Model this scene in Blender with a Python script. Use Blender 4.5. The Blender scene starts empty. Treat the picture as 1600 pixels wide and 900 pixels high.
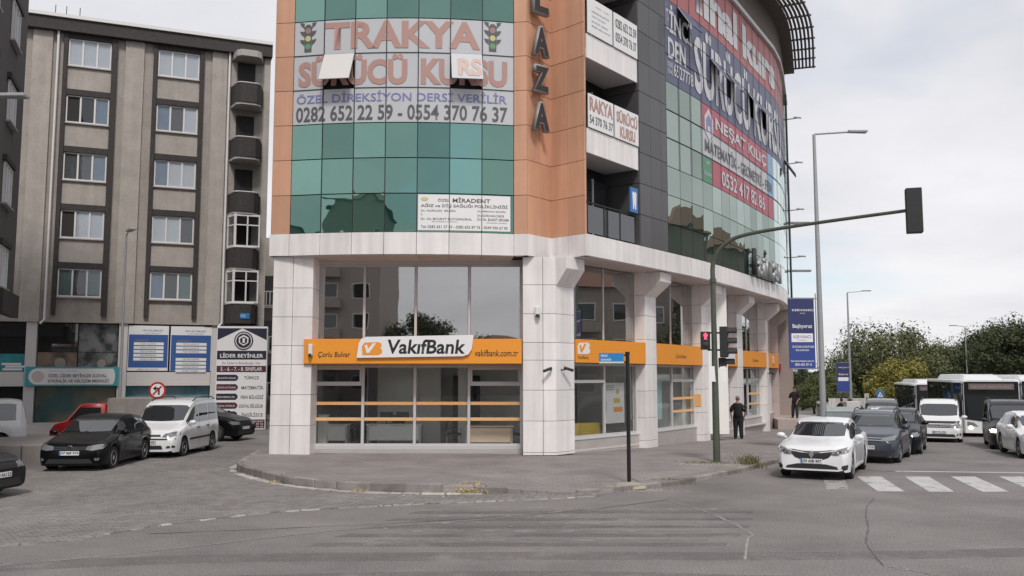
import bpy, bmesh, math, random
from mathutils import Vector, Matrix
from mathutils.bvhtree import BVHTree
R = math.radians
random.seed(7)
C = bpy.context.scene.collection
sc = bpy.context.scene
# ------------------------------------------------------------------ camera
cam = bpy.data.cameras.new('camera')
cam.sensor_width = 36.0
cam.lens = 36.0 * 1400 / 1600
cam.clip_start = 0.1
cam.clip_end = 5000
co = bpy.data.objects.new('camera', cam)
C.objects.link(co)
co.location = (0, 0, 2.6)
co.rotation_euler = (R(90) + math.atan(137 / 1400), 0, 0)
sc.camera = co
# ------------------------------------------------------------------ world, sun, exposure
SUN_EL, SUN_AZ = R(50), R(172)      # azimuth measured clockwise from +Y
world = bpy.data.worlds.new('World')
sc.world = world
world.use_nodes = True
wn, wl = world.node_tree.nodes, world.node_tree.links
wn.clear()
def wnode(t, **k):
    n = wn.new(t)
    for a, b in k.items():
        setattr(n, a, b)
    return n
sky = wnode('ShaderNodeTexSky', sky_type='NISHITA')
sky.sun_disc = False
sky.sun_elevation = SUN_EL
sky.sun_rotation = SUN_AZ
bg1 = wnode('ShaderNodeBackground'); bg1.inputs[1].default_value = 0.12
wl.new(sky.outputs[0], bg1.inputs[0])
tc = wnode('ShaderNodeTexCoord')
sep = wnode('ShaderNodeSeparateXYZ'); wl.new(tc.outputs['Generated'], sep.inputs[0])
# project the direction on a cloud layer so that clouds flatten to the horizon
mz = wnode('ShaderNodeMath', operation='MAXIMUM'); wl.new(sep.outputs[2], mz.inputs[0]); mz.inputs[1].default_value = 0.0
az = wnode('ShaderNodeMath', operation='ADD'); wl.new(mz.outputs[0], az.inputs[0]); az.inputs[1].default_value = 0.22
dx = wnode('ShaderNodeMath', operation='DIVIDE'); wl.new(sep.outputs[0], dx.inputs[0]); wl.new(az.outputs[0], dx.inputs[1])
dy = wnode('ShaderNodeMath', operation='DIVIDE'); wl.new(sep.outputs[1], dy.inputs[0]); wl.new(az.outputs[0], dy.inputs[1])
cmb = wnode('ShaderNodeCombineXYZ'); wl.new(dx.outputs[0], cmb.inputs[0]); wl.new(dy.outputs[0], cmb.inputs[1])
n1 = wnode('ShaderNodeTexNoise'); n1.inputs['Scale'].default_value = 1.1; n1.inputs['Detail'].default_value = 7; n1.inputs['Roughness'].default_value = .52
wl.new(cmb.outputs[0], n1.inputs[0])
rp = wnode('ShaderNodeValToRGB')
rp.color_ramp.elements[0].position = 0.30; rp.color_ramp.elements[0].color = (0.585, 0.59, 0.625, 1)
rp.color_ramp.elements[1].position = 0.62; rp.color_ramp.elements[1].color = (0.775, 0.765, 0.785, 1)
wl.new(n1.outputs[0], rp.inputs[0])
bg2 = wnode('ShaderNodeBackground'); bg2.inputs[1].default_value = 1.0
wl.new(rp.outputs[0], bg2.inputs[0])
n2 = wnode('ShaderNodeTexNoise'); n2.inputs['Scale'].default_value = 0.75; n2.inputs['Detail'].default_value = 5
mp = wnode('ShaderNodeMapping'); mp.inputs['Location'].default_value = (5.3, -1.2, 0)
wl.new(cmb.outputs[0], mp.inputs[0]); wl.new(mp.outputs[0], n2.inputs[0])
r2 = wnode('ShaderNodeValToRGB')
r2.color_ramp.elements[0].position = 0.30; r2.color_ramp.elements[0].color = (0.30, 0.30, 0.30, 1)
r2.color_ramp.elements[1].position = 0.45; r2.color_ramp.elements[1].color = (0.97, 0.97, 0.97, 1)
wl.new(n2.outputs[0], r2.inputs[0])
mx = wnode('ShaderNodeMixShader')
wl.new(r2.outputs[0], mx.inputs[0]); wl.new(bg1.outputs[0], mx.inputs[1]); wl.new(bg2.outputs[0], mx.inputs[2])
wo = wnode('ShaderNodeOutputWorld'); wl.new(mx.outputs[0], wo.inputs[0])
sun = bpy.data.lights.new('sun', 'SUN')
sun.energy = 1.85
sun.angle = R(10)
sun.color = (1, .955, .90)
so = bpy.data.objects.new('sun', sun)
C.objects.link(so)
sd = Vector((math.sin(SUN_AZ) * math.cos(SUN_EL), math.cos(SUN_AZ) * math.cos(SUN_EL), math.sin(SUN_EL)))
so.rotation_euler = sd.to_track_quat('Z', 'Y').to_euler()
so.location = sd * 60
sc.view_settings.view_transform = 'Standard'
sc.view_settings.look = 'None'
sc.view_settings.exposure = 0.27
sc.view_settings.gamma = 1.0

# ------------------------------------------------------------------ materials
MATS = {}
def mat(name, col, rough=.6, metal=0.0, spec=.5, noise=0.0, nscale=4.0, bump=0.0, bscale=60.0, var=0.0, island=False, coat=0.0, emit=None, fine=0.0, fscale=150.0, streak=0.0):
    if name in MATS:
        return MATS[name]
    m = bpy.data.materials.new(name)
    m.use_nodes = True
    nt = m.node_tree; N, L = nt.nodes, nt.links
    b = N['Principled BSDF']
    b.inputs['Roughness'].default_value = rough
    b.inputs['Metallic'].default_value = metal
    b.inputs['Specular IOR Level'].default_value = spec
    b.inputs['Coat Weight'].default_value = coat
    b.inputs['Coat Roughness'].default_value = .04
    c4 = (col[0], col[1], col[2], 1)
    b.inputs['Base Color'].default_value = c4
    src = None
    def mul(src_sock, fac_sock, amt):
        # value = 1 + amt*(fac-0.5)*2
        ma = N.new('ShaderNodeMath'); ma.operation = 'MULTIPLY_ADD'
        L.new(fac_sock, ma.inputs[0]); ma.inputs[1].default_value = 2 * amt; ma.inputs[2].default_value = 1 - amt
        vm = N.new('ShaderNodeVectorMath'); vm.operation = 'SCALE'
        if src_sock is None:
            vm.inputs[0].default_value = col[:3]
        else:
            L.new(src_sock, vm.inputs[0])
        L.new(ma.outputs[0], vm.inputs['Scale'])
        return vm.outputs[0]
    if noise or bump or fine or streak:
        g = N.new('ShaderNodeNewGeometry')
    if noise:
        t = N.new('ShaderNodeTexNoise'); t.inputs['Scale'].default_value = nscale; t.inputs['Detail'].default_value = 6; t.inputs['Roughness'].default_value = .62
        L.new(g.outputs['Position'], t.inputs[0]); src = mul(src, t.outputs[0], noise)
    if streak:
        mpn = N.new('ShaderNodeMapping'); mpn.inputs['Scale'].default_value = (2.5, 2.5, .16)
        L.new(g.outputs['Position'], mpn.inputs[0])
        t = N.new('ShaderNodeTexNoise'); t.inputs['Scale'].default_value = 1.6; t.inputs['Detail'].default_value = 5
        L.new(mpn.outputs[0], t.inputs[0]); src = mul(src, t.outputs[0], streak)
    if fine:
        t = N.new('ShaderNodeTexNoise'); t.inputs['Scale'].default_value = fscale; t.inputs['Detail'].default_value = 2
        L.new(g.outputs['Position'], t.inputs[0]); src = mul(src, t.outputs[0], fine)
    if var:
        if island:
            gi = N.new('ShaderNodeNewGeometry'); f = gi.outputs['Random Per Island']
        else:
            oi = N.new('ShaderNodeObjectInfo'); f = oi.outputs['Random']
        src = mul(src, f, var)
    if src is not None:
        L.new(src, b.inputs['Base Color'])
    if bump:
        t = N.new('ShaderNodeTexNoise'); t.inputs['Scale'].default_value = bscale; t.inputs['Detail'].default_value = 3
        L.new(g.outputs['Position'], t.inputs[0])
        bp = N.new('ShaderNodeBump'); bp.inputs['Strength'].default_value = bump; bp.inputs['Distance'].default_value = .02
        L.new(t.outputs[0], bp.inputs['Height']); L.new(bp.outputs[0], b.inputs['Normal'])
    if emit:
        b.inputs['Emission Color'].default_value = (emit[0], emit[1], emit[2], 1)
        b.inputs['Emission Strength'].default_value = emit[3]
    MATS[name] = m
    return m

def glass(name, tint, gloss, f0=.12, body=None, wob=0.0, rough=.01, gain=1.0, var=0.0):
    """a pane: mirror reflection by angle over either a see-through tint or an opaque body colour"""
    if name in MATS:
        return MATS[name]
    m = bpy.data.materials.new(name); m.use_nodes = True
    N, L = m.node_tree.nodes, m.node_tree.links
    N.clear()
    out = N.new('ShaderNodeOutputMaterial')
    gl = N.new('ShaderNodeBsdfGlossy'); gl.inputs[0].default_value = (*gloss, 1); gl.inputs['Roughness'].default_value = rough
    if body:
        un = N.new('ShaderNodeBsdfDiffuse'); un.inputs[0].default_value = (*body, 1)
    else:
        un = N.new('ShaderNodeBsdfTransparent'); un.inputs[0].default_value = (*tint, 1)
    fr = N.new('ShaderNodeFresnel'); fr.inputs[0].default_value = 1.45
    ma = N.new('ShaderNodeMath'); ma.operation = 'MULTIPLY_ADD'; ma.use_clamp = True
    L.new(fr.outputs[0], ma.inputs[0]); ma.inputs[1].default_value = gain; ma.inputs[2].default_value = f0
    gb = N.new('ShaderNodeNewGeometry'); iv = N.new('ShaderNodeMath'); iv.operation = 'SUBTRACT'; iv.inputs[0].default_value = 1
    L.new(gb.outputs['Backfacing'], iv.inputs[1]); mu = N.new('ShaderNodeMath'); mu.operation = 'MULTIPLY'
    L.new(ma.outputs[0], mu.inputs[0]); L.new(iv.outputs[0], mu.inputs[1])
    ms = N.new('ShaderNodeMixShader')
    L.new((mu if not body else ma).outputs[0], ms.inputs[0]); L.new(un.outputs[0], ms.inputs[1]); L.new(gl.outputs[0], ms.inputs[2])
    L.new(ms.outputs[0], out.inputs[0])
    if var:
        oj = N.new('ShaderNodeObjectInfo'); rr = N.new('ShaderNodeMapRange'); rr.inputs[3].default_value = 1 - var; rr.inputs[4].default_value = 1 + var * .35
        vv = N.new('ShaderNodeVectorMath'); vv.operation = 'SCALE'; vv.inputs[0].default_value = gloss
        L.new(oj.outputs['Random'], rr.inputs[0]); L.new(rr.outputs[0], vv.inputs['Scale']); L.new(vv.outputs[0], gl.inputs[0])
    if wob:
        g = N.new('ShaderNodeNewGeometry'); oi = N.new('ShaderNodeObjectInfo')
        ad = N.new('ShaderNodeVectorMath'); ad.operation = 'ADD'
        sc_ = N.new('ShaderNodeVectorMath'); sc_.operation = 'SCALE'; sc_.inputs[0].default_value = (30, 17, 9)
        L.new(oi.outputs['Random'], sc_.inputs['Scale'])
        L.new(g.outputs['Position'], ad.inputs[0]); L.new(sc_.outputs[0], ad.inputs[1])
        t = N.new('ShaderNodeTexNoise'); t.inputs['Scale'].default_value = .9; t.inputs['Detail'].default_value = 1
        L.new(ad.outputs[0], t.inputs[0])
        bp = N.new('ShaderNodeBump'); bp.inputs['Strength'].default_value = 1; bp.inputs['Distance'].default_value = wob
        L.new(t.outputs[0], bp.inputs['Height']); L.new(bp.outputs[0], gl.inputs['Normal'])
    MATS[name] = m
    return m

M_asphalt = mat('asphalt', (.196, .178, .174), .9, noise=.70, nscale=.35, bump=.8, bscale=60, fine=.95, fscale=34)
M_sidewalk = mat('paving', (.255, .230, .222), .9, noise=.5, nscale=.7, bump=.4, bscale=80, fine=.12, fscale=60)
def blocks(m, sx, sy, ang, amt):
    N, L = m.node_tree.nodes, m.node_tree.links
    b_ = N['Principled BSDF']; src = b_.inputs['Base Color'].links[0].from_socket
    g = N.new('ShaderNodeNewGeometry'); mp_ = N.new('ShaderNodeMapping'); mp_.inputs['Rotation'].default_value = (0, 0, ang)
    br = N.new('ShaderNodeTexBrick'); br.inputs['Scale'].default_value = 1; br.inputs['Brick Width'].default_value = sx; br.inputs['Row Height'].default_value = sy
    br.inputs['Mortar Size'].default_value = .012; br.inputs['Color1'].default_value = (1, 1, 1, 1); br.inputs['Color2'].default_value = (.86, .86, .86, 1); br.inputs['Mortar'].default_value = (amt, amt, amt, 1)
    mi_ = N.new('ShaderNodeMix'); mi_.data_type = 'RGBA'; mi_.blend_type = 'MULTIPLY'; mi_.inputs[0].default_value = 1
    L.new(g.outputs['Position'], mp_.inputs[0]); L.new(mp_.outputs[0], br.inputs[0]); L.new(src, mi_.inputs[6]); L.new(br.outputs[0], mi_.inputs[7]); L.new(mi_.outputs[2], b_.inputs['Base Color'])
blocks(M_sidewalk, .40, .20, .35, .66)
M_paver = mat('paver_stone', (.200, .183, .176), .85, noise=.5, nscale=.5, var=.15, island=True, fine=.1)
M_paver1 = mat('paver_stone_single', (.200, .183, .176), .85, noise=.5, nscale=.5, var=.15, fine=.1)
M_joint = mat('joint_sand', (.12, .11, .103), .95, noise=.4, nscale=2)
M_kerb = mat('kerb_stone', (.225, .203, .192), .9, noise=.7, nscale=3, var=.32, bump=.5, bscale=30)
M_gutter = mat('gutter_stone', (.34, .32, .305), .9, noise=.4, nscale=4, var=.35, bump=.4, bscale=30)
M_concrete = mat('concrete', (.25, .23, .215), .9, noise=.35, nscale=1.5, streak=.2, bump=.3)
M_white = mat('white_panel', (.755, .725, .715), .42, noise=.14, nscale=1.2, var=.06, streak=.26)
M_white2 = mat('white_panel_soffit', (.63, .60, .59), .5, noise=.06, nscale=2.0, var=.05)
M_orange = mat('terracotta_panel', (.565, .31, .20), .42, noise=.12, nscale=1.4, var=.09, streak=.2)
M_grey = mat('grey_panel', (.085, .083, .087), .4, noise=.06, nscale=2, var=.12)
M_dark = mat('dark_gap', (.02, .02, .021), .8)
M_bank = mat('bank_orange', (.80, .30, .028), .45, noise=.03, nscale=3)
M_stripe = mat('pale_orange_film', (.80, .46, .20), .5)
M_alu = mat('aluminium', (.52, .51, .51), .45, metal=.0, noise=.05)
M_black = mat('black_paint', (.012, .012, .013), .35)
M_signw = mat('sign_white', (.78, .77, .77), .4)
M_blacktext = mat('black_print', (.015, .015, .018), .5)
M_stucco = mat('grey_stucco', (.365, .332, .298), .95, noise=.3, nscale=1.3, bump=.9, bscale=26, streak=.16, fine=.18, fscale=14)
M_stucco2 = mat('pale_stucco', (.41, .375, .34), .95, noise=.3, nscale=1.3, bump=.9, bscale=26, streak=.16, fine=.18, fscale=14)
M_granite = mat('dark_granite', (.040, .034, .033), .75, noise=.3, nscale=3, fine=.95, fscale=16, bump=.6, bscale=30)
M_pvc = mat('white_pvc', (.72, .70, .69), .4)
M_steel = mat('galvanised_steel', (.36, .37, .38), .45, metal=.35, noise=.1)
M_green = mat('green_pole', (.075, .088, .065), .55, noise=.4, nscale=5, fine=.2, fscale=30)
M_tyre = mat('tyre', (.018, .018, .018), .8)
M_rim = mat('rim', (.50, .50, .52), .35, metal=.25)
M_chrome = mat('chrome', (.75, .76, .78), .15, metal=.95)
M_plate = mat('plate_white', (.72, .72, .72), .4)
M_plast = mat('black_plastic', (.022, .022, .023), .6)
M_lens = glass('lamp_lens', (1, 1, 1), (.9, .9, .9), .10, body=(.17, .175, .19), rough=.12)
M_carglass = glass('car_glass', (1, 1, 1), (.85, .88, .9), .08, body=(.022, .024, .026), gain=1.3)
M_red = mat('tail_red', (.35, .01, .01), .25)
M_on = mat('headlight_on', (.9, .85, .7), .3, emit=(1, .85, .62, 3.5))
G_front = glass('green_curtain_glass', (1, 1, 1), (.38, .63, .54), .50, body=(.014, .060, .047), wob=.014, gain=.8, var=.42)
G_side = glass('side_curtain_glass', (1, 1, 1), (.61, .70, .65), .50, body=(.04, .070, .058), wob=.010, gain=.8, var=.25)
G_bank = glass('bank_glass', (.95, .96, .96), (.85, .88, .88), .045, wob=.0012, gain=1.4)
G_up = glass('upper_bank_glass', (.62, .63, .63), (.84, .84, .84), .42, wob=.0012, gain=1.4)
G_win = glass('flat_window_glass', (.86, .88, .90), (.9, .93, .98), .03, wob=.003, gain=1.3)

# ------------------------------------------------------------------ mesh helpers
WM = {}
def link(name, mesh, m=None, parent=None, mw=None, kind=None):
    o = bpy.data.objects.new(name, mesh)
    C.objects.link(o)
    if mw is not None:
        o.matrix_basis = mw
    W = o.matrix_basis.copy()
    WM[o.name] = W
    if parent is not None:
        o.parent = parent
        o.matrix_parent_inverse = WM[parent.name].inverted()
    if kind:
        o['kind'] = kind
    return o
def empty(name, loc, label, cat, group=None, rz=0.0):
    o = bpy.data.objects.new(name, None)
    C.objects.link(o)
    o.empty_display_size = .3
    o.location = loc
    o.rotation_euler = (0, 0, rz)
    WM[o.name] = Matrix.Translation(Vector(loc)) @ Matrix.Rotation(rz, 4, 'Z')
    o['label'] = label; o['category'] = cat
    if group:
        o['group'] = group
    return o
def tag(o, label, cat, group=None):
    o['label'] = label; o['category'] = cat
    if group:
        o['group'] = group
    return o

class MB:
    def __init__(s):
        s.v = []; s.f = []; s.mi = []; s.cur = 0
    def add(s, vs, fs):
        b = len(s.v)
        s.v += [tuple(p) for p in vs]
        for f in fs:
            s.f.append([b + i for i in f]); s.mi.append(s.cur)
    def box(s, x0, x1, y0, y1, z0, z1, fr=None):
        P = [(x, y, z) for x in (x0, x1) for y in (y0, y1) for z in (z0, z1)]
        if fr is not None:
            P = [fr.pt(*p) for p in P]
        s.add(P, [(0, 1, 3, 2), (4, 6, 7, 5), (0, 4, 5, 1), (2, 3, 7, 6), (0, 2, 6, 4), (1, 5, 7, 3)])
    def hexa(s, bot, top):
        n = len(bot)
        s.add(list(bot) + list(top), [tuple(range(n))[::-1], tuple(range(n, 2 * n))] + [(i, (i + 1) % n, n + (i + 1) % n, n + i) for i in range(n)])
    def prism(s, poly, z0, z1):
        f0 = z0 if callable(z0) else (lambda x, y: z0)
        f1 = z1 if callable(z1) else (lambda x, y: z1)
        s.hexa([(x, y, f0(x, y)) for x, y in poly], [(x, y, f1(x, y)) for x, y in poly])
    def tube(s, path, r, n=8, cap=True):
        path = [Vector(p) for p in path]
        rs = r if isinstance(r, (list, tuple)) else [r] * len(path)
        base = len(s.v)
        up = None
        for i, p in enumerate(path):
            d = (path[min(i + 1, len(path) - 1)] - path[max(i - 1, 0)]).normalized()
            if up is None:
                a = Vector((0, 0, 1)) if abs(d.z) < .9 else Vector((1, 0, 0))
                up = (a - d * a.dot(d)).normalized()
            else:
                up = (up - d * up.dot(d)).normalized()
            q = d.cross(up)
            for k in range(n):
                t = 2 * math.pi * k / n
                s.v.append(tuple(p + (up * math.cos(t) + q * math.sin(t)) * rs[i]))
        for i in range(len(path) - 1):
            for k in range(n):
                a = base + i * n + k; b = base + i * n + (k + 1) % n
                s.f.append([a, b, b + n, a + n]); s.mi.append(s.cur)
        if cap:
            s.f.append([base + k for k in range(n)][::-1]); s.mi.append(s.cur)
            s.f.append([base + (len(path) - 1) * n + k for k in range(n)]); s.mi.append(s.cur)
    def lathe(s, prof, n=20, c=(0, 0, 0), axis='z'):
        base = len(s.v)
        for r, h in prof:
            for k in range(n):
                t = 2 * math.pi * k / n
                a, b = r * math.cos(t), r * math.sin(t)
                p = (a, b, h) if axis == 'z' else ((a, h, b) if axis == 'y' else (h, a, b))
                s.v.append((p[0] + c[0], p[1] + c[1], p[2] + c[2]))
        for i in range(len(prof) - 1):
            for k in range(n):
                a = base + i * n + k; b = base + i * n + (k + 1) % n
                s.f.append([a, b, b + n, a + n]); s.mi.append(s.cur)
        s.f.append([base + k for k in range(n)][::-1]); s.mi.append(s.cur)
        s.f.append([base + (len(prof) - 1) * n + k for k in range(n)]); s.mi.append(s.cur)
    def ball(s, c, r, n=10, m=7):
        prof = []
        rx, ry, rz = r if isinstance(r, (tuple, list)) else (r, r, r)
        base = len(s.v)
        for i in range(m + 1):
            ph = math.pi * i / m
            for k in range(n):
                t = 2 * math.pi * k / n
                s.v.append((c[0] + rx * math.sin(ph) * math.cos(t), c[1] + ry * math.sin(ph) * math.sin(t), c[2] - rz * math.cos(ph)))
        for i in range(m):
            for k in range(n):
                a = base + i * n + k; b = base + i * n + (k + 1) % n
                s.f.append([a, b, b + n, a + n]); s.mi.append(s.cur)
    def mesh(s, name, mats, smooth=None, bevel=0, recalc=True):
        me = bpy.data.meshes.new(name)
        me.from_pydata(s.v, [], s.f)
        mats = mats if isinstance(mats, (list, tuple)) else [mats]
        for m in mats:
            me.materials.append(m)
        if len(mats) > 1:
            me.polygons.foreach_set('material_index', s.mi)
        if recalc or bevel:
            bm = bmesh.new(); bm.from_mesh(me)
            if recalc:
                bmesh.ops.recalc_face_normals(bm, faces=bm.faces)
            if bevel:
                bmesh.ops.bevel(bm, geom=list(bm.edges), offset=bevel, segments=1, affect='EDGES', clamp_overlap=True)
            bm.to_mesh(me); bm.free()
        if smooth is not None:
            me.shade_smooth()
            if smooth < 180:
                me.set_sharp_from_angle(angle=R(smooth))
        return me
    def build(s, name, mats, parent=None, smooth=None, bevel=0, mw=None, kind=None, recalc=True):
        return link(name, s.mesh(name, mats, smooth, bevel, recalc), None, parent, mw, kind)

class Frame:
    """wall frame: s along the wall, n outward, z up"""
    def __init__(s, o, u):
        s.o = Vector((o[0], o[1], 0)); l = math.hypot(*u); s.u = Vector((u[0] / l, u[1] / l, 0)); s.n = Vector((s.u.y, -s.u.x, 0))
        s.ang = math.atan2(s.u.y, s.u.x)
    def pt(s, a, n, z):
        return s.o + s.u * a + s.n * n + Vector((0, 0, z))
    def sub(s, a, b):
        return s
class PolyF:
    def __init__(s, pts):
        s.p = [Vector((x, y, 0)) for x, y in pts]
        s.l = [0]
        for i in range(1, len(s.p)):
            s.l.append(s.l[-1] + (s.p[i] - s.p[i - 1]).length)
        s.L = s.l[-1]
    def at(s, a):
        i = 0
        while i < len(s.l) - 2 and a > s.l[i + 1]:
            i += 1
        d = (s.p[i + 1] - s.p[i]).normalized()
        return s.p[i] + d * (a - s.l[i]), d
    def pt(s, a, n, z):
        p, d = s.at(a)
        return p + Vector((d.y, -d.x, 0)) * n + Vector((0, 0, z))
    def chord(s, a, b):
        p, q = s.at(a)[0], s.at(b)[0]
        return Frame((p.x, p.y), (q.x - p.x, q.y - p.y)), (q - p).length

PC = {}
def plate(name, m, parent, fr, s0, s1, n0, n1, z0, z1, bev=.006, label=None):
    """one box piece on a wall; alike pieces share their mesh"""
    w, d, h = round(s1 - s0, 3), round(n1 - n0, 3), round(z1 - z0, 3)
    key = (name, m.name, w, d, h, bev)
    if key not in PC:
        b = MB(); b.box(-w / 2, w / 2, -d / 2, d / 2, 0, h)
        PC[key] = b.mesh(name, m, bevel=bev)
    c = fr.pt((s0 + s1) / 2, (n0 + n1) / 2, z0)
    o = link(name, PC[key], None, parent, Matrix.Translation(c) @ Matrix.Rotation(fr.ang, 4, 'Z'))
    if label:
        o['label'] = label
    return o

def smooth_poly(pts, n=6):
    """Catmull-Rom through 2-D points"""
    out = []
    P = [pts[0]] + list(pts) + [pts[-1]]
    for i in range(1, len(P) - 2):
        for k in range(n):
            t = k / n
            q = []
            for a in (0, 1):
                p0, p1, p2, p3 = P[i - 1][a], P[i][a], P[i + 1][a], P[i + 2][a]
                q.append(.5 * (2 * p1 + (p2 - p0) * t + (2 * p0 - 5 * p1 + 4 * p2 - p3) * t * t + (3 * p1 - p0 - 3 * p2 + p3) * t ** 3))
            out.append(tuple(q))
    out.append(tuple(pts[-1]))
    return out

def text(s, m, parent, fr, a0, a1, z0, z1, n=.02, bold=0.0, depth=0.0, name='lettering', shear=0.0, fit=True, label=None, spacing=1.0):
    """writing fitted to the box a0..a1 by z0..z1 on a wall frame"""
    cu = bpy.data.curves.new(name, 'FONT')
    cu.body = s; cu.size = 1; cu.offset = bold; cu.resolution_u = 3; cu.shear = shear; cu.space_character = spacing
    cu.extrude = 0
    cu.space_line = .95
    to = bpy.data.objects.new(name, cu)
    C.objects.link(to)
    dg = bpy.context.evaluated_depsgraph_get()
    me = bpy.data.meshes.new_from_object(to.evaluated_get(dg))
    bpy.data.objects.remove(to); bpy.data.curves.remove(cu)
    if not me.vertices:
        return None
    xs = [v.co.x for v in me.vertices]; ys = [v.co.y for v in me.vertices]
    x0, x1, y0, y1 = min(xs), max(xs), min(ys), max(ys)
    bm = bmesh.new(); bm.from_mesh(me)
    if depth > 0:
        r = bmesh.ops.extrude_face_region(bm, geom=list(bm.faces))
        for v in [g for g in r['geom'] if isinstance(g, bmesh.types.BMVert)]:
            v.co.z = 1.0
    kx = (a1 - a0) / max(1e-6, x1 - x0); ky = (z1 - z0) / max(1e-6, y1 - y0)
    if not fit:
        kx = ky = min(kx, ky)
        a0 = (a0 + a1) / 2 - kx * (x1 - x0) / 2
    for v in bm.verts:
        a = a0 + (v.co.x - x0) * kx; z = z0 + (v.co.y - y0) * ky
        nn = n + (depth if v.co.z > .5 else 0)
        v.co = fr.pt(a, nn, z)
    bmesh.ops.recalc_face_normals(bm, faces=bm.faces)
    if depth == 0:
        # face outward
        ctr = fr.pt((a0 + a1) / 2, 0, z0); out = fr.pt((a0 + a1) / 2, 1, z0) - ctr
        for f in bm.faces:
            if f.normal.dot(out) < 0:
                f.normal_flip()
    bm.to_mesh(me); bm.free()
    me.materials.clear(); me.materials.append(m)
    o = link(name, me, None, parent)
    if label:
        o['label'] = label
    return o

def shape(name, m, parent, fr, pts, n0, n1, sm=None):
    """flat outline (a,z) on a wall frame with thickness n0..n1"""
    b = MB()
    b.hexa([fr.pt(a, n0, z) for a, z in pts], [fr.pt(a, n1, z) for a, z in pts])
    return b.build(name, m, parent)

def disc(a, z, r, n=20):
    return [(a + r * math.cos(2 * math.pi * k / n), z + r * math.sin(2 * math.pi * k / n)) for k in range(n)]

# ------------------------------------------------------------------ ground
def gz(x, y):
    k = min(1, max(0, (x + 1) / 3))
    return -0.02 * min(90, max(0, y - 27)) * k
def ground_sheet(name, x0, x1, y0, y1, nx, ny, m, dz):
    b = MB()
    X = [x0 + (x1 - x0) * i / nx for i in range(nx + 1)]
    Y = [y0 + (y1 - y0) * i / ny for i in range(ny + 1)]
    vs = [(x, y, gz(x, y) + dz) for y in Y for x in X]
    fs = [(j * (nx + 1) + i, j * (nx + 1) + i + 1, (j + 1) * (nx + 1) + i + 1, (j + 1) * (nx + 1) + i) for j in range(ny) for i in range(nx)]
    b.add(vs, fs)
    return b.build(name, m, kind='structure', recalc=False)
M_earth = mat('far_ground', (.12, .12, .10), .95, noise=.4, nscale=.05)
b = MB()
Xs = [-2500, -400, -60, -1, 0, 1, 2, 60, 400, 2500]; Ys = [-2500, -400, -60, 0, 27, 50, 80, 117, 400, 2500]
b.add([(x, y, gz(x, y) - .03) for y in Ys for x in Xs], [(j * 10 + i, j * 10 + i + 1, (j + 1) * 10 + i + 1, (j + 1) * 10 + i) for j in range(9) for i in range(9)])
b.build('ground', M_earth, kind='structure', recalc=False)
ground_sheet('road', -60, 90, -40, 117, 150, 157, M_asphalt, 0.0)

# sidewalk round the corner
KL = smooth_poly([(-8.25, 29.6), (-7.85, 26.5), (-7.55, 25.0), (-7.1, 24.1), (-5.75, 22.15), (-4.4, 20.95), (-3.4, 20.45), (-2.1, 20.15), (-.85, 20.1), (0.2, 20.15), (1.2, 20.2), (2.3, 20.5), (2.95, 20.9), (3.97, 21.85), (4.94, 22.95), (6.05, 24.4), (6.85, 25.6), (8.6, 28.2), (10.2, 30.6), (12.7, 34.6), (15.6, 40), (18.1, 46), (20.4, 53), (25, 68), (31, 88)], 5)
def sw_h(x, y):
    # kerb height: full on the left, worn down in front, low again to the right
    if x < -1.6: h = .20
    elif x < 1.2: h = .20 - (.17) * (x + 1.6) / 2.8
    elif x < 2.4: h = .03 + .06 * (x - 1.2) / 1.2
    else: h = .10
    return h
def sw_top(x, y):
    # near the buildings always .15 above the road
    d = min(((x - a) ** 2 + (y - c) ** 2) for a, c in KL) ** .5
    t = min(1, d / 4.0)
    return gz(x, y) + sw_h(x, y) * (1 - t) + .15 * t
inner = [(13, 88), (9, 68), (7, 56), (3, 50), (-3, 44), (-8.3, 40)]
swpoly = KL + [(22, 88)]
outl = KL + [(22, 88), (17.2, 62), (14.5, 53), (11.5, 46), (4.5, 35.5), (.5, 30.5), (-6.9, 30.5), (-7.0, 33)]
bm = bmesh.new()
vs_ = [bm.verts.new((x, y, 0)) for x, y in outl]
bm.faces.new(vs_)
for ax_, lo, hi in ((0, -8.2, 31), (1, 20.1, 88)):
    q = lo + .6
    while q < hi:
        cc = [0, 0, 0]; nn = [0, 0, 0]; cc[ax_] = q; nn[ax_] = 1
        bmesh.ops.bisect_plane(bm, geom=list(bm.verts) + list(bm.edges) + list(bm.faces), plane_co=cc, plane_no=nn)
        q += .6 if q < 34 else 1.5
for v in bm.verts: v.co.z = sw_top(v.co.x, v.co.y)
for f in bm.faces:
    if f.normal.z < 0: f.normal_flip()
r_ = bmesh.ops.extrude_edge_only(bm, edges=[e for e in bm.edges if e.is_boundary])
for v in [g for g in r_['geom'] if isinstance(g, bmesh.types.BMVert)]: v.co.z -= .25
me = bpy.data.meshes.new('sidewalk'); bm.to_mesh(me); bm.free(); me.materials.append(M_sidewalk)
link('sidewalk', me, kind='structure')
b = MB(); b.prism([(-7.4, 29.3), (1.2, 29.3), (4.0, 33.0), (11.5, 45), (14, 52), (-7.4, 52)], -.6, .135)
b.build('ground_slab', M_concrete, kind='structure')

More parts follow.
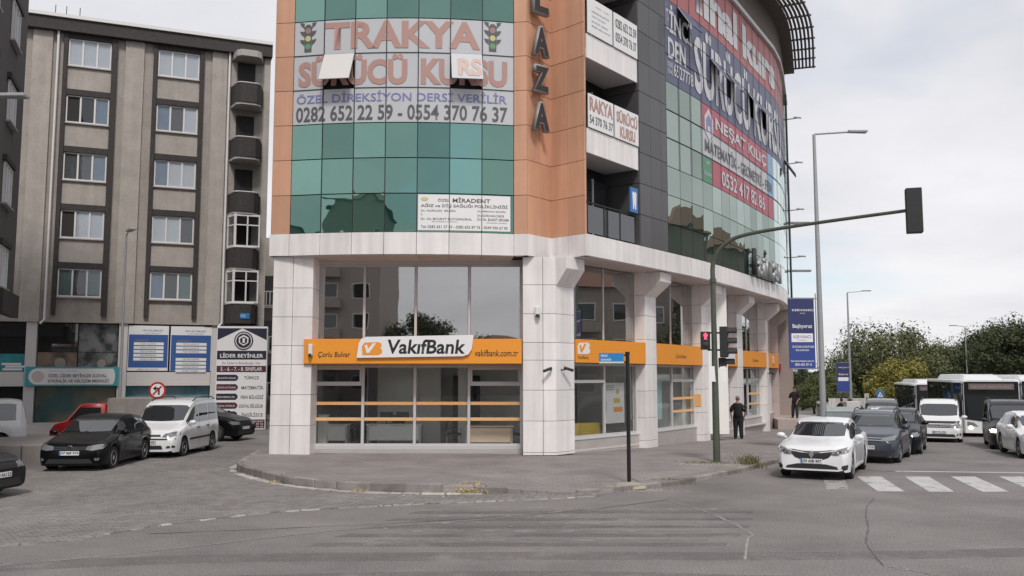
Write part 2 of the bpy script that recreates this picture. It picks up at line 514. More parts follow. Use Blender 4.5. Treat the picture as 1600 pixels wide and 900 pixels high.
# kerb stones
kerb = bpy.data.objects.new('kerb', None); C.objects.link(kerb); kerb['kind'] = 'structure'; WM[kerb.name] = Matrix.Identity(4)
kp = PolyF(KL)
a = 0.4; rnd = random.Random(3)
while a < kp.L - 1:
    L_ = rnd.uniform(.62, .9)
    p = kp.pt(a + L_ / 2, 0, 0)
    if p.y > 60: break
    h = sw_h(p.x, p.y)
    miss = (-.2 < p.x < 1.6) and rnd.random() < .75 or (2.5 < p.x < 3.2)
    if not miss:
        fr, ll = kp.chord(a, a + L_ - .02)
        j = rnd.uniform(-.012, .012)
        b = MB()
        z1 = gz(p.x, p.y) + h + .008 + j
        b.box(0, ll - .028, -.15, .02, gz(p.x, p.y) - .1, z1, fr)
        b.build('kerb_stone', M_kerb, kerb, bevel=.014)
    a += L_

# block paving of the side street
def inpoly(x, y, P):
    c = False; j = len(P) - 1
    for i in range(len(P)):
        if (P[i][1] > y) != (P[j][1] > y) and x < (P[j][0] - P[i][0]) * (y - P[i][1]) / (P[j][1] - P[i][1]) + P[i][0]:
            c = not c
        j = i
    return c
GUT = smooth_poly([(-13.5, 13.0), (-7.74, 14.05), (-6.15, 15.9), (-4.66, 17.35), (-3.0, 18.15), (-1.29, 18.7), (0.3, 19.15), (1.9, 19.75)], 6)
PAVP = GUT + [(2.0, 20.35), (0.2, 20.05), (-2.1, 20.0), (-3.45, 20.3), (-4.45, 20.85), (-5.8, 22.05), (-7.15, 24.0), (-7.7, 25.2), (-8.05, 27), (-8.3, 29), (-10.6, 31), (-13.4, 24.5), (-16, 23)]
b = MB(); 
b.add([(x, y, .004) for x, y in PAVP], [tuple(range(len(PAVP)))])
pj = b.build('side_street', M_joint, kind='structure')
cells = []
ang = R(38); ca, sa = math.cos(ang), math.sin(ang)
for i in range(-140, 140):
    for j in range(-240, 240):
        u = i * .205 + (.1 if j % 2 else 0); v = j * .105
        x = -5 + u * ca - v * sa; y = 20 + u * sa + v * ca
        if inpoly(x, y, PAVP) and abs(x) / max(y, 1) < .62:
            cells.append((y, x))
cells.sort()
rnd = random.Random(5)
bs = MB()
pm = MB(); pm.hexa([(-.098, -.048, 0), (.098, -.048, 0), (.098, .048, 0), (-.098, .048, 0)], [(-.092, -.042, .022), (.092, -.042, .022), (.092, .042, .022), (-.092, .042, .022)])
pme = pm.mesh('paver', M_paver1)
for k, (y, x) in enumerate(cells):
    z = rnd.uniform(-.004, .003)
    if k < 280:
        link('paver', pme, None, pj, Matrix.Translation((x, y, z)) @ Matrix.Rotation(ang + rnd.uniform(-.04, .04), 4, 'Z'))
    else:
        aa = ang + rnd.uniform(-.04, .04); c_, s_ = math.cos(aa), math.sin(aa)
        q = [(-.098, -.048), (.098, -.048), (.098, .048), (-.098, .048)]; q2 = [(-.091, -.041), (.091, -.041), (.091, .041), (-.091, .041)]
        vs = [(x + a_ * c_ - b_ * s_, y + a_ * s_ + b_ * c_, .004) for a_, b_ in q] + [(x + a_ * c_ - b_ * s_, y + a_ * s_ + b_ * c_, .022 + z) for a_, b_ in q2]
        bs.add(vs, [(4, 5, 6, 7), (0, 1, 5, 4), (1, 2, 6, 5), (2, 3, 7, 6), (3, 0, 4, 7)])
bs.build('paver_field', M_paver, pj, kind='stuff', recalc=False)

# gutter row of rough stones between paving and asphalt
gut = bpy.data.objects.new('gutter', None); C.objects.link(gut); gut['kind'] = 'structure'; WM[gut.name] = Matrix.Identity(4)
gp = PolyF(GUT)
def rough_row(pf, parent, name, m, a0, a1, w, lmin, lmax, h, rnd, drop=.0):
    a = a0
    while a < a1:
        L_ = rnd.uniform(lmin, lmax)
        if rnd.random() > drop:
            fr, ll = pf.chord(a, min(a + L_, pf.L - .01))
            if ll > .08:
                b = MB(); ww = w * rnd.uniform(.6, 1.1)
                bot, top = [], []
                for s_, n_ in ((0.01, -ww / 2), (ll * .5, -ww * .55), (ll - .02, -ww / 2), (ll - .015, ww / 2), (ll * .45, ww * .58), (0.02, ww / 2)):
                    jx, jn = rnd.uniform(-.02, .02), rnd.uniform(-.025, .025)
                    p = fr.pt(s_ + jx, n_ + jn, 0); g = gz(p.x, p.y)
                    bot.append((p.x, p.y, g - .02)); 
                    p2 = fr.pt(s_ + jx * .6, (n_ + jn) * .86, 0)
                    top.append((p2.x, p2.y, g + h * rnd.uniform(.75, 1.2)))
                b.hexa(bot, top)
                b.build(name, m, parent)
        a += L_
rough_row(gp, gut, 'gutter_stone', M_gutter, 4.0, gp.L - .2, .13, .22, .5, .016, random.Random(9), .15)
# concrete haunch strip against the kerb on the left
kf = PolyF([(x - .0, y - .0) for x, y in KL if x < 2.2 and y < 27])
hp = bpy.data.objects.new('haunch', None); C.objects.link(hp); hp['kind'] = 'structure'; WM[hp.name] = Matrix.Identity(4)
class Off:
    def __init__(s, p, o): s.p = p; s.o = o; s.L = p.L
    def chord(s, a, b):
        p = s.p.pt(a, s.o, 0); q = s.p.pt(b, s.o, 0)
        return Frame((p.x, p.y), (q.x - p.x, q.y - p.y)), (q - p).length
rough_row(Off(kf, .14), hp, 'haunch_stone', mat('haunch_concrete', (.42, .40, .375), .9, noise=.4, nscale=4, var=.2, bump=.5, bscale=30), .1, kf.L - 3.2, .24, .25, .6, .035, random.Random(19), .08)

# sheets on the road
M_paint = mat('road_paint', (.46, .45, .445), .8, noise=.35, nscale=1.2, fine=.3, fscale=30)
M_paint2 = mat('road_paint_worn', (.33, .31, .30), .85, noise=.35, nscale=2, fine=.3, fscale=30)
M_worn = mat('asphalt_polished', (.174, .158, .154), .9, noise=.6, nscale=.8, fine=.9, fscale=34)
M_worn2 = mat('asphalt_bleached', (.265, .243, .236), .9, noise=.3, nscale=1.6, fine=.3, fscale=38)
def wear(m, scale, lo, hi):
    N, L = m.node_tree.nodes, m.node_tree.links
    out = [n for n in N if n.type == 'OUTPUT_MATERIAL'][0]
    b_ = N['Principled BSDF']; tr = N.new('ShaderNodeBsdfTransparent'); ms = N.new('ShaderNodeMixShader')
    g = N.new('ShaderNodeNewGeometry'); t = N.new('ShaderNodeTexNoise'); t.inputs['Scale'].default_value = scale; t.inputs['Detail'].default_value = 8; t.inputs['Roughness'].default_value = .7
    r = N.new('ShaderNodeMapRange'); r.inputs[1].default_value = lo; r.inputs[2].default_value = hi
    L.new(g.outputs['Position'], t.inputs[0]); L.new(t.outputs[0], r.inputs[0]); L.new(r.outputs[0], ms.inputs[0])
    L.new(tr.outputs[0], ms.inputs[1]); L.new(b_.outputs[0], ms.inputs[2]); L.new(ms.outputs[0], out.inputs[0])
wear(M_worn, 1.3, .36, .70); wear(M_worn2, 2.2, .42, .62); wear(M_paint, 2.5, .30, .44); wear(M_paint2, 2.5, .30, .50)
def sheet(name, poly, m, dz, kind='structure'):
    b = MB(); b.add([(x, y, gz(x, y) + dz) for x, y in poly], [tuple(range(len(poly)))])
    return b.build(name, m, kind=kind)
for i, (q, m) in enumerate([
        ([(7.22, 20.9), (7.72, 20.9), (8.57, 23.5), (8.02, 23.5)], M_paint2),
        ([(8.25, 20.55), (8.85, 20.55), (9.55, 23.55), (8.92, 23.55)], M_paint),
        ([(9.38, 20.5), (9.95, 20.5), (10.78, 23.55), (10.15, 23.55)], M_paint),
        ([(10.58, 20.5), (11.18, 20.5), (11.98, 23.55), (11.35, 23.55)], M_paint),
        ([(11.75, 20.5), (12.35, 20.5), (13.2, 23.55), (12.6, 23.55)], M_paint),
        ([(12.95, 20.5), (13.55, 20.5), (14.4, 23.55), (13.8, 23.55)], M_paint)]):
    sheet('crossing_stripe', q, m, .004)
sheet('stop_line', [(10.45, 24.75), (17.5, 23.9), (17.55, 24.1), (10.5, 24.95)], M_paint, .004)
for k in range(5):
    y0 = 14.0 + k * .82
    xr = 3.6 + .25 * k - .12 * (k - 3) ** 2 * .3
    sheet('worn_stripe', [(-3.2 + .3 * k, y0), (xr, y0 + .05), (xr + .1, y0 + .36), (-3.0 + .3 * k, y0 + .33)], M_worn, .004)
    sheet('bleached_stripe', [(-2.2 + .2 * k, y0 + .42), (xr - .2, y0 + .47), (xr - .1, y0 + .66), (-2.1 + .2 * k, y0 + .63)], M_worn2, .0045)
def track(pts, w, m, dz):
    P = smooth_poly(pts, 8); v = []
    for i, (x, y) in enumerate(P):
        a_, c_ = P[max(0, i - 1)], P[min(len(P) - 1, i + 1)]
        d = Vector((c_[0] - a_[0], c_[1] - a_[1])).normalized()
        v += [(x - d.y * w, y + d.x * w, gz(x, y) + dz), (x + d.y * w, y - d.x * w, gz(x, y) + dz)]
    b = MB(); b.add(v, [(2 * i, 2 * i + 1, 2 * i + 3, 2 * i + 2) for i in range(len(P) - 1)])
    b.build('tyre_track', m, kind='structure')
M_trk = mat('asphalt_tracked', (.188, .172, .168), .85, noise=.4, nscale=1.5, fine=.7, fscale=34)
wear(M_trk, .9, .38, .75)
track([(-14, 8.2), (-6, 11.2), (0, 12.0), (6, 11.6), (16, 12.5)], .3, M_trk, .003)
track([(-14, 9.8), (-6, 12.8), (0, 13.3), (6, 13.4), (16, 14.9)], .3, M_trk, .0032)
def crack(pts, w, m, seed, name='road_crack'):
    rnd = random.Random(seed); b = MB(); P = smooth_poly(pts, 10)
    v = []
    for i, (x, y) in enumerate(P):
        jx, jy = rnd.uniform(-.012, .012), rnd.uniform(-.012, .012)
        ww = w * rnd.uniform(.4, 1.3)
        a_, c_ = P[max(0, i - 1)], P[min(len(P) - 1, i + 1)]
        d = Vector((c_[0] - a_[0], c_[1] - a_[1])).normalized()
        v += [(x + jx - d.y * ww, y + jy + d.x * ww, gz(x, y) + .006), (x + jx + d.y * ww, y + jy - d.x * ww, gz(x, y) + .006)]
    b.add(v, [(2 * i, 2 * i + 1, 2 * i + 3, 2 * i + 2) for i in range(len(P) - 1)])
    return b.build(name, m, kind='structure')
M_crack = mat('crack_tar', (.10, .094, .092), .9)
M_seam = mat('pale_seam', (.29, .27, .262), .9, noise=.4, nscale=5)
crack([(3.2, 19.2), (3.75, 17.4), (3.95, 15.2), (3.75, 14.6), (3.3, 13.0)], .02, M_seam, 1)
crack([(7.7, 19.4), (6.9, 17.8), (6.15, 15.8), (5.5, 14.2), (5.1, 12.6)], .011, M_crack, 2)
crack([(5.1, 12.6), (5.6, 12.0), (6.1, 11.3)], .012, M_seam, 4)
crack([(-6.0, 15.1), (-2, 16.2), (1, 17.5), (3.3, 19.2)], .015, M_crack, 5)
crack([(-13, 24.3), (-11, 23.9), (-8.6, 23.6)], .035, M_seam, 6)
crack([(9.5, 25.4), (10.1, 24.9), (10.45, 24.85)], .035, M_crack, 7)
crack([(-9.5, 11.4), (-6, 13.2), (-3, 15.4), (0.5, 17.2), (2.4, 19.4)], .02, M_seam, 8)

# worn slab and sand round the poles, dry weeds on the kerb
M_sand = mat('sand', (.34, .30, .25), .95, noise=.4, nscale=3)
def scatter(name, cx, cy, rx, ry, n, s0, s1, m, seed, label, cat):
    rnd = random.Random(seed); b = MB()
    for _ in range(n):
        t = rnd.uniform(0, 6.28); r = rnd.random() ** .6
        x, y = cx + rx * r * math.cos(t), cy + ry * r * math.sin(t)
        s = rnd.uniform(s0, s1); z = max(sw_top(x, y) if inpoly(x, y, SWP) else gz(x, y), gz(x, y)) - s * .2
        q = [(x + s * rnd.uniform(.5, 1) * math.cos(k * 2.09 + t), y + s * rnd.uniform(.5, 1) * math.sin(k * 2.09 + t), z) for k in range(3)]
        b.add(q + [(x, y, z + s * rnd.uniform(.5, .9))], [(0, 1, 3), (1, 2, 3), (2, 0, 3)])
    o = b.build(name, m, kind='stuff')
    o['label'] = label; o['category'] = cat
    return o
SWP = KL[:] + [(5, 88), (-8, 60)]
scatter('rubble', 2.7, 20.9, .75, .35, 320, .01, .045, M_sand, 11, 'pale sandy rubble spread round the foot of the black sign pole', 'rubble')
scatter('rubble', 3.2, 20.65, .9, .25, 200, .01, .03, M_sand, 12, 'crumbled kerb bits strewn beside the sign pole kerb', 'rubble')
scatter('rubble', 5.75, 25.6, 1.2, .5, 420, .01, .05, M_sand, 13, 'sand and gravel round the foot of the green signal pole', 'rubble')
scatter('rubble', -4.5, 20.75, 1.6, .3, 160, .008, .025, M_sand, 14, 'fine grit lying under the raised kerb on the left', 'rubble')
M_dry = mat('dry_grass', (.42, .33, .17), .9, var=.35, island=True)
M_weed = mat('weed_green', (.13, .13, .05), .9, var=.4, island=True)
def weeds(cx, cy, rx, ry, n, h, m, seed, label):
    rnd = random.Random(seed); b = MB()
    for _ in range(n):
        x, y = cx + rnd.gauss(0, rx), cy + rnd.gauss(0, ry)
        z = sw_top(x, y) - .01 if inpoly(x, y, SWP) else gz(x, y)
        t = rnd.uniform(0, 6.28); l = h * rnd.uniform(.4, 1.1); w = .006
        dx_, dy_ = math.cos(t) * l * rnd.uniform(.2, .8), math.sin(t) * l * rnd.uniform(.2, .8)
        b.add([(x - w, y, z), (x + w, y, z), (x + dx_ * .5 + w, y + dy_ * .5, z + l * .6), (x + dx_ * .5 - w, y + dy_ * .5, z + l * .6), (x + dx_, y + dy_, z + l * .8)], [(0, 1, 2, 3), (3, 2, 4)])
        if rnd.random() < .4:
            b.add([(x + dx_ - .02, y + dy_, z + l * .75), (x + dx_ + .02, y + dy_, z + l * .78), (x + dx_, y + dy_ + .02, z + l * .86)], [(0, 1, 2)])
    o = b.build('weeds', m, kind='stuff', recalc=False)
    o['label'] = label; o['category'] = 'weeds'
weeds(-.95, 20.05, .17, .05, 170, .16, M_dry, 21, 'dry yellow weed tuft against the kerb in front of the bank')
weeds(-3.4, 20.3, .08, .04, 60, .1, M_dry, 22, 'small dry weed at a kerb joint left of centre')
weeds(-5.7, 22.0, .1, .06, 70, .1, M_dry, 23, 'small dry weed at the rounded kerb on the left')
weeds(6.75, 25.75,   .16, .16, 200, .34, M_weed, 24, 'green weed bush at the kerb beside the white sedan')
weeds(5.6, 25.9,   .4, .1, 110, .10, M_weed, 25, 'low green weeds round the foot of the green signal pole')
weeds(3.9, 21.9, .3, .05, 60, .07, M_weed, 26, 'sparse weeds in the kerb joint right of the sign pole')
b = MB(); b.prism([(3.0, 21.5), (3.9, 22.35), (4.9, 23.5), (4.4, 23.9), (3.3, 23.2), (2.9, 22.2)], lambda x, y: .0, lambda x, y: sw_top(x, y) + .015)
b.build('patched_slab', M_gutter, kind='structure')

# ================================================================== corner building
BLD = empty('corner_building', (-2, 34, 0), 'corner office block with green glass bow front, terracotta panels and white tiled ground floor', 'building')
CEN = [(2.35, 27.75), (4.85, 31.0), (7.95, 35.3), (11.5, 41.2), (13.9, 45.6), (16.6, 53.2)]
CS = smooth_poly(CEN, 6)
CF = PolyF(CS)                      # outer line of the street side, upper floors
Z0, Z1 = 6.33, 7.03                 # white band
ZT = 18.95                          # parapet
fx = lambda x: 27.5 + .4 * ((x + 3.465) / 3.525) ** 2
AX = [-6.99 + 7.05 * i / 7 for i in range(8)]
FA = PolyF([(x, fx(x)) for x in AX])
# --- core behind the panes
core = [(-7.5, 28.12), (-6.95, 28.02)] + [(x, fx(x) + .12) for x in AX[1:-1]] + [(.0, 28.02), (.42, 27.95), (1.26, 28.95), (2.22, 27.98), (2.28, 28.15), (1.5, 29.05), (3.25, 31.3), (4.42, 30.6)]
core += [tuple(CF.pt(a, -.12, 0)[:2]) for a in (4.2, 6, 8, 10, 12, 14, 16, 18, 20, 22, 24, CF.L - .1)]
core += [(16.3, 53.3), (4, 60), (-7.5, 60)]
b = MB(); b.prism(core, Z0 + .05, ZT - .1)
b.build('core_wall', M_dark, BLD)
b = MB(); b.prism([(-7.55, 28.2), (-6.95, 28.05), (.0, 28.05), (4.3, 31.0), (11.2, 41.3), (16.3, 53.2), (4, 60), (-7.55, 60)], ZT - .12, ZT + .3)
b.build('roof', M_concrete, BLD)
# --- terracotta cladding round the bow
cl = PolyF([(-7.6, 29.0), (-7.6, 27.98), (-6.99, 27.9)])
rows_f = [Z1 + .10 + 1.13 * i for i in range(11)] + [ZT]
rows_f[0] = Z1
def clad(pf, cuts, rows, m, name='cladding_panel', n0=-.03, n1=.02):
    for a0, a1 in zip(cuts[:-1], cuts[1:]):
        fr, L_ = pf.chord(a0, a1)
        for z0, z1 in zip(rows[:-1], rows[1:]):
            plate(name, m, BLD, fr, .007, L_ - .007, n0, n1, z0 + .007, z1 - .007, .005)
clad(cl, [0, 1.02, cl.L], rows_f, M_orange)
tw = PolyF([(.06, 27.88), (.48, 27.8), (.88, 28.3), (1.28, 28.8), (1.80, 28.3), (2.31, 27.79), (2.31, 27.79)])
clad(tw, [0, tw.l[1], tw.l[2], tw.l[3], tw.l[4], tw.l[5] - .001], rows_f, M_orange)
b = MB(); b.prism([(2.28, 27.83), (2.35, 27.86), (2.3, 28.6), (2.2, 28.6)], Z1, ZT); b.build('side_return', M_orange, BLD)
# white band, front, notch and street side
bl = PolyF([(-7.62, 29.0), (-7.62, 27.93), (-6.99, 27.85)] + [(x, fx(x) - .05) for x in AX[1:]] + [(.48, 27.75), (.88, 28.25), (1.28, 28.72), (1.8, 28.25), (2.33, 27.75)])
cuts = bl.l[:]
clad(bl, cuts, [Z0, Z1], M_white, 'band_panel', -.25, .02)
n_ = int(CF.L / 1.02)
clad(CF, [CF.L * i / n_ for i in range(n_ + 1)], [Z0, Z1], M_white, 'band_panel', -.25, .02)
# soffit panels under the band
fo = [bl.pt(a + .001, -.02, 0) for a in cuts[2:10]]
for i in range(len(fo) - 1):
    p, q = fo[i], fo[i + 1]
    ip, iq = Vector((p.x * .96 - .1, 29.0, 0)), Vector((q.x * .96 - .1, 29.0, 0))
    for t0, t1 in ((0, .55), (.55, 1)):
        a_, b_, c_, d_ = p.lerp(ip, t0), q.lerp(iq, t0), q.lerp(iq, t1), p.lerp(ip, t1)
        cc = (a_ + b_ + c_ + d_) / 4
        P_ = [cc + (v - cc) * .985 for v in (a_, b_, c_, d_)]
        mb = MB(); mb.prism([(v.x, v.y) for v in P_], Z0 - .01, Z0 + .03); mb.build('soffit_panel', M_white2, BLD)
mb = MB(); mb.prism([(-7.55, 28.05), (-6.95, 27.95), (.0, 27.95), (.9, 28.5), (1.28, 28.9), (2.2, 27.95), (2.4, 28.0)] + [tuple(CF.pt(a, -.2, 0)[:2]) for a in (3, 7, 11, 15, 19, 23, CF.L - .1)] + [(12, 53.2), (-7.5, 50)], Z0 + .032, Z0 + .12)
mb.build('soffit_slab', M_dark, BLD)
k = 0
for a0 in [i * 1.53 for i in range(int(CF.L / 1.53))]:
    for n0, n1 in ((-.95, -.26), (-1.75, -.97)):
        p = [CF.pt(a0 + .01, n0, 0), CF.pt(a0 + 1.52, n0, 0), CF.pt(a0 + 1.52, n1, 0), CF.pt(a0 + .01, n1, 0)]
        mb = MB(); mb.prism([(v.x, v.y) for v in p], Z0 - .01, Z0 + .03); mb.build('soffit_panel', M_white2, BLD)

# --- bow front glazing
def pane_row(pf, cuts, z0, z1, m, name='glass_pane', skip=(), n0=-.02, n1=.01, g=.016):
    for i, (a0, a1) in enumerate(zip(cuts[:-1], cuts[1:])):
        if i in skip: continue
        fr, L_ = pf.chord(a0, a1)
        plate(name, m, BLD, fr, g, L_ - g, n0, n1, z0 + g, z1 - g, .0)
M_film = mat('printed_film_grey', (.50, .51, .535), .35, noise=.05, nscale=1, spec=.6)
for r in range(10):
    z0, z1 = rows_f[r], rows_f[r + 1]
    film = 3 <= r <= 5
    pane_row(FA, FA.l, z0, z1, M_film if film else G_front, skip=(1, 5) if r == 4 else (), name='printed_pane' if film else 'glass_pane')
pane_row(FA, FA.l, rows_f[10], ZT, G_front)
# awning windows standing open in row 4
M_lit = mat('printed_film_lit', (.60, .58, .56), .25, noise=.03)  # paler film: light caught by the tilted flap, put into the colour
for i in (1, 5):
    fr, L_ = FA.chord(FA.l[i], FA.l[i + 1])
    z0, z1 = rows_f[4], rows_f[5]
    h = z1 - z0 - .03; an = R(28)
    mb = MB()
    for (n0, n1) in ((0, .03),):
        P_ = []
        for s_ in (.02, L_ - .02):
            for q in (0, 1):
                for zz in (0, -h):
                    n_ = .02 + math.sin(an) * -zz + q * .03 * math.cos(an); z_ = z1 - .02 + math.cos(an) * zz + q * .03 * math.sin(an)
                    P_.append(fr.pt(s_, n_, z_))
        mb.add(P_, [(0, 1, 3, 2), (4, 6, 7, 5), (0, 4, 5, 1), (2, 3, 7, 6), (0, 2, 6, 4), (1, 5, 7, 3)])
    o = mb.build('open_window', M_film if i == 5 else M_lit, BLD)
    o['label'] = 'open awning window tilted out of the bow front'
    mb = MB()
    for s_ in (.05, L_ - .05):
        mb.tube([fr.pt(s_, .0, z0 + .25), fr.pt(s_, .02 + math.sin(an) * h * .75, z1 - math.cos(an) * h * .75)], .012, 5)
    mb.build('stay', M_black, BLD)
    if i == 5:
        pass
# --- dark grey cladding at the start of the street side
clad(CF, [3.35, 4.15, 4.95, 5.4], [Z1] + [Z1 + 1.09 * i for i in range(1, 11)] + [ZT], M_grey)
fr_ = Frame(tuple(CF.pt(3.33, 0, 0)[:2]), (CF.at(3.33)[1].y * -1, CF.at(3.33)[1].x))
for r in range(11):
    plate('cladding_panel', M_grey, BLD, fr_, .0, 1.6, 0, .03, Z1 + 1.09 * r + .01, Z1 + 1.09 * (r + 1) - .01, .004)
# --- street side glazing
GS = 5.42
SR = [Z1 + 1.062 * i for i in range(12)]; SR[11] = ZT
ncol = 23
GC = [GS + (CF.L - GS) * i / ncol for i in range(ncol + 1)]
M_blueban = mat('banner_navy', (.105, .115, .19), .45, noise=.05, nscale=1)
M_redban = mat('banner_red', (.38, .12, .12), .45, noise=.05, nscale=1)
M_pink = mat('banner_pink', (.42, .10, .14), .45, noise=.05)
M_pale = mat('banner_pale', (.50, .50, .52), .45)
M_bgreen = mat('banner_green', (.09, .25, .15), .45)
M_bblue = mat('banner_light_blue', (.22, .38, .56), .45)
M_paleglass = glass('pale_curtain_glass', (1, 1, 1), (.80, .90, .88), .60, body=(.12, .17, .16), wob=.005, gain=.8)
openw = {(1, 8): 1, (4, 7): 1, (6, 7): 1, (9, 7): 1, (11, 7): 1, (18, 6): 1}
for r in range(11):
    for c in range(ncol):
        m, nm = G_side, 'glass_pane'
        if c > 12: m = M_paleglass if r < 6 else G_side
        if 6 <= r <= 8 and c <= 19: m, nm = M_blueban, 'printed_pane'
        if 9 <= r <= 10 and c <= 18: m, nm = M_redban, 'printed_pane'
        if 3 <= r <= 5 and 3 <= c <= 12:
            nm = 'printed_pane'
            m = {5: M_pink, 4: M_pale, 3: M_pink}[r]
            if r == 3 and c == 3: m = M_bgreen
            if c == 12: m = M_bblue if r > 3 else M_pink
        if (c, r) in openw:
            fr, L_ = CF.chord(GC[c], GC[c + 1]); z0, z1 = SR[r], SR[r + 1]
            h = z1 - z0 - .03; an = R(33); P_ = []
            for s_ in (.02, L_ - .02):
                for q in (0, 1):
                    for zz in (0, -h):
                        P_.append(fr.pt(s_, .02 + math.sin(an) * -zz + q * .035 * math.cos(an), z1 - .02 + math.cos(an) * zz + q * .035 * math.sin(an)))
            mb = MB(); mb.add(P_, [(0, 1, 3, 2), (4, 6, 7, 5), (0, 4, 5, 1), (2, 3, 7, 6), (0, 2, 6, 4), (1, 5, 7, 3)])
            o = mb.build('open_window', m, BLD); o['label'] = 'open awning window tilted out of the banner'
            mb = MB()
            for s_ in (.03, L_ - .06):
                mb.tube([fr.pt(s_, .01 + math.sin(an) * -zz + .02, z1 - .02 + math.cos(an) * zz) for zz in (0, -h)], .022, 4)
            mb.build('sash_edge', M_alu, BLD)
            continue
        fr, L_ = CF.chord(GC[c], GC[c + 1])
        plate(nm, m, BLD, fr, .013, L_ - .013, -.02, .01, SR[r] + .013, SR[r + 1] - .013, 0)
# vertical dark pipe and end strip
mb = MB(); mb.tube([CF.pt(CF.L - 2.2, .12, Z1), CF.pt(CF.L - 2.2, .12, ZT)], .06, 6); mb.build('drain_pipe', M_black, BLD)
for z in (9.5, 12.3, 15.1, 17.8):
    mb = MB()
    p = CF.pt(CF.L - 1.0, 0, z); q = CF.pt(CF.L - 1.0, .85, z + .05)
    mb.tube([p, q], .035, 6); mb.tube([q - Vector((.35, .1, 0)), q + Vector((.1, .05, 0))], .05, 6)
    mb.build('bracket_arm', M_steel, BLD)
# parapet: white top strip, brown soffit and louvre canopy
M_brown = mat('brown_soffit', (.105, .080, .068), .7, noise=.1)
clad(CF, [GS + (CF.L - GS) * i / 12 for i in range(13)], [ZT + .0, ZT + .22], M_alu, 'parapet_strip', -.3, .16)
def ribbon(pf, a0, a1, n0, n1, z0, z1, name, m, steps=24):
    mb = MB()
    vs = []
    for i in range(steps + 1):
        a = a0 + (a1 - a0) * i / steps
        vs += [pf.pt(a, n0, z0), pf.pt(a, n1, z0), pf.pt(a, n1, z1), pf.pt(a, n0, z1)]
    fs = [(0, 1, 2, 3), (4 * steps + 3, 4 * steps + 2, 4 * steps + 1, 4 * steps)]
    for i in range(steps):
        for k in range(4):
            fs.append((4 * i + k, 4 * i + (k + 1) % 4, 4 * i + 4 + (k + 1) % 4, 4 * i + 4 + k))
    mb.add(vs, fs)
    return mb.build(name, m, BLD)
ribbon(CF, 3.0, CF.L - .3, -1.2, .05, ZT + .22, 20.8, 'brown_upper_wall', M_brown)
ribbon(CF, 3.0, CF.L - .3, -1.4, .62, 20.8, 21.05, 'eave', M_brown)
for k in range(6):
    mb = MB(); n = .72 + .2 * k
    mb.tube([CF.pt(6 + (CF.L - 6.8) * i / 26, n, 21.0 - .02 * k) for i in range(27)], .065, 6)
    mb.build('louvre_tube', M_brown, BLD, smooth=60)
for k in range(15):
    a = 6 + (CF.L - 6.9) * k / 14
    fr, _ = CF.chord(a, a + .06)
    plate('louvre_rib', M_brown, BLD, fr, 0, .06, .6, 1.85, 20.86, 20.95, 0)
# dark things on the parapet edge (seated birds and fixings)
# --- balcony recess
for k, z in enumerate((10.05, 13.15, 16.3)):
    fr, L_ = CF.chord(.05, 3.25)
    nseg = 4
    for i in range(nseg):
        plate('balcony_panel', M_white, BLD, fr, L_ * i / nseg + .007, L_ * (i + 1) / nseg - .007, -.04, .02, z - .42, z + .38, .005)
    mb = MB(); mb.prism([tuple(fr.pt(a, n, 0)[:2]) for a, n in ((0, -.05), (L_, -.05), (L_, -1.35), (.75, -1.25), (.3, -.5))], z - .38, z - .1)
    mb.build('balcony_slab', M_white2, BLD)
    mb = MB()
    for s_ in (.1, L_ / 2, L_ - .1):
        mb.tube([fr.pt(s_, -.1, z + .3), fr.pt(s_, -.1, z + 1.3)], .02, 5)
    mb.tube([fr.pt(.05, -.1, z + 1.3), fr.pt(L_ - .05, -.1, z + 1.3)], .025, 5)
    mb.build('railing', M_dark, BLD)
fr, L_ = CF.chord(.05, 3.25)
for z in (7.05, 10.1, 13.2, 16.4):
    for i in range(3):
        plate('balcony_door', M_carglass, BLD, fr, .35 + i * .9, 1.2 + i * .9, -1.22, -1.17, z + .05, z + 2.2, 0)
        plate('door_frame', M_alu, BLD, fr, .28 + i * .9, .35 + i * .9, -1.22, -1.14, z + .05, z + 2.25, 0)
mb = MB()
for i in range(4):
    mb.tube([fr.pt(.1 + i * 1.0, -.08, 7.03), fr.pt(.1 + i * 1.0, -.08, 8.05)], .022, 5)
mb.tube([fr.pt(.02, -.08, 8.06), fr.pt(L_, -.08, 8.06)], .028, 6)
mb.build('railing', M_plast, BLD)
for i in range(3):
    plate('balustrade_glass', M_carglass, BLD, fr, .14 + i, 1.05 + i, -.10, -.085, 7.1, 7.98, 0)
# --- ground floor pillars
def pillar_tiles(fr, w, d, zs, cols, parent, m=M_white):
    """white tiled pillar: s 0..w, outward 0, depth d inward"""
    for z0, z1 in zip(zs[:-1], zs[1:]):
        for i in range(cols):
            plate('pillar_panel', m, parent, fr, w * i / cols + .006, w * (i + 1) / cols - .006, -.05, 0, z0 + .006, z1 - .006, .005)
    mb = MB(); mb.box(.02, w - .02, -d, -.052, zs[0], zs[-1] - .01, fr)
    mb.build('pillar_core', M_dark, parent)
def side_tiles(fr, w, d, zs, parent, right=True, m=M_white):
    o_ = fr.pt(w if right else 0, 0, 0)
    f2 = Frame((o_.x, o_.y), (-fr.n.x, -fr.n.y) if right else (fr.n.x, fr.n.y))
    if not right:
        o_ = fr.pt(0, -d, 0); f2 = Frame((o_.x, o_.y), (fr.n.x, fr.n.y))
    for z0, z1 in zip(zs[:-1], zs[1:]):
        plate('pillar_panel', m, parent, f2, .006, d - .006, -.03, .0, z0 + .006, z1 - .006, .004)
FR0 = Frame((-7.5, 28.0), (1, .0))
ZS = [.13, 1.06, 2.01, 2.94, 3.53, 4.43, 5.34, Z0]
pillar_tiles(FR0, 1.25, 1.2, ZS, 2, BLD)
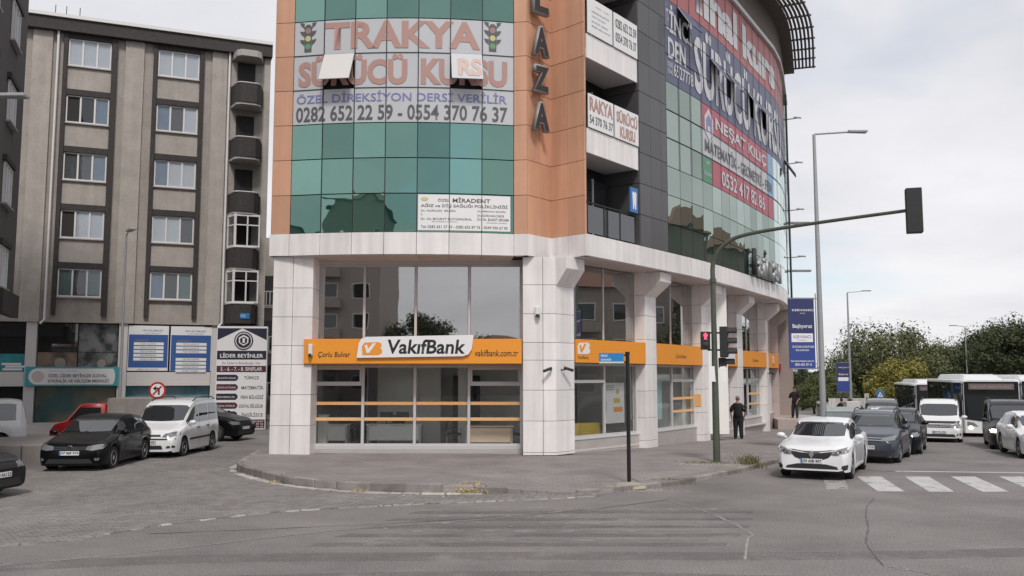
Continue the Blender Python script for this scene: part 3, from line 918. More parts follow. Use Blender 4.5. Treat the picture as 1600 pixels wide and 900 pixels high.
side_tiles(FR0, 1.25, .95, ZS, BLD, True); side_tiles(FR0, 1.25, 1.2, ZS, BLD, False)
FR1 = Frame((.34, 28.0), (1, 0))
ZS1 = [.15, .24, 1.2, 2.15, 3.08, 3.63, 4.53, 5.44, Z0]
for z0, z1 in zip(ZS1[:-1], ZS1[1:]):
    plate('pillar_panel', M_white, BLD, FR1, .006, .62, -.05, 0, z0 + .006, z1 - .006, .005)
    plate('pillar_panel', M_white, BLD, FR1, .632, 1.03, -.05, 0, z0 + .006, z1 - .006, .005)
FR1b = Frame((1.38, 28.0), (.50, .62))
for z0, z1 in zip(ZS1[:-1], ZS1[1:]):
    plate('pillar_panel', M_white, BLD, FR1b, .006, .98, -.05, 0, z0 + .006, z1 - .006, .005)
mb = MB(); mb.prism([(.36, 28.06), (1.36, 28.06), (1.94, 28.82), (1.94, 29.6), (.36, 29.6)], .13, Z0 - .01); mb.build('pillar_core', M_dark, BLD)
side_tiles(FR1, 1.0, 1.0, ZS1, BLD, False)
def corbel(fr, w, out, z0, z1, m, inset=0.0):
    mb = MB()
    zc = z0 + (z1 - z0) * .45
    prof = [(0.004, z0), (out, zc + .12), (out, z1 - .02), (0.004, z1 - .02)]
    mb.hexa([fr.pt(inset, n, z) for n, z in prof], [fr.pt(w - inset, n, z) for n, z in prof])
    return mb.build('corbel', m, BLD, bevel=.006)
corbel(FR1b, .98, .42, 5.40, Z0, M_white)
PO = [(2.0, 28.75), (4.79, 32.18), (7.79, 36.76), (10.41, 41.48), (13.1, 46.29), (15.2, 51.3), (16.4, 55.5)]
M_beige = mat('beige_stone', (.42, .35, .325), .7, noise=.15, nscale=2, var=.08)
M_marble = mat('grey_marble', (.42, .385, .375), .5, noise=.2, nscale=1.5, var=.05)
BAY = []
for i in range(1, 6):
    p, q = PO[i], PO[i + 1]
    fr = Frame(p, (q[0] - p[0], q[1] - p[1]))
    g = gz(*p)
    m = M_white if i < 5 else M_beige
    zs = [g + .12, g + .4, 1.1, 2.05, 3.0, 3.9, 4.75, 5.5, Z0] if g > -.35 else [g + .1, .2, 1.1, 2.05, 3.0, 3.9, 4.75, 5.5, Z0]
    wd = .95
    for z0, z1 in zip(zs[:-1], zs[1:]):
        plate('pillar_panel', m, BLD, fr, .006, wd - .006, -.04, 0, z0 + .006, z1 - .006, .005)
    side_tiles(fr, wd, .55, zs, BLD, False, m)
    mb = MB(); mb.box(.04, wd - .02, -.6, -.045, zs[0], Z0 - .01, fr); mb.build('pillar_core', M_dark, BLD)
    corbel(fr, wd, .62, 5.45, Z0, m)
# bays between the pillars
def stripe_pair(fr, a0, a1, n, zz=(1.66, 1.16)):
    for z in zz:
        plate('film_stripe', M_stripe, BLD, fr, a0, a1, n, n + .004, z, z + .1, 0)
for i in range(0, 6):
    p, q = Vector((*PO[i], 0)), Vector((*PO[i + 1], 0))
    d = (q - p).normalized()
    s = p + d * (.0 if i == 0 else .95)
    if i == 0: s = Vector((2.02, 28.92, 0)); d = (q - s).normalized()
    L_ = (q - s).length
    fr = Frame((s.x, s.y), (d.x, d.y))
    g = gz(s.x, s.y)
    w = M_beige if i >= 4 else M_marble
    N_ = -.42
    # plinth
    plate('plinth', w, BLD, fr, .0, L_, N_ - .15, N_ + .12, g + .05 - .05, .50, .01)
    plate('sill', M_alu, BLD, fr, .0, L_, N_ - .08, N_ + .14, .502, .56, .008)
    plate('lintel', M_white2, BLD, fr, 0, L_, N_ - .1, N_ + .0, 3.02, 3.80, 0)
    if i < 4:
        fas = [(0.02, L_ - .02)]
    if i <= 3:
        m_cut = [.02, L_ * .5, L_ - .02] if i else [.02, L_ * .52, L_ - .05]
        # frames
        for a in m_cut:
            plate('mullion', M_alu, BLD, fr, a - .03, a + .04, N_ - .04, N_ + .05, .562, 3.0, .004)
            plate('mullion', M_alu, BLD, fr, a - .03, a + .03, N_ - .04, N_ + .03, 3.82, Z0 - .04, .004)
        plate('rail', M_alu, BLD, fr, .05, L_ - .05, N_ - .03, N_ + .045, .562, .64, 0)
        plate('rail', M_alu, BLD, fr, .05, L_ - .05, N_ - .03, N_ + .045, 2.93, 3.0, 0)
        for j in range(2):
            a0, a1 = m_cut[j] + .045, m_cut[j + 1] - .035
            plate('window_pane', G_bank, BLD, fr, a0, a1, N_ - .01, N_, .65, 2.92, 0)
            plate('upper_pane', G_up, BLD, fr, a0, a1, N_ - .01, N_, 3.83, Z0 - .05, 0)
            if (i == 0 and j == 0) or (i > 0 and j == 1):
                plate('transom', M_alu, BLD, fr, a0 + .002, a1 - .002, N_ + .002, N_ + .05, 2.36, 2.46, 0)
            if i > 0 and j == 1:
                stripe_pair(fr, a0, a1, N_ + .004)
    elif i == 4:
        plate('shutter', M_pvc, BLD, fr, .3, L_ - .3, N_ - .02, N_ + .03, .0, 2.9, .01)
        plate('upper_wall', w, BLD, fr, .0, L_, N_ - .02, N_ + .0, 3.82, Z0, 0)
    else:
        plate('upper_wall', w, BLD, fr, .0, L_, N_ - .02, N_ + .0, .57, Z0, 0)
        for a in (.4, 1.6, 2.8):
            plate('stone_pier', w, BLD, fr, a, a + .5, N_ + .01, N_ + .4, .0, 3.0, .01)
    BAY.append((fr, L_, N_))
# --- front window wall, Y = 28.9
FW = Frame((-6.5, 28.9), (1, 0))
XW = [0, 1.73, 3.39, 5.12, 6.8]
plate('plinth', M_marble, BLD, FW, -.0, 6.84, -.1, .16, .0, .26, .01)
plate('sill', M_alu, BLD, FW, -.0, 6.84, -.08, .14, .262, .40, .01)
for k, a in enumerate(XW):
    plate('mullion', M_alu, BLD, FW, a - .045, a + .045, -.04, .06, .402, 2.93, .005)
    plate('mullion', M_alu, BLD, FW, a - .04, a + .04, -.04, .05, 3.72, 6.20, .005)
for k in range(4):
    a0, a1 = XW[k] + .05, XW[k + 1] - .05
    plate('window_pane', G_bank, BLD, FW, a0, a1, -.01, 0, .42, 2.9, 0)
    plate('upper_pane', G_up, BLD, FW, a0, a1, -.01, 0, 3.76, 6.12, 0)
    plate('rail', M_alu, BLD, FW, a0, a1, -.03, .045, .402, .45, 0)
    plate('rail', M_alu, BLD, FW, a0, a1, -.03, .045, 2.86, 2.93, 0)
    plate('rail', M_alu, BLD, FW, a0, a1, -.03, .045, 6.12, 6.2, 0)
    for z in (1.67, 1.17):
        plate('film_stripe', M_stripe, BLD, FW, a0, a1, .001, .005, z, z + .1, 0)
    if k in (0, 3):
        for z in (2.28, ):
            plate('transom', M_alu, BLD, FW, a0 + .001, a1 - .001, .002, .06, z, z + .13, .004)
        plate('transom', M_alu, BLD, FW, a0 + .001, a1 - .001, .002, .05, 2.79, 2.858, 0)
        for q0, q1 in ((a0 + .001, a0 + .06), (a1 - .06, a1 - .001)):
            plate('sash_side', M_alu, BLD, FW, q0, q1, .002, .05, 2.412, 2.788, 0)
plate('lintel', M_white2, BLD, FW, 0, 6.84, -.12, .0, 2.94, 3.72, 0)
plate('head_wall', M_white2, BLD, FW, -.3, 7.1, -.12, .02, 6.201, 6.34, 0)

# --- bank interior
M_in = mat('interior_wall', (.80, .79, .76), .9)
M_infl = mat('interior_floor', (.60, .57, .53), .4)
b = MB(); b.prism([(-7.4, 29.0), (1.7, 29.0), (4.6, 32.4), (13, 46.3), (12, 50), (-7.4, 50)], .14, .2); b.build('interior_floor', M_infl, BLD)
b = MB(); b.box(-7.45, 9, 37.5, 37.7, .2, 6.3); b.box(-7.5, -7.35, 29.2, 37.5, .2, 6.3); b.box(-1.9, -1.6, 31.8, 32.1, .2, 6.3); b.box(-3.6, 2.0, 34.0, 34.12, .2, 3.0); b.box(-5.3, -2.6, 32.9, 33.0, .2, 3.04)
b.build('interior_wall', M_in, BLD)
b = MB(); b.prism([(-7.3, 29.3), (1.6, 29.3), (4.2, 32.4), (11.4, 44.5), (9, 46), (-7.3, 37.4)], 3.05, 3.6); b.build('mezzanine_floor', M_in, BLD)
b = MB(); b.box(-6.4, -5.4, 33.5, 33.62, .2, 2.9); b.box(1.2, 2.4, 33.2, 33.3, .2, 2.9); b.build('interior_screen', mat('dark_screen', (.05, .05, .055), .5), BLD)
b = MB(); b.box(-2.2, -1.2, 33.6, 33.9, .2, 2.6); b.box(-5.2, -4.9, 32.6, 32.85, .2, 3.0); b.box(.6, 1.3, 31.9, 32.2, .2, 1.9); b.build('dark_cupboard', MATS['dark_screen'], BLD)
b = MB(); b.box(-6.9, -6.2, 30.2, 30.6, .2, 1.3); b.box(-.2, .5, 33.3, 33.6, .2, 1.9); b.build('white_cupboard', M_in, BLD)
wood = mat('pale_wood', (.80, .62, .47), .5, noise=.1)
def desk(x, y, w, label, mt, front):
    t = empty('desk', (x, y, .2), label, 'desk')
    b = MB(); b.box(x - w / 2, x + w / 2, y - .35, y + .35, .92, .96); b.build('desk_top', mt, t, bevel=.004)
    b = MB(); b.box(x - w / 2 + .08, x + w / 2 - .08, y - .3, y - .26, .42, .9); b.build('front_panel', front, t)
    for sx in (-1, 1):
        b = MB(); b.box(x + sx * (w / 2 - .06) - .03, x + sx * (w / 2 - .06) + .03, y - .3, y + .3, .2, .918); b.build('leg', M_alu, t)
desk(-.75, 30.1, 1.6, 'pale wooden desk behind the right hand bank window', wood, wood)
desk(-4.0, 31.0, 1.9, 'long grey desk behind the second bank window from the left', M_in, mat('desk_grey', (.74, .77, .77), .5))
desk(-6.0, 30.9, .9, 'narrow white counter behind the leftmost bank window', M_signw, M_signw)
def chair(x, y, rz, label):
    t = empty('office_chair', (x, y, .2), label, 'chair')
    m = Matrix.Translation((x, y, .2)) @ Matrix.Rotation(rz, 4, 'Z')
    b = MB(); b.box(-.24, .24, -.24, .24, .42, .5); b.build('seat', M_plast, t, mw=m, bevel=.02)
    b = MB(); b.box(-.23, .23, .2, .26, .55, .98); b.build('backrest', M_plast, t, mw=m, bevel=.02)
    for sx in (-1, 1):
        b = MB(); b.tube([(sx * .22, -.25, 0), (sx * .22, -.25, .62), (sx * .22, .2, .62), (sx * .22, .24, 0)], .014, 6); b.build('side_frame', M_chrome, t, mw=m)
chair(-1.95, 30.2, R(95), 'visitor chair left of the pale wooden desk in the bank')
chair(.35, 30.2, R(-80), 'visitor chair right of the pale wooden desk in the bank')
chair(-4.1, 32.5, 0, 'black chair behind the long grey desk in the bank')
chair(-5.35, 31.6, R(30), 'black chair in shade behind the leftmost bank window')
for x, lab in ((-3.75, 'dark monitor standing left on the long grey desk'), (-4.3, 'dark monitor standing right on the long grey desk')):
    t = empty('monitor', (x, 31.0, .96), lab, 'monitor')
    b = MB(); b.box(x - .22, x + .22, 31.0, 31.03, 1.08, 1.36); b.build('screen', M_plast, t, bevel=.005)
    b = MB(); b.box(x - .03, x + .03, 31.03, 31.07, .961, 1.2); b.build('stand', M_plast, t)
# posters and yellow cabinet behind the side windows
M_yel = mat('yellow_laminate', (.50, .36, .09), .5)
fr, L_, N_ = BAY[0]
t = empty('cabinet', fr.pt(.9, N_ - .5, .2), 'yellow low cabinet behind the first side window of the bank', 'cabinet')
for a in (.15, 1.35):
    plate('cabinet_door', M_yel, t, fr, a, a + 1.15, N_ - .9, N_ - .35, .56, .98, .01)
def poster(fr, a0, a1, n, z0, z1, label, bgm, parts):
    t = empty('poster', fr.pt((a0 + a1) / 2, n, z0), label, 'poster')
    plate('sheet', bgm, t, fr, a0, a1, n - .01, n, z0, z1, .002)
    for nm, m, x0, x1, y0, y1 in parts:
        plate(nm, m, t, fr, a0 + (a1 - a0) * x0, a0 + (a1 - a0) * x1, n, n + .004, z0 + (z1 - z0) * y0, z0 + (z1 - z0) * y1, 0)
    return t
M_pcol = mat('poster_pale', (.58, .58, .58), .5); M_pcy = mat('poster_cyan', (.40, .56, .56), .5); M_fig = mat('poster_figure', (.12, .18, .25), .5)
t = poster(fr, L_ * .54, L_ * .86, N_ - .12, .95, 2.35, 'pale poster with a gold coin and card pictures in the first side window', M_pcol, [('card_picture', M_yel, .5, .8, .5, .62), ('card_picture', mat('poster_orange', (.6, .25, .08), .5), .5, .92, .28, .4)])
shape('figure_print', M_fig, t, fr, [(L_ * .57 + .2 * x, 1.0 + .95 * z + .1) for x, z in ((0, .3), (.25, 0), (.5, .3), (.55, .6), (.4, .8), (.45, .95), (.25, 1), (.1, .95), (.15, .8), (0, .6))], N_ - .119, N_ - .114)
shape('coin_print', M_yel, t, fr, disc(L_ * .76, 2.05, .1, 14), N_ - .119, N_ - .113)
for k in range(3):
    plate('text_line', M_plast, t, fr, L_ * .56, L_ * .72, N_ - .119, N_ - .115, 2.24 - .07 * k, 2.26 - .07 * k, 0)
fr, L_, N_ = BAY[1]
t = poster(fr, .05, L_ * .36, N_ - .12, .95, 2.4, 'pale cyan poster with a picture in the second side window of the bank', M_pcy, [('text_block', M_fig, .1, .7, .8, .83), ('text_block', M_fig, .1, .5, .55, .66)])
shape('figure_print', M_fig, t, fr, [(.3 + .35 * x, 1.15 + .5 * z) for x, z in ((0, 0), (.2, .9), (.5, 1), (.8, .9), (1, 0), (.6, .1), (.5, .5), (.3, .1))], N_ - .119, N_ - .114)
t = empty('cabinet', fr.pt(.6, N_ - .5, .2), 'yellow box low behind the second side window of the bank', 'cabinet')
plate('cabinet_door', M_yel, t, fr, .1, .9, N_ - .9, N_ - .35, .56, .95, .01)

# ================================================================== signs of the building
M_palered = mat('film_red', (.43, .25, .215), .4)
M_filmblue = mat('film_blue', (.19, .20, .40), .4)
M_filmblack = mat('film_black', (.10, .10, .105), .4)
t = empty('window_banner', (-3.5, 27.5, 10.5), 'grey printed driving school film across three rows of the bow front', 'banner')
K = FA.L / (0.06 + 7.0)
def fa(x): return (x + 6.99) * K
text('TRAKYA', M_palered, t, FA, fa(-5.95), fa(-1.02), 12.93, 13.82, .025, bold=.035)
mi = [(-6.8, -6.45), ]
text('SÜRÜCÜ', M_palered, t, FA, fa(-6.82), fa(-3.30), 11.74, 12.74, .025, bold=.045)
text('KURSU', M_palered, t, FA, fa(-2.88), fa(-.15), 11.74, 12.60, .025, bold=.045)
text('ÖZEL DİREKSİYON DERSİ VERİLİR', M_filmblue, t, FA, fa(-6.86), fa(-.16), 11.20, 11.56, .022, bold=.012)
text('0282 652 22 59 - 0554 370 76 37', M_filmblack, t, FA, fa(-6.87), fa(-.14), 10.60, 11.10, .022, bold=.018)
for x in (-6.52, -.62):
    shape('signal_print', M_filmblack, t, FA, [(fa(x) + u, 13.35 + v) for u, v in ((-.12, -.45), (.12, -.45), (.13, .36), (.05, .46), (-.05, .46), (-.13, .36))], .018, .022)
    for q in (-1, 1):
        for k in range(3):
            shape('signal_fin', M_filmblack, t, FA, [(fa(x) + q * u, 13.12 + .28 * k + v) for u, v in ((.13, 0), (.13, .18), (.28, .2), (.24, .1))], .018, .022)
    for k, cc in enumerate(((.12, .30, .16), (.50, .52, .22), (.34, .2, .17))):
        shape('signal_lamp', mat('print_lamp_%s' % 'green yellow red'.split()[k], cc, .5), t, FA, disc(fa(x), 13.08 + .26 * k, .095, 14), .023, .027)
t = empty('clinic_sign', (-1.4, 27.6, 7.2), 'white dental clinic banner on the lowest glass row of the bow front', 'sign')
S0, S1 = fa(-2.92), fa(-.05)
for i in (4, 5, 6):
    a0 = max(S0, FA.l[i] + .01); a1 = min(S1, FA.l[i + 1] - .01)
    fr, L_ = FA.chord(a0, a1)
    plate('board', M_signw, t, fr, 0, L_, .014, .03, 7.10, 8.22, 0)
def ct(s, a0, a1, z0, z1, bold=.01):
    text(s, M_filmblack, t, FA, S0 + (S1 - S0) * a0, S0 + (S1 - S0) * a1, z0, z1, .036, bold=bold)
ct('ÖZEL', .21, .34, 8.0, 8.10); ct('MİRADENT', .37, .78, 7.98, 8.15, .02)
ct('AĞIZ ve DİŞ SAĞLIĞI POLİKLİNİĞİ', .03, .97, 7.80, 7.94, .015)
ct('Dt. NURCAN  ERGİN', .03, .4, 7.68, 7.76); ct('Dt. SERCAN ŞAHİN', .64, .95, 7.68, 7.76)
ct('D.', .03, .05, 7.56, 7.62); ct('Dt. GÖKHAN DEDE', .64, .93, 7.55, 7.63)
ct('Dr. Dt. BÜLENT BÜYÜKGÜRAL', .03, .58, 7.42, 7.50); ct('Dr. Dt. BUKET ERDEM', .64, .98, 7.42, 7.50)
ct('(Protodonti Uzmanı)', .15, .42, 7.34, 7.39, .0); ct('(Ortodonti Uzmanı)', .74, .96, 7.33, 7.38, .0)
ct('Tel: 0282 651 37 43 - 0282 652 87 76 - 0549 590 67 00', .03, .97, 7.16, 7.25, .008)
b = MB(); b.hexa([FA.pt(S0 + .2 + .12 * math.cos(k), .036, 8.08 + .07 * math.sin(k)) for k in range(6)], [FA.pt(S0 + .2 + .12 * math.cos(k), .04, 8.08 + .07 * math.sin(k)) for k in range(6)])
b.build('sun_print', mat('print_yellow', (.6, .55, .3), .5), t)
class Tilt:
    def __init__(s, fr, z1, an): s.fr = fr; s.z1 = z1; s.a = an
    def pt(s, a, n, z):
        d = s.z1 - z
        return s.fr.pt(a, .02 + math.sin(s.a) * d + (.03 + n) * math.cos(s.a), s.z1 - .02 - math.cos(s.a) * d + (.03 + n) * math.sin(s.a))
fr, L_ = FA.chord(FA.l[5], FA.l[6])
t = empty('flap_banner', fr.pt(.5, .3, 12), 'faded letters printed on the right open window flap', 'banner')
text('RS', mat('film_red_faded', (.52, .38, .34), .4), t, Tilt(fr, rows_f[5], R(28)), .22, .98, rows_f[4] + .14, rows_f[5] - .22, .012, bold=.04)
M_jt = mat('joint_line', (.035, .04, .04), .6)
for a in FA.l[1:-1]:
    fr, L_ = FA.chord(a - .013, a + .013)
    plate('joint_line', M_jt, BLD, fr, 0, .022, .028, .034, Z1, rows_f[4], 0); plate('joint_line', M_jt, BLD, fr, 0, .022, .028, .034, rows_f[4], ZT, 0)
for i in range(7):
    for r in (4, 5):
        if r in (4, 5) and i in (1, 5): continue
        fr, L_ = FA.chord(FA.l[i], FA.l[i + 1]); plate('joint_line', M_jt, BLD, fr, .013, L_ - .013, .027, .032, rows_f[r] - .01, rows_f[r] + .01, 0)
for i, a in enumerate(GC[1:-1]):
    fr, L_ = CF.chord(a - .013, a + .013)
    plate('joint_line', M_jt, BLD, fr, 0, .022, .034, .04, SR[3], SR[6], 0); plate('joint_line', M_jt, BLD, fr, 0, .022, .034, .04, SR[6], ZT, 0)
for c in range(ncol):
    for r in (4, 5, 7, 8, 10):
        if (c, r) in openw or (c, r - 1) in openw: continue
        fr, L_ = CF.chord(GC[c], GC[c + 1]); plate('joint_line', M_jt, BLD, fr, .013, L_ - .013, .033, .039, SR[r] - .01, SR[r] + .01, 0)
# tower letters
t = empty('tower_lettering', (.95, 28.3, 10.4), 'dark raised capital letters running down the terracotta tower', 'sign')
M_let = mat('letter_face', (.030, .024, .026), .5)
M_ledge = mat('letter_edge', (.30, .28, .27), .45)
frt = Frame((.56, 27.75), (.75, .62))
for ch, z0, z1 in (('P', 16.25, 17.25), ('L', 14.35, 15.35) , ('A', 12.95, 13.95), ('Z', 11.75, 12.65), ('A', 10.5, 11.45)):
    z0 -= .15; z1 -= .15
    a0, a1 = (.05, .72)
    text(ch, M_ledge, t, frt, a0, a1, z0, z1, .0, bold=.06, depth=.16, name='letter')
    text(ch, M_let, t, frt, a0 + .04, a1 - .04, z0 + .045, z1 - .045, .163, bold=.045, name='letter_face')
for z in (10.7, 12.0, 13.2, 14.6, 16.5):
    b = MB(); b.tube([frt.pt(.38, 0, z), frt.pt(.38, -.45, z)], .02, 5); b.build('bracket', M_steel, t)
# bank sign over the front windows
t = empty('bank_sign', (-3.0, 27.9, 2.95), 'long orange bank fascia with white slanted logo board over the front windows', 'sign')
FS = Frame((-6.45, 28.72), (1, .0))
FSo = Frame((-6.47, 28.2), (1, 0))
b = MB(); b.box(0, 6.77, -.4, .3, 2.97, 3.74, FSo); b.build('fascia', M_bank, t, bevel=.008)
FT = Frame((-6.47, 27.9), (1, 0))
def sl(a, z): return a
brd = [(1.66, 3.15), (1.72, 3.60), (1.80, 3.74), (1.95, 3.80), (5.28, 3.86), (5.22, 3.42), (5.12, 3.26), (4.95, 3.20)]
shape('logo_board', M_signw, t, FT, brd, .004, .09)
text('VakıfBank', M_blacktext, t, FT, 2.62, 5.02, 3.27, 3.72, .095, bold=.022, shear=.12)
lg = [(1.84, 3.24), (1.82, 3.50), (1.90, 3.62), (2.32, 3.64), (2.42, 3.60), (2.43, 3.50), (2.38, 3.45), (2.45, 3.40), (2.44, 3.30), (2.34, 3.24)]
shape('logo_mark', M_bank, t, FT, lg, .094, .10)
shape('logo_check', M_signw, t, FT, [(1.90, 3.53), (1.97, 3.30), (2.05, 3.30), (2.26, 3.60), (2.16, 3.60), (2.02, 3.42), (1.98, 3.56)], .104, .11)
text('Çorlu Bulvar', M_blacktext, t, FT, .45, 1.45, 3.14, 3.34, .008, shear=.15, bold=.004)
text('vakifbank.com.tr', M_blacktext, t, FT, 5.32, 6.66, 3.20, 3.40, .008, shear=.15, bold=.004)
M_box = mat('white_box', (.70, .68, .66), .5)
def box_thing(name, fr, a, n, z, w, d, h, label, cat, m=M_box, lens=True):
    t = empty(name, fr.pt(a, n, z), label, cat)
    plate('housing', m, t, fr, a - w / 2, a + w / 2, n - d, n, z, z + h, .02)
    if lens:
        plate('lens', M_plast, t, fr, a - w / 3, a + w / 3, n, n + .03, z - .04, z + .06, .01)
box_thing('alarm_box', FT, .22, .13, 3.22, .13, .12, .36, 'small white alarm box on the left end of the orange fascia', 'alarm box')
box_thing('alarm_box', FR1, .46, .14, 4.45, .17, .13, .3, 'small white alarm box high on the white corner pillar', 'alarm box')
def cctv(fr, a, z, side, label):
    t = empty('security_camera', fr.pt(a, 0, z), label, 'camera')
    b = MB(); b.tube([fr.pt(a, 0, z), fr.pt(a, .1, z)], .02, 6); b.tube([fr.pt(a, .1, z), fr.pt(a + side * .06, .16, z + .02)], .018, 6); b.build('bracket', M_plast, t)
    b = MB(); b.tube([fr.pt(a + side * .0, .12, z + .07), fr.pt(a + side * .24, .3, z - .02)], .045, 8); b.build('barrel', M_plast, t)
cctv(FR1, .88, 2.76, -1, 'left of two dark bullet cameras on the white corner pillar')
cctv(FR1b, .25, 2.78, 1, 'right of two dark bullet cameras on the white corner pillar')
cctv(Frame(PO[4], (2.1, 5)), .3, 2.7, 1, 'dark bullet camera on the far beige pillar by the shutter')
# side fascias
labels = ['orange fascia with bank logo over the first side window', 'orange fascia over the second side window, small dark lettering', 'white and orange bank board over the side entrance', 'orange fascia over the fourth side bay behind the traffic light', 'far orange fascia over the shuttered bay']
for i in range(5):
    fr, L_, N_ = BAY[i]
    t = empty('bank_fascia', fr.pt(0, 0, 3.0), labels[i], 'sign')
    fb = Frame(tuple(fr.pt(0, 0, 0)[:2]), (fr.u.x, fr.u.y))
    z0, z1 = 3.02, 3.78
    plate('fascia', M_bank, t, fb, .02, L_ - .02, -.40, .02, z0, z1, .006)
    if i in (0, 2, 4):
        a0 = .12 if i != 4 else 1.5
        if i == 2:
            plate('logo_board', M_signw, t, fb, .1, L_ - .6, .022, .06, z0 + .15, z1 - .02, .004)
        sc_ = .5
        shape('logo_mark', M_signw if i != 2 else M_bank, t, fb, [(a0 + (x - 1.82) * 1.1, 3.30 + (z - 3.24) * .95) for x, z in lg], .064 if i == 2 else .022, .07 if i == 2 else .03)
        shape('logo_check', M_bank if i != 2 else M_signw, t, fb, [(a0 + (x - 1.82) * 1.1, 3.30 + (z - 3.24) * .95) for x, z in ((1.90, 3.53), (1.97, 3.30), (2.05, 3.30), (2.26, 3.60), (2.16, 3.60), (2.02, 3.42), (1.98, 3.56))], .072 if i == 2 else .032, .076 if i == 2 else .036)
        text('VakıfBank', M_blacktext, t, fb, a0, a0 + .62, 3.14, 3.24, .075 if i == 2 else .024)
    else:
        text('Çorlu Bulvar', M_blacktext, t, fb, L_ * .38, L_ * .62, 3.24, 3.42, .024, shear=.15)
fr, L_, N_ = BAY[5]
t = empty('red_fascia', fr.pt(0, 0, 3.0), 'small red shop fascia beyond the last orange one', 'sign')
plate('fascia', mat('shop_red', (.30, .02, .05), .5), t, fr, .9, 3.4, -.38, .16, 2.9, 3.3, .005)
fr, L_, N_ = BAY[1]
t = empty('notice_plate', PO[2] + (1.3,), 'small orange notice plate on the third white pillar', 'sign')
f3 = Frame(PO[2], (PO[3][0] - PO[2][0], PO[3][1] - PO[2][1]))
o_ = f3.pt(0, -.5, 0); f4 = Frame((o_.x, o_.y), (f3.n.x, f3.n.y))
plate('plate', M_stripe, t, f4, .08, .42, .004, .02, 1.35, 1.85, .003)
# street side banner writing
t = empty('course_banner', CF.pt(10, 0, 13.4), 'huge red and navy course banner across the top glass rows of the street side', 'banner')
M_bw = mat('banner_white', (.58, .58, .60), .5)
def g2(x): return GS + x
text('final', M_bw, t, CF, g2(2.6), g2(7.9), 16.95, 18.65, .03, bold=.05)
text('kurs', M_bw, t, CF, g2(8.7), g2(14.6), 16.95, 18.55, .03, bold=.05)
text('SÜRÜCÜ', M_bw, t, CF, g2(2.5), g2(9.7), 13.65, 16.45, .03, bold=.03)
text('KURSU', M_bw, t, CF, g2(10.3), g2(16.2), 13.65, 16.0, .03, bold=.03)
text('İNCİ', M_bw, t, CF, g2(.35), g2(2.3), 15.35, 16.45, .03, bold=.03)
text('DEN', M_bw, t, CF, g2(.2), g2(1.7), 14.35, 15.15, .03, bold=.03)
text('ÖZEL', M_bw, t, CF, g2(.05), g2(.3), 15.4, 16.4, .03)
text('0282\n0542', M_bw, t, CF, g2(.15), g2(.6), 13.75, 14.2, .03)
text('6527778', M_bw, t, CF, g2(.65), g2(2.35), 13.75, 14.25, .03, bold=.01)
shape('shield_print', M_bw, t, CF, [(g2(.5), 18.6), (g2(.5), 17.4), (g2(1.1), 16.9), (g2(1.7), 17.4), (g2(1.7), 18.6)], .02, .03)
shape('shield_heart', M_filmblue, t, CF, [(g2(.7), 18.5), (g2(.7), 17.5), (g2(1.1), 17.15), (g2(1.5), 17.5), (g2(1.5), 18.5)], .033, .04)
t = empty('tutor_banner', CF.pt(12, 0, 10.2), 'pink and white mathematics tutor banner in the middle of the street side glass', 'banner')
text('NEŞAT KILIÇ', M_bw, t, CF, GC[3] + 1.5, GC[12] - .2, 12.5, 13.15, .03, bold=.03)
text('MATEMATİK - GEOMETRİ - FEN', M_filmblack, t, CF, GC[3] + .3, GC[12] + .7, 11.48, 12.15, .03, bold=.015)
text('0532 417 82 86', M_bw, t, CF, GC[4] + 1.1, GC[11] + .4, 10.4, 11.05, .03, bold=.02)
shape('house_print', M_bw, t, CF, [(GC[3] + .3, 12.3), (GC[3] + .3, 12.9), (GC[3] + .75, 13.3), (GC[3] + 1.2, 12.9), (GC[3] + 1.2, 12.3), (GC[3] + .75, 12.0)], .02, .03)
shape('house_heart', M_filmblue, t, CF, [(GC[3] + .45, 12.3), (GC[3] + .45, 12.8), (GC[3] + .75, 13.05), (GC[3] + 1.05, 12.8), (GC[3] + 1.05, 12.3), (GC[3] + .9, 12.3), (GC[3] + .9, 12.6), (GC[3] + .6, 12.6), (GC[3] + .6, 12.3)], .033, .04)
text('VIP', M_bw, t, CF, GC[3] + .35, GC[3] + .7, 10.95, 11.1, .03)
text('DERSANE', M_bw, t, CF, GC[3] + .15, GC[3] + .9, 10.5, 10.65, .03)
t = empty('steel_lettering', CF.pt(12, 0, 7.0), 'dull metal letters standing on the white band at the far end', 'sign')
for k, (ch, a0, a1) in enumerate((('I', 12.2, 12.5), ('t', 12.9, 13.5), ('i', 13.8, 14.1), ('n', 14.4, 15.2), ('a', 15.5, 16.3), ('l', 16.6, 16.9))):
    fr, L_ = CF.chord(g2(a0 - 3.2), g2(a1 - 3.2))
    text(ch, M_steel if k else M_plast, t, fr, 0, L_, 7.06, 8.0 if k else 8.25, .12, bold=.04, depth=.14, name='letter')
# balcony boards and tooth sign
fr, L_ = CF.chord(.05, 3.25)
def board(a0, a1, z0, z1, label, lines):
    t = empty('balcony_board', fr.pt((a0 + a1) / 2, .05, z0), label, 'sign')
    plate('board', M_signw, t, fr, a0, a1, .03, .07, z0, z1, .003)
    for s_, m, b0, b1, y0, y1, bo in lines:
        text(s_, m, t, fr, a0 + (a1 - a0) * b0, a0 + (a1 - a0) * b1, z0 + (z1 - z0) * y0, z0 + (z1 - z0) * y1, .076, bold=bo)
board(.0, 1.5, 13.55, 14.75, 'white course list board, left of two on the upper balcony', [('TRAFİK    KURSU', M_filmblack, .3, .85, .8, .84, 0), ('DİREKSİYON EĞİTİMİ', M_filmblack, .15, .85, .62, .68, 0), ('ÖZEL İLETİŞİM', M_filmblack, .15, .7, .48, .54, 0), ('EHLİYET SINAVI', M_filmblack, .15, .8, .34, .40, 0), ('BAŞVURU KAYIT', M_filmblack, .15, .9, .2, .26, 0)])
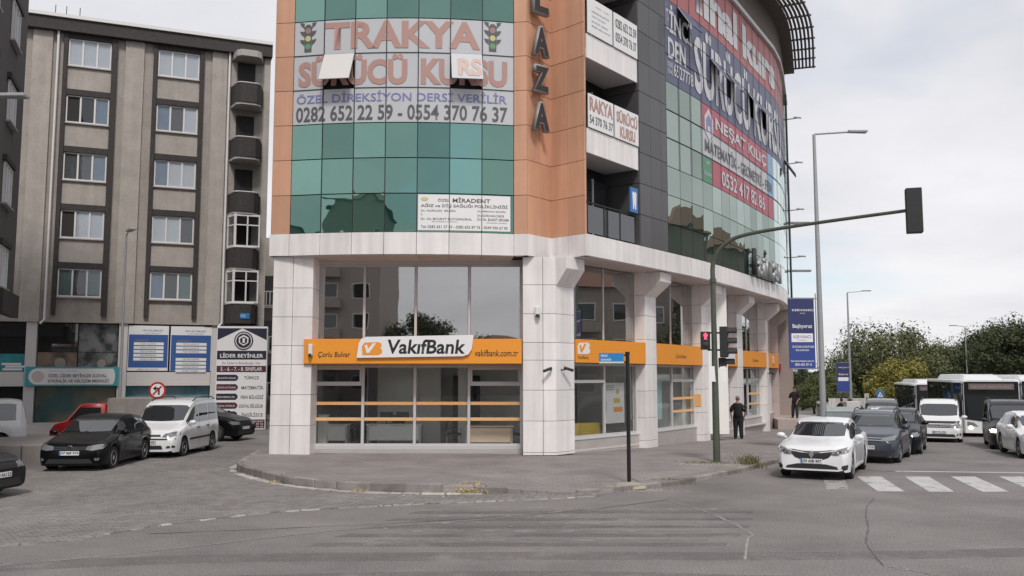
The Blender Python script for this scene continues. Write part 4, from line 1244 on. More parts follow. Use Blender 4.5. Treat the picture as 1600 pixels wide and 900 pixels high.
board(1.6, 3.15, 13.55, 14.75, 'white phone number board, right of two on the upper balcony', [('0282 652 22 59', M_filmblack, .06, .95, .58, .85, .02), ('0554 370 76 37', M_filmblack, .06, .95, .18, .45, .02)])
board(-.0, 1.5, 10.45, 11.55, 'red lettered driving school board, left of two on the middle balcony', [('RAKYA', M_palered, .03, .97, .5, .92, .04), ('54 370 76 37', M_filmblack, .03, .97, .12, .38, .02)])
board(1.6, 3.15, 10.45, 11.55, 'red lettered driving school board, right of two on the middle balcony', [('SÜRÜCÜ', M_palered, .06, .95, .5, .92, .04), ('KURSU', M_palered, .2, .85, .06, .42, .04)])
t = empty('tooth_sign', fr.pt(2.9, .1, 8.1), 'blue dentist sign with a white tooth on the lowest balcony', 'sign')
plate('board', mat('sign_blue', (.03, .16, .45), .4), t, fr, 2.55, 3.05, .02, .07, 8.1, 8.95, .003)
shape('tooth_print', M_signw, t, fr, [(2.66, 8.75), (2.68, 8.55), (2.70, 8.2), (2.76, 8.2), (2.80, 8.42), (2.84, 8.2), (2.90, 8.2), (2.92, 8.55), (2.94, 8.75), (2.87, 8.82), (2.80, 8.77), (2.73, 8.82)], .073, .08)
# side tower beyond the glass
t = empty('neighbour_block', (18.5, 58, 0), 'narrow red brown and white block just beyond the far end of the glass front', 'building')
b = MB(); b.prism([(16.75, 53.6), (17.15, 55.3), (17.0, 62), (8, 62), (8, 60.5)], -1, 17.6); b.build('wall', M_beige, t)
b = MB(); b.prism([(17.2, 55.35), (18.1, 58.6), (17.6, 62), (17.03, 61.8)], 1, 17.2); b.build('red_strip', mat('brick_red', (.27, .12, .09), .8, noise=.3, nscale=2), t)
for z in (3, 6, 9, 12):
    b = MB(); b.box(17.0, 18.5, 55.0, 55.25, z, z + .12); b.build('balcony_slab', M_concrete, t)
# podium with railings at the far corner
t = empty('podium', (15.5, 52, 0), 'raised stone landing with steps at the far end of the bank', 'landing')
b = MB(); b.prism([(14.4, 49.0), (16.4, 48.3), (18.0, 52.5), (17.4, 56), (15.5, 56)], -1, .24); b.build('landing_slab', M_beige, t)
for k in range(4):
    b = MB(); b.prism([(16.42 + .3 * k, 48.35 + .05 * k), (16.7 + .3 * k, 48.3), (18.3 + .3 * k, 52.5), (18.02 + .3 * k, 52.55)], -1, .12 - .14 * k); b.build('step', M_concrete, t)
for k, (x, y) in enumerate(((16.6, 49.2), (17.4, 51.4))):
    b = MB()
    b.tube([(x, y, .2), (x, y, 1.15), (x + 1.3, y - .5, .6), (x + 1.3, y - .5, -.4)], .035, 6)
    b.tube([(x, y, .7), (x + 1.3, y - .5, .15)], .025, 6)
    b.build('handrail', M_chrome, t)

# ================================================================== left apartment block
LB = empty('apartment_block', (-15, 46, 0), 'grey five storey apartment block with dark granite window bands and white framed windows', 'building')
LF = Frame((-18.87, 44.0), (.927, .375))
SH = 2.85
ZB, ZR = 5.15, 19.4
def SP(p):          # station along the facade of a bearing given in thousandths of the photo width
    q = (p - 800) / 1400
    return (18.87 + 44 * q) / (.927 - .375 * q)
sL, sR = SP(-60), SP(411)
b = MB(); b.box(sL, sR, -9, 0, ZB, ZR, LF); b.build('wall', M_stucco, LB)
for p0, p1 in ((28, 60), (178, 208), (318, 342)):
    b = MB(); b.box(SP(p0), SP(p1), 0.002, .14, ZB, ZR - .02, LF); b.build('pilaster', M_stucco2, LB)
b = MB(); b.box(sL - .2, SP(413), -1, .42, ZR, ZR + .62, LF); b.build('granite_cornice', M_granite, LB)
b = MB(); b.box(sL - .2, SP(413), -1, .52, ZR + .625, ZR + .78, LF); b.build('gutter', M_pvc, LB)
b = MB(); b.hexa([LF.pt(sL, .5, ZR + .79), LF.pt(SP(413), .5, ZR + .79), LF.pt(SP(413), -9, ZR + .79), LF.pt(sL, -9, ZR + .79)], [LF.pt(sL + 3, -3.5, ZR + 1.5), LF.pt(SP(380), -3.5, ZR + 1.5), LF.pt(SP(380), -5, ZR + 1.5), LF.pt(sL + 3, -5, ZR + 1.5)])
b.build('roof', mat('roof_tile', (.20, .12, .09), .9, noise=.2), LB)
M_cur = [mat('curtain_white', (.74, .74, .74), .9, noise=.08, nscale=5), mat('curtain_grey', (.15, .145, .14), .9), mat('curtain_blue', (.27, .33, .40), .9, noise=.2, nscale=3), mat('room_dark', (.035, .032, .032), .9), mat('curtain_green', (.20, .26, .24), .9, noise=.2, nscale=3)]
CURT = {(0, 0): (4, 1, 4), (0, 1): (3, 0, 0), (0, 2): (1, 1, 2), (0, 3): (3, 3, 2), (0, 4): (0, 0, 0),
        (1, 0): (2, 1, 4), (1, 1): (0, 0, 1), (1, 2): (2, 0, 0), (1, 3): (2, 1, 0), (1, 4): (0, 0, 0)}
def window3(fr, a0, a1, z0, z1, cur, parent, n=.0):
    w = a1 - a0
    b = MB()
    t = .06
    for q0, q1, y0, y1 in ((a0, a1, z0, z0 + t), (a0, a1, z1 - t, z1), (a0, a0 + t, z0 + t, z1 - t), (a1 - t, a1, z0 + t, z1 - t), (a0 + w / 3 - .04, a0 + w / 3 + .04, z0 + t, z1 - t), (a0 + 2 * w / 3 - .04, a0 + 2 * w / 3 + .04, z0 + t, z1 - t)):
        b.box(q0, q1, n + .01, n + .075, y0, y1, fr)
    f = b.build('window', M_pvc, parent)
    for k in range(3):
        q0, q1 = a0 + w * k / 3 + .045, a0 + w * (k + 1) / 3 - .045
        if cur[k] != 3 or k:
            plate('pane', G_win, f, fr, q0, q1, n + .035, n + .04, z0 + t, z1 - t, 0)
        plate('curtain', M_cur[cur[k]], f, fr, q0, q1, n + .004, n + .012, z0 + t, z1 - t, 0)
    o = plate('sill', M_marble, f, fr, a0 - .05, a1 + .05, n + .0, n + .16, z0 - .06, z0 - .005, 0)
    return f
for col, (pa, pb, fa0, fa1) in enumerate(((86, 155, 78, 165), (231, 297, 223, 305))):
    for p0, p1 in ((fa0, pa - 1), (pb + 1, fa1)):
        b = MB(); b.box(SP(p0), SP(p1), .003, .2, ZB + .35, ZR - .02, LF); b.build('granite_strip', M_granite, LB)
    for k in range(5):
        z0 = 6.38 + SH * k
        window3(LF, SP(pa), SP(pb), z0, z0 + 1.36, CURT[(col, k)], LB)
        b = MB(); b.box(SP(pa - 1) + .003, SP(pb + 1) - .003, .003, .16, z0 + 1.37, z0 + 1.66, LF); b.build('granite_lintel', M_granite, LB)
        b = MB(); b.box(SP(pa - 1) + .003, SP(pb + 1) - .003, .003, .05, z0 + 1.67 if k < 4 else z0 + 1.66, z0 + SH - .07 if k < 4 else ZR - .02, LF); b.build('infill_panel', M_stucco2, LB)
for p in (69, 345.5):
    b = MB(); q = LF.pt(SP(p), .22, 0)
    b.tube([q + Vector((0, 0, ZR + .6)), q + Vector((0, 0, ZR)), q + Vector((0, 0, ZB + .1)), q + Vector((-.15, -.1, ZB - .1))], .055, 7)
    b.build('down_pipe', M_pvc, LB)
# balcony stack at the right end
sa_, sb_ = SP(349), SP(400)
def curved(fr, a0, a1, out, z0, z1, name, m, parent, th=.12, n=8):
    P_ = []
    for i in range(n + 1):
        t = i / n
        P_.append((a0 + (a1 - a0) * t, out * (1 - (abs(2 * t - 1)) ** 6)))
    b = MB()
    ring = [fr.pt(a, o_, 0) for a, o_ in P_]
    b.hexa([v + Vector((0, 0, z0)) for v in ring], [v + Vector((0, 0, z1)) for v in ring])
    return b.build(name, m, parent)
for k in range(5):
    zf = ZB + .05 + SH * k
    curved(LF, sa_, sb_, 1.15, zf - .12 if k else zf, zf, 'balcony_slab', mat('plaster_pale', (.40, .37, .35), .9, noise=.1), LB)
    curved(LF, sa_, sb_, 1.2, zf + .002, zf + .98, 'balcony_parapet', M_granite, LB)
    b = MB(); rr = [LF.pt(sa_ + (sb_ - sa_) * t, 1.2 * (1 - abs(2 * t - 1) ** 6), zf + 1.02) for t in [i / 12 for i in range(13)]]
    b.tube(rr, .03, 5); b.build('parapet_rail', M_pvc, LB)
    if k < 2:        # glazed in
        f = MB()
        pts = [(.02, .30), (.20, 1.08), (.96, 1.08)]
        for (t0, n0), (t1, n1) in zip(pts[:-1], pts[1:]):
            p, q = LF.pt(sa_ + (sb_ - sa_) * t0, n0, 0), LF.pt(sa_ + (sb_ - sa_) * t1, n1, 0)
            fr2 = Frame((p.x, p.y), ((q - p).x, (q - p).y)); L2 = (q - p).length
            bars = [(0, L2, zf + 1.05, zf + 1.13), (0, L2, zf + 2.62, zf + 2.72), (.07, L2 - .07, zf + 2.14, zf + 2.2), (0, .07, zf + 1.13, zf + 2.62), (L2 - .07, L2, zf + 1.13, zf + 2.62)]
            if L2 > 1: bars.append((L2 / 2 - .035, L2 / 2 + .035, zf + 1.13, zf + 2.62))
            for a0, a1, z0, z1 in bars: f.box(a0, a1, -.03, .03, z0, z1, fr2)
            plate('pane', G_win, LB, fr2, .05, L2 - .05, -.01, -.004, zf + 1.12, zf + 2.62, 0)
        f.build('window', M_pvc, LB)
    plate('balcony_door', M_cur[3], LB, LF, sa_ + .3, sb_ - .4, .004, .03, zf + 1.0, zf + 2.4, 0)
b = MB(); b.box(SP(401.5) , SP(411.5), -9, .12, ZB, ZR - .01, LF); b.build('end_pier', M_stucco2, LB)
curved(LF, sa_, sb_, 1.15, ZR - .35, ZR - .02, 'balcony_ceiling', MATS['plaster_pale'], LB)
t = empty('street_plate', LF.pt(SP(378), 1.2, 5.6), 'small blue street plate low on the granite balcony', 'sign')
plate('plate', mat('plate_blue', (.02, .20, .50), .5), t, LF, SP(371), SP(385), 1.205, 1.23, 5.45, 5.72, 0)
text('MAH. SOKAK', M_signw, t, LF, SP(372), SP(379), 5.52, 5.66, 1.235)
# roof aerials
for p in (60, 78, 100):
    b = MB(); q = LF.pt(SP(p), -.3, ZR + .8); b.tube([q, q + Vector((0, 0, .7))], .02, 4); b.build('aerial', M_plast, LB)
# ground floor
b = MB(); b.box(sL, SP(413), -9, -.45, -.5, ZB - .005, LF); b.build('shop_core', M_dark, LB)
for p0, p1 in ((-60, -30), (41, 58), (186, 200), (331, 340)):
    plate('shop_pier', M_white2, LB, LF, SP(p0), SP(p1), -.40, .02, -.3, ZB - .01, .01)
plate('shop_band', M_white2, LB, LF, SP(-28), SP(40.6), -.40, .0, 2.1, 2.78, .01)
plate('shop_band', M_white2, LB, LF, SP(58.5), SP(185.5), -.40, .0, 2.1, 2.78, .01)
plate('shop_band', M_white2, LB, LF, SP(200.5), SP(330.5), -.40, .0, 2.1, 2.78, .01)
def mural(name, col1, col2, sc_):
    m = mat(name, col1, .5)
    N, L = m.node_tree.nodes, m.node_tree.links
    g = N.new('ShaderNodeNewGeometry'); n_ = N.new('ShaderNodeTexNoise'); n_.inputs['Scale'].default_value = sc_; n_.inputs['Detail'].default_value = 4
    r = N.new('ShaderNodeValToRGB'); r.color_ramp.elements[0].position = .4; r.color_ramp.elements[0].color = (*col1, 1); r.color_ramp.elements[1].position = .6; r.color_ramp.elements[1].color = (*col2, 1)
    L.new(g.outputs['Position'], n_.inputs[0]); L.new(n_.outputs[0], r.inputs[0]); L.new(r.outputs[0], N['Principled BSDF'].inputs['Base Color'])
    return m
M_mur1 = mural('mural_green', (.06, .13, .13), (.20, .19, .13), .8)
M_mur2 = mural('mural_turquoise', (.06, .22, .28), (.20, .34, .38), 1.3)
M_mur3 = mural('mural_brown', (.10, .07, .05), (.30, .22, .16), 1.2)
M_mur4 = mural('mural_dark', (.035, .04, .04), (.22, .22, .22), 2.0)
M_mur5 = mural('mural_teal', (.03, .22, .26), (.04, .30, .33), 1.0)
def shop_pane(p0, p1, z0, z1, m, nm='shop_pane'):
    plate(nm, m, LB, LF, SP(p0), SP(p1), -.44, -.40, z0, z1, 0)
shop_pane(-28, 40, 3.65, 5.1, M_carglass); shop_pane(-28, 40, 2.8, 3.63, M_mur5, 'shop_mural')
shop_pane(59, 121, 3.75, 5.1, M_carglass); shop_pane(123, 184, 3.75, 5.1, M_mur4)
shop_pane(59, 121, 2.8, 3.72, M_mur3, 'shop_mural'); shop_pane(123, 184, 2.8, 3.72, M_mur4, 'shop_mural')
shop_pane(-28, 40, -.3, 2.08, M_carglass); shop_pane(59, 184, -.3, 2.08, M_mur1, 'shop_mural')
shop_pane(201, 330, -.3, 2.08, M_mur2, 'shop_mural')
for p, r_ in ((95, .32), (160, .25)):
    shape('clock_print', M_mur4, LB, LF, disc(SP(p), 3.2, r_, 16), -.398, -.392)
    shape('clock_face', mat('clock_pale', (.35, .30, .24), .6), LB, LF, disc(SP(p), 3.2, r_ * .8, 16), -.39, -.386)
for k, (p, z) in enumerate(((10, 2.85), (14, 2.98), (8, 3.1))):
    plate('book_print', M_signw, LB, LF, SP(p - 5), SP(p + 26), -.398, -.39, z, z + .1, 0)
# blue course boards
M_nb = mat('board_blue', (.035, .10, .30), .5, noise=.15)
for k, (p0, p1, rows_) in enumerate(((201, 264, (0, 1, 2, 3, 4)), (267, 331, (0, 1, 2, 4, 5, 6, 7)))):
    t = empty('course_board', LF.pt(SP(p0), 0, 2.8), ('blue and white course board, left of two over the turquoise mural', 'blue and white course board, right of two over the turquoise mural')[k], 'sign')
    a0, a1 = SP(p0), SP(p1); w = a1 - a0
    plate('board', M_signw, t, LF, a0, a1, -.38, .04, 2.84, 5.06, .004)
    plate('blue_field', M_nb, t, LF, a0 + .03, a1 - .03, .041, .05, 2.86 if k else 3.0, 4.62, 0)
    text('FEN BİLİMLERİ', M_filmblue, t, LF, a0 + w * .35, a0 + w * .85, 4.78, 4.90, .045, bold=.01)
    text('KURS MERKEZİ', M_filmblue, t, LF, a0 + w * .4, a0 + w * .8, 4.66, 4.73, .045)
    text('0282 653 23 69', M_filmblue, t, LF, a0 + w * .25, a0 + w * .75, 2.87, 2.94, .045)
    words = ['TEOG HAZIRLIK', 'TEMEL MATEMATİK', 'YKS HAZIRLIK', 'LGS PROGRAMI', 'YAZ KURSU', 'DENEME SINAVI', 'ÖZEL DERS', 'ETÜT']
    for j, r in enumerate(rows_):
        z = 4.22 - r * .19
        plate('white_row', M_signw, t, LF, a0 + w * .14, a1 - w * .12, .051, .055, z - .12, z + .02, 0)
        text(words[j], M_palered if j == 0 else M_filmblack, t, LF, a0 + w * .3, a1 - w * .3, z - .09, z - .01, .06)
    text('MÜFREDAT', M_palered, t, LF, a0 + w * .16, a0 + w * .5, 4.30, 4.38, .058)
# turquoise sign
t = empty('shop_sign', LF.pt(SP(110), .1, 2.1), 'long turquoise framed white sign of a learning centre over the murals', 'sign')
a0, a1 = SP(43), SP(191)
plate('board', mat('sign_turquoise', (.05, .34, .38), .5), t, LF, a0, a1, .03, .14, 2.1, 3.02, .01)
shape('white_field', M_signw, t, LF, [(a0 + .15 + .35 * (1 - math.cos(k * math.pi / 8)) if False else a0 + .5 - .35 * math.sin(math.pi * k / 8), 2.56 + .38 * math.cos(math.pi * k / 8)) for k in range(9)] + [(a1 - .35 + .12 * math.sin(math.pi * k / 6), 2.56 - .38 * math.cos(math.pi * k / 6)) for k in range(7)], .142, .15)
text('ÇORLU LİDER', M_palered, t, LF, a0 + 1.0, a0 + 2.2, 2.80, 2.86, .155)
text('ÖZEL LİDER BEYİNLER SOSYAL', M_filmblack, t, LF, a0 + .98, a1 - .6, 2.52, 2.72, .155, bold=.02)
text('ETKİNLİK VE GELİŞİM MERKEZİ', M_filmblack, t, LF, a0 + .98, a1 - .5, 2.24, 2.46, .155, bold=.02)
shape('round_print', mat('print_rose', (.62, .52, .52), .5), t, LF, disc(a0 + .55, 2.56, .27, 18), .152, .156)
# tall white board beside the block
M_navy = mat('print_navy', (.020, .018, .040), .5); M_plum = mat('print_plum', (.09, .02, .04), .5)
t = empty('advert_board', (-13, 43, 0), 'tall white tutoring advert board with black round crest standing beside the block', 'sign')
AB = Frame((-14.25, 43.3), (.99, .12)); aw = 2.38; H0, H1 = .02, 4.98
b = MB(); b.box(0, aw, -.25, 0, H0, H1, AB); b.build('board', M_signw, t, bevel=.01)
yb = lambda y: 4.98 - (y - 512) / 163 * 4.93
plate('dark_band', M_navy, t, AB, .03, aw - .03, .002, .006, yb(565), yb(551), 0)
plate('plum_band', M_plum, t, AB, .03, aw - .03, .002, .006, yb(585), yb(575), 0)
shape('corner_wedge', M_navy, t, AB, [(.03, yb(515)), (aw / 2, yb(515)), (.03, yb(534))], .002, .006)
shape('corner_wedge', M_navy, t, AB, [(aw - .03, yb(515)), (aw - .03, yb(534)), (aw / 2, yb(515))], .002, .006)
shape('crest', M_navy, t, AB, disc(aw * .53, yb(535), .45, 24), .008, .012)
shape('crest_ring', M_signw, t, AB, disc(aw * .53, yb(535), .39, 24), .013, .017)
shape('crest_field', M_navy, t, AB, disc(aw * .53, yb(535), .35, 24), .018, .022)
c0, cz = aw * .53, yb(535)
shape('crest_hexagon', M_signw, t, AB, [(c0, cz + .28), (c0 + .23, cz + .15), (c0 + .22, cz - .1), (c0, cz - .25), (c0 - .22, cz - .1), (c0 - .23, cz + .15)], .023, .027)
shape('crest_inner', M_navy, t, AB, [(c0, cz + .2), (c0 + .17, cz + .1), (c0 + .16, cz - .08), (c0, cz - .18), (c0 - .16, cz - .08), (c0 - .17, cz + .1)], .028, .032)
text('1', M_signw, t, AB, c0 - .05, c0 + .06, cz - .1, cz + .12, .034, bold=.03)
text('LİDER BEYİNLER', M_signw, t, AB, .18, aw - .18, yb(562), yb(554), .01, bold=.02)
text('En İyilerin Buluştuğu Yer', M_filmblack, t, AB, .3, aw - .3, yb(573.5), yb(567.5), .004)
text('5. - 6. - 7. - 8. SINIFLAR', M_signw, t, AB, .22, aw - .22, yb(583), yb(577), .01, bold=.01)
for s_, y, cc in (('TÜRKÇE', 594, M_navy), ('MATEMATİK', 609, M_plum), ('FEN BİLGİSİ', 624, M_navy), ('SOSYAL BİLGİLER', 638, M_plum), ('İNGİLİZCE', 652, M_navy)):
    x0 = {'TÜRKÇE': 1.32, 'MATEMATİK': 1.22, 'FEN BİLGİSİ': 1.2, 'SOSYAL BİLGİLER': 1.12, 'İNGİLİZCE': 1.25}[s_]
    text(s_, M_filmblack, t, AB, x0, aw - (.12 if 'Ü' not in s_ else .35), yb(y + 3.5), yb(y - 3.5), .004, bold=.02)
    sh = [(.05, yb(y - 5)), (.95, yb(y - 5)), (1.05, yb(y - 2)), (1.05, yb(y + 2)), (.95, yb(y + 5)), (.05, yb(y + 5))]
    shape('pill', cc, t, AB, sh, .002, .006)
    text({594: 'AKADEMİK DERSLER', 609: 'ZENGİN KÜTÜPHANE', 624: 'REHBERLİK', 638: 'SOSYAL ETKİNLİK', 652: 'YABANCI DİL'}[y], M_signw, t, AB, .1, .95, yb(y + 1.8), yb(y - 1.8), .008)
plate('foot_band', M_plum, t, AB, 1.25, aw - .03, .002, .006, yb(674), yb(660), 0)
text('TÜM DERSLERDE', M_signw, t, AB, 1.35, aw - .1, yb(664), yb(661.5), .008)
text('0282 651 47 36', M_signw, t, AB, 1.35, aw - .1, yb(668.5), yb(665.5), .008)
text('0532 668 75 43', M_signw, t, AB, 1.35, aw - .1, yb(673), yb(670), .008)
# terrace in front of the block
t = empty('terrace', (-17, 30, 0), 'low concrete terrace with a raised kerb edge in front of the shops on the left', 'terrace')
b = MB(); b.prism([(-24, 26.6), (-13.2, 27.1), (-12.6, 29.0), (-12.9, 32), (-14.5, 43), (-30, 38)], -.2, .5); b.build('slab', mat('terrace_concrete', (.33, .30, .28), .9, noise=.3, nscale=1.2), t, bevel=.02)
for k in range(8):
    x0 = -24 + k * 1.35
    b = MB(); y0 = 26.6 + .0463 * (x0 + 24)
    b.box(x0 + .01, x0 + 1.34, y0 - .12, y0 + .14, -.05, .54); b.build('edge_block', M_concrete, t, bevel=.015)
# dark block at the far left
DB = empty('dark_block', (-20, 28, 0), 'dark grey stucco block at the left edge seen steeply from the side', 'building')
DFm = Frame((-18.45, 33.0), (-.354, .935))
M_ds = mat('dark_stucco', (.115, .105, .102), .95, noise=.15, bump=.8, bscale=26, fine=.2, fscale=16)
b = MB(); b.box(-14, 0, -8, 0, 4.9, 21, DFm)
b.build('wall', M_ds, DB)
b = MB(); b.box(-14, -.6, -8, -1.5, -.1, 4.89, DFm); b.build('ground_floor_wall', M_granite, DB)
for k in range(5):
    z0 = 5.6 + 2.85 * k
    for a in (-3.4, -7.4, -11.4):
        window3(DFm, a, a + 1.5, z0, z0 + 1.4, (1, 0, 2), DB)
        plate('granite_lintel', M_granite, DB, DFm, a - .2, a + 1.7, .002, .14, z0 + 1.42, z0 + 1.6, 0)
b = MB(); b.box(-3.6, -.3, .002, .25, 4.7, 5.5, DFm); b.build('balcony_parapet', M_granite, DB)
# slim block seen in the gap between the two
GB = empty('rear_block', (-14, 64, 0), 'pale block with stacked balconies seen in the gap behind the apartment block', 'building')
b = MB(); b.box(-19, -12, 62, 70, -.2, 12.2); b.build('wall', M_stucco2, GB)
for k in range(3):
    z = 1.0 + 3.1 * k
    b = MB(); b.box(-18.8, -15.5, 60.9, 61.99, z, z + .2); b.build('balcony_slab', M_marble, GB)
    b = MB()
    for i in range(14): b.box(-18.8 + i * .25, -18.74 + i * .25, 60.92, 60.96, z + .2, z + 1.1)
    b.box(-18.8, -15.5, 60.92, 60.96, z + 1.1, z + 1.16); b.build('railing', M_pvc, GB)
    b = MB(); b.box(-18.5, -15.9, 61.9, 61.98, z + .3, z + 2.3); b.build('balcony_door', M_carglass, GB)
    b = MB(); b.box(-14.9, -13.4, 61.9, 61.98, z + 1.0, z + 2.3); b.build('window', M_carglass, GB)
t = empty('iron_gate', (-13.5, 47, 0), 'dark iron gate between the advert board and the bank pillar', 'gate')
b = MB()
for i in range(16): b.tube([(-13.6 + i * .17, 47, 0), (-13.6 + i * .17, 47, 1.7)], .015, 4)
b.tube([(-13.7, 47, .3), (-11, 47, .3)], .02, 4); b.tube([(-13.7, 47, 1.5), (-11, 47, 1.5)], .02, 4)
o = b.build('gate_bars', M_black, t)
# ---- what the glass reflects: a block and trees across the junction, houses across the avenue
def plain_block(name, x0, x1, y0, y1, h, m, label, face):
    t = empty(name, ((x0 + x1) / 2, (y0 + y1) / 2, 0), label, 'building')
    b = MB(); b.box(x0, x1, y0, y1, -2, h); b.build('wall', m, t)
    cx_, cy_ = (x0 + x1) / 2, (y0 + y1) / 2
    b = MB(); b.hexa([(x0 - .5, y0 - .5, h), (x1 + .5, y0 - .5, h), (x1 + .5, y1 + .5, h), (x0 - .5, y1 + .5, h)], [(cx_ - 1, cy_ - 1, h + 2.6), (cx_ + 1, cy_ - 1, h + 2.6), (cx_ + 1, cy_ + 1, h + 2.6), (cx_ - 1, cy_ + 1, h + 2.6)])
    b.build('roof', MATS['roof_tile'], t)
    fr = {'n': Frame((x1, y1), (-1, 0)), 'w': Frame((x0, y1), (0, -1)), 's': Frame((x0, y0), (1, 0))}
    for fk in face:
        f = fr[fk]; L_ = (x1 - x0) if fk in 'ns' else (y1 - y0)
        for r in range(int((h - 1) / 3)):
            for c in range(int(L_ / 3.2)):
                a = 1 + c * 3.2
                plate('window_frame', M_pvc, t, f, a, a + 1.7, .0, .06, 1.2 + 3 * r, 2.7 + 3 * r, 0)
                plate('window', M_carglass, t, f, a + .1, a + 1.6, .062, .07, 1.3 + 3 * r, 2.6 + 3 * r, 0)
                if c % 3 == 1:
                    plate('balcony', m, t, f, a - .4, a + 2.1, .08, 1.0, .2 + 3 * r, 1.1 + 3 * r, 0)
    return t
M_rb = mat('render_brown', (.40, .35, .32), .9)
plain_block('street_block', -34, -13.0, -44, -30, 20, M_rb, 'brown apartment block across the junction, mirrored in the bank windows', 'n')
plain_block('street_block', -60, -38, -30, -14, 16, M_stucco, 'grey apartment block across the junction behind the photographer on the left', 'n')
plain_block('street_block', -12.5, 9, -72, -60, 5.5, MATS['render_taupe'] if 'render_taupe' in MATS else mat('render_taupe', (.25, .215, .19), .9), 'low taupe hall across the junction behind the photographer', 'n')
plain_block('street_block', 10, 34, -70, -58, 7, M_stucco, 'low grey block across the junction behind the photographer', 'n')
plain_block('villa', 44, 53, 51, 60.5, 15.2, MATS['render_taupe'], 'brown house across the avenue, mirrored in the street side glass', 'ws')
plain_block('villa', 46, 56, 65, 74, 14.6, MATS['render_taupe'], 'taupe house across the avenue beyond the first brown one', 'ws')
plain_block('villa', 46, 56, 34, 46, 10, M_stucco, 'grey house across the avenue, nearest to the junction', 'ws')

# ================================================================== trees
def leaf_mat(name, c, v=.4):
    m = mat(name, c, .8, spec=.15, var=v * .6, island=True)
    return m
L_dark = leaf_mat('leaves_dark', (.072, .088, .045)); L_mid = leaf_mat('leaves_mid', (.11, .125, .055)); L_yel = leaf_mat('leaves_yellow', (.22, .20, .055)); L_oliv = leaf_mat('leaves_olive', (.12, .13, .065))
M_bark = mat('bark', (.07, .055, .045), .95, noise=.3)
TREE = {}
def tree_mesh(kind, seed, h, w, nclump, nleaf, ls, m, trunk_h, spread=1.0, top=1.0):
    rnd = random.Random(seed)
    tr = MB(); lf = MB()
    tr.tube([(0, 0, -1), (rnd.uniform(-.1, .1), 0, trunk_h * .5), (rnd.uniform(-.2, .2), rnd.uniform(-.2, .2), trunk_h)], [.3, .22, .17], 8)
    cl_ = []
    for i in range(nclump):
        t = rnd.uniform(0, 6.28); ph = math.acos(rnd.uniform(-.75, 1)); rr = rnd.uniform(.55, 1) 
        x = w / 2 * rr * math.sin(ph) * math.cos(t) * spread; y = w / 2 * rr * math.sin(ph) * math.sin(t) * spread
        z = trunk_h + (h - trunk_h) * (.45 + .5 * rr * math.cos(ph) * top)
        cr = rnd.uniform(.10, .20) * w
        cl_.append((x, y, z, cr))
        if i % 3 == 0:
            tr.tube([(0, 0, trunk_h * .9), (x * .4, y * .4, trunk_h + (z - trunk_h) * .55), (x * .9, y * .9, z)], [.11, .07, .02], 5)
    for x, y, z, cr in cl_:
        for _ in range(nleaf // nclump):
            d = Vector((rnd.gauss(0, 1), rnd.gauss(0, 1), rnd.gauss(0, .75))); 
            d = d.normalized() * cr * (rnd.random() ** .45)
            p = Vector((x, y, z)) + d
            nrm = (d.normalized() * 1.0 + Vector((rnd.gauss(0, .55), rnd.gauss(0, .55), rnd.gauss(.45, .55)))).normalized()
            a = nrm.orthogonal().normalized(); c = nrm.cross(a); s_ = ls * rnd.uniform(.5, 1.3)
            t = rnd.uniform(0, 6.28); a2 = a * math.cos(t) + c * math.sin(t); c2 = nrm.cross(a2)
            lf.add([p - a2 * s_, p + c2 * s_ * .45, p + a2 * s_, p - c2 * s_ * .45], [(0, 1, 2, 3)])
    return tr.mesh('trunk', M_bark, smooth=60), lf.mesh('crown', m, recalc=False)
KT = {'dark': tree_mesh('d', 1, 9.5, 8.5, 70, 15000, .19, L_dark, 2.0), 'pine': tree_mesh('p', 2, 13, 10, 110, 20000, .20, L_dark, 2.6, 1.0),
      'locust': tree_mesh('l', 3, 9.5, 11, 60, 11000, .17, L_oliv, 2.4), 'yellow': tree_mesh('y', 4, 6, 6.5, 60, 10000, .17, L_yel, 1.0), 'mid': tree_mesh('m', 5, 7, 7, 60, 10000, .18, L_mid, 1.3)}
def tree(kind, x, y, s, label, group, rz=0, z=None):
    t = empty('tree', (0, 0, 0), label, 'tree', group)
    link('trunk', KT[kind][0], None, t); link('crown', KT[kind][1], None, t)
    t.location = (x, y, gz(x, y) if z is None else z); t.scale = (s, s, s * random.uniform(.94, 1.06)); t.rotation_euler = (0, 0, rz)
    return t
GT = 'trees along the far side of the avenue'
def bx_(px, Y): return (px - 800) / 1400 * Y
tree('locust', bx_(1392, 88), 88, .98, 'feathery olive tree rising highest behind the yellow bush', GT, 1)
tree('locust', bx_(1350, 98), 98, .80, 'olive tree between the two lamp posts behind the parked cars', GT, 2)
tree('yellow', bx_(1403, 78), 78, .84, 'round yellow green bush tree behind the first bus', GT, 1)
tree('locust', bx_(1486, 94), 94, .88, 'loose olive tree over the roof of the nearest bus', GT, 4)
tree('mid', bx_(1452, 92), 92, .95, 'mid green tree directly behind the second bus', GT, 3)
tree('dark', bx_(1428, 99), 99, .74, 'dark tree filling the gap behind the yellow bush', GT, 3)
tree('pine', bx_(1590, 80), 80, .74, 'tall dark pine at the right edge of the picture', GT, 1)
tree('pine', bx_(1552, 90), 90, .72, 'dark pine left of the tall one at the right edge', GT, 2)
tree('dark', bx_(1518, 90), 90, .78, 'dark bushy tree right of the thin lamp post', GT, 5)
tree('dark', bx_(1352, 92), 92, .62, 'dark tree behind the small banner', GT, 2)
tree('mid', bx_(1300, 84), 84, .56, 'small green tree left of the small banner', GT, 6)
tree('mid', bx_(1268, 92), 92, .56, 'small green tree just beyond the bank corner', GT, 7)
tree('dark', bx_(1328, 110), 110, .58, 'far dark tree behind the small banner post', GT, 7)
tree('dark', bx_(1640, 90), 90, 1.0, 'dark tree beyond the right edge', GT, 8)
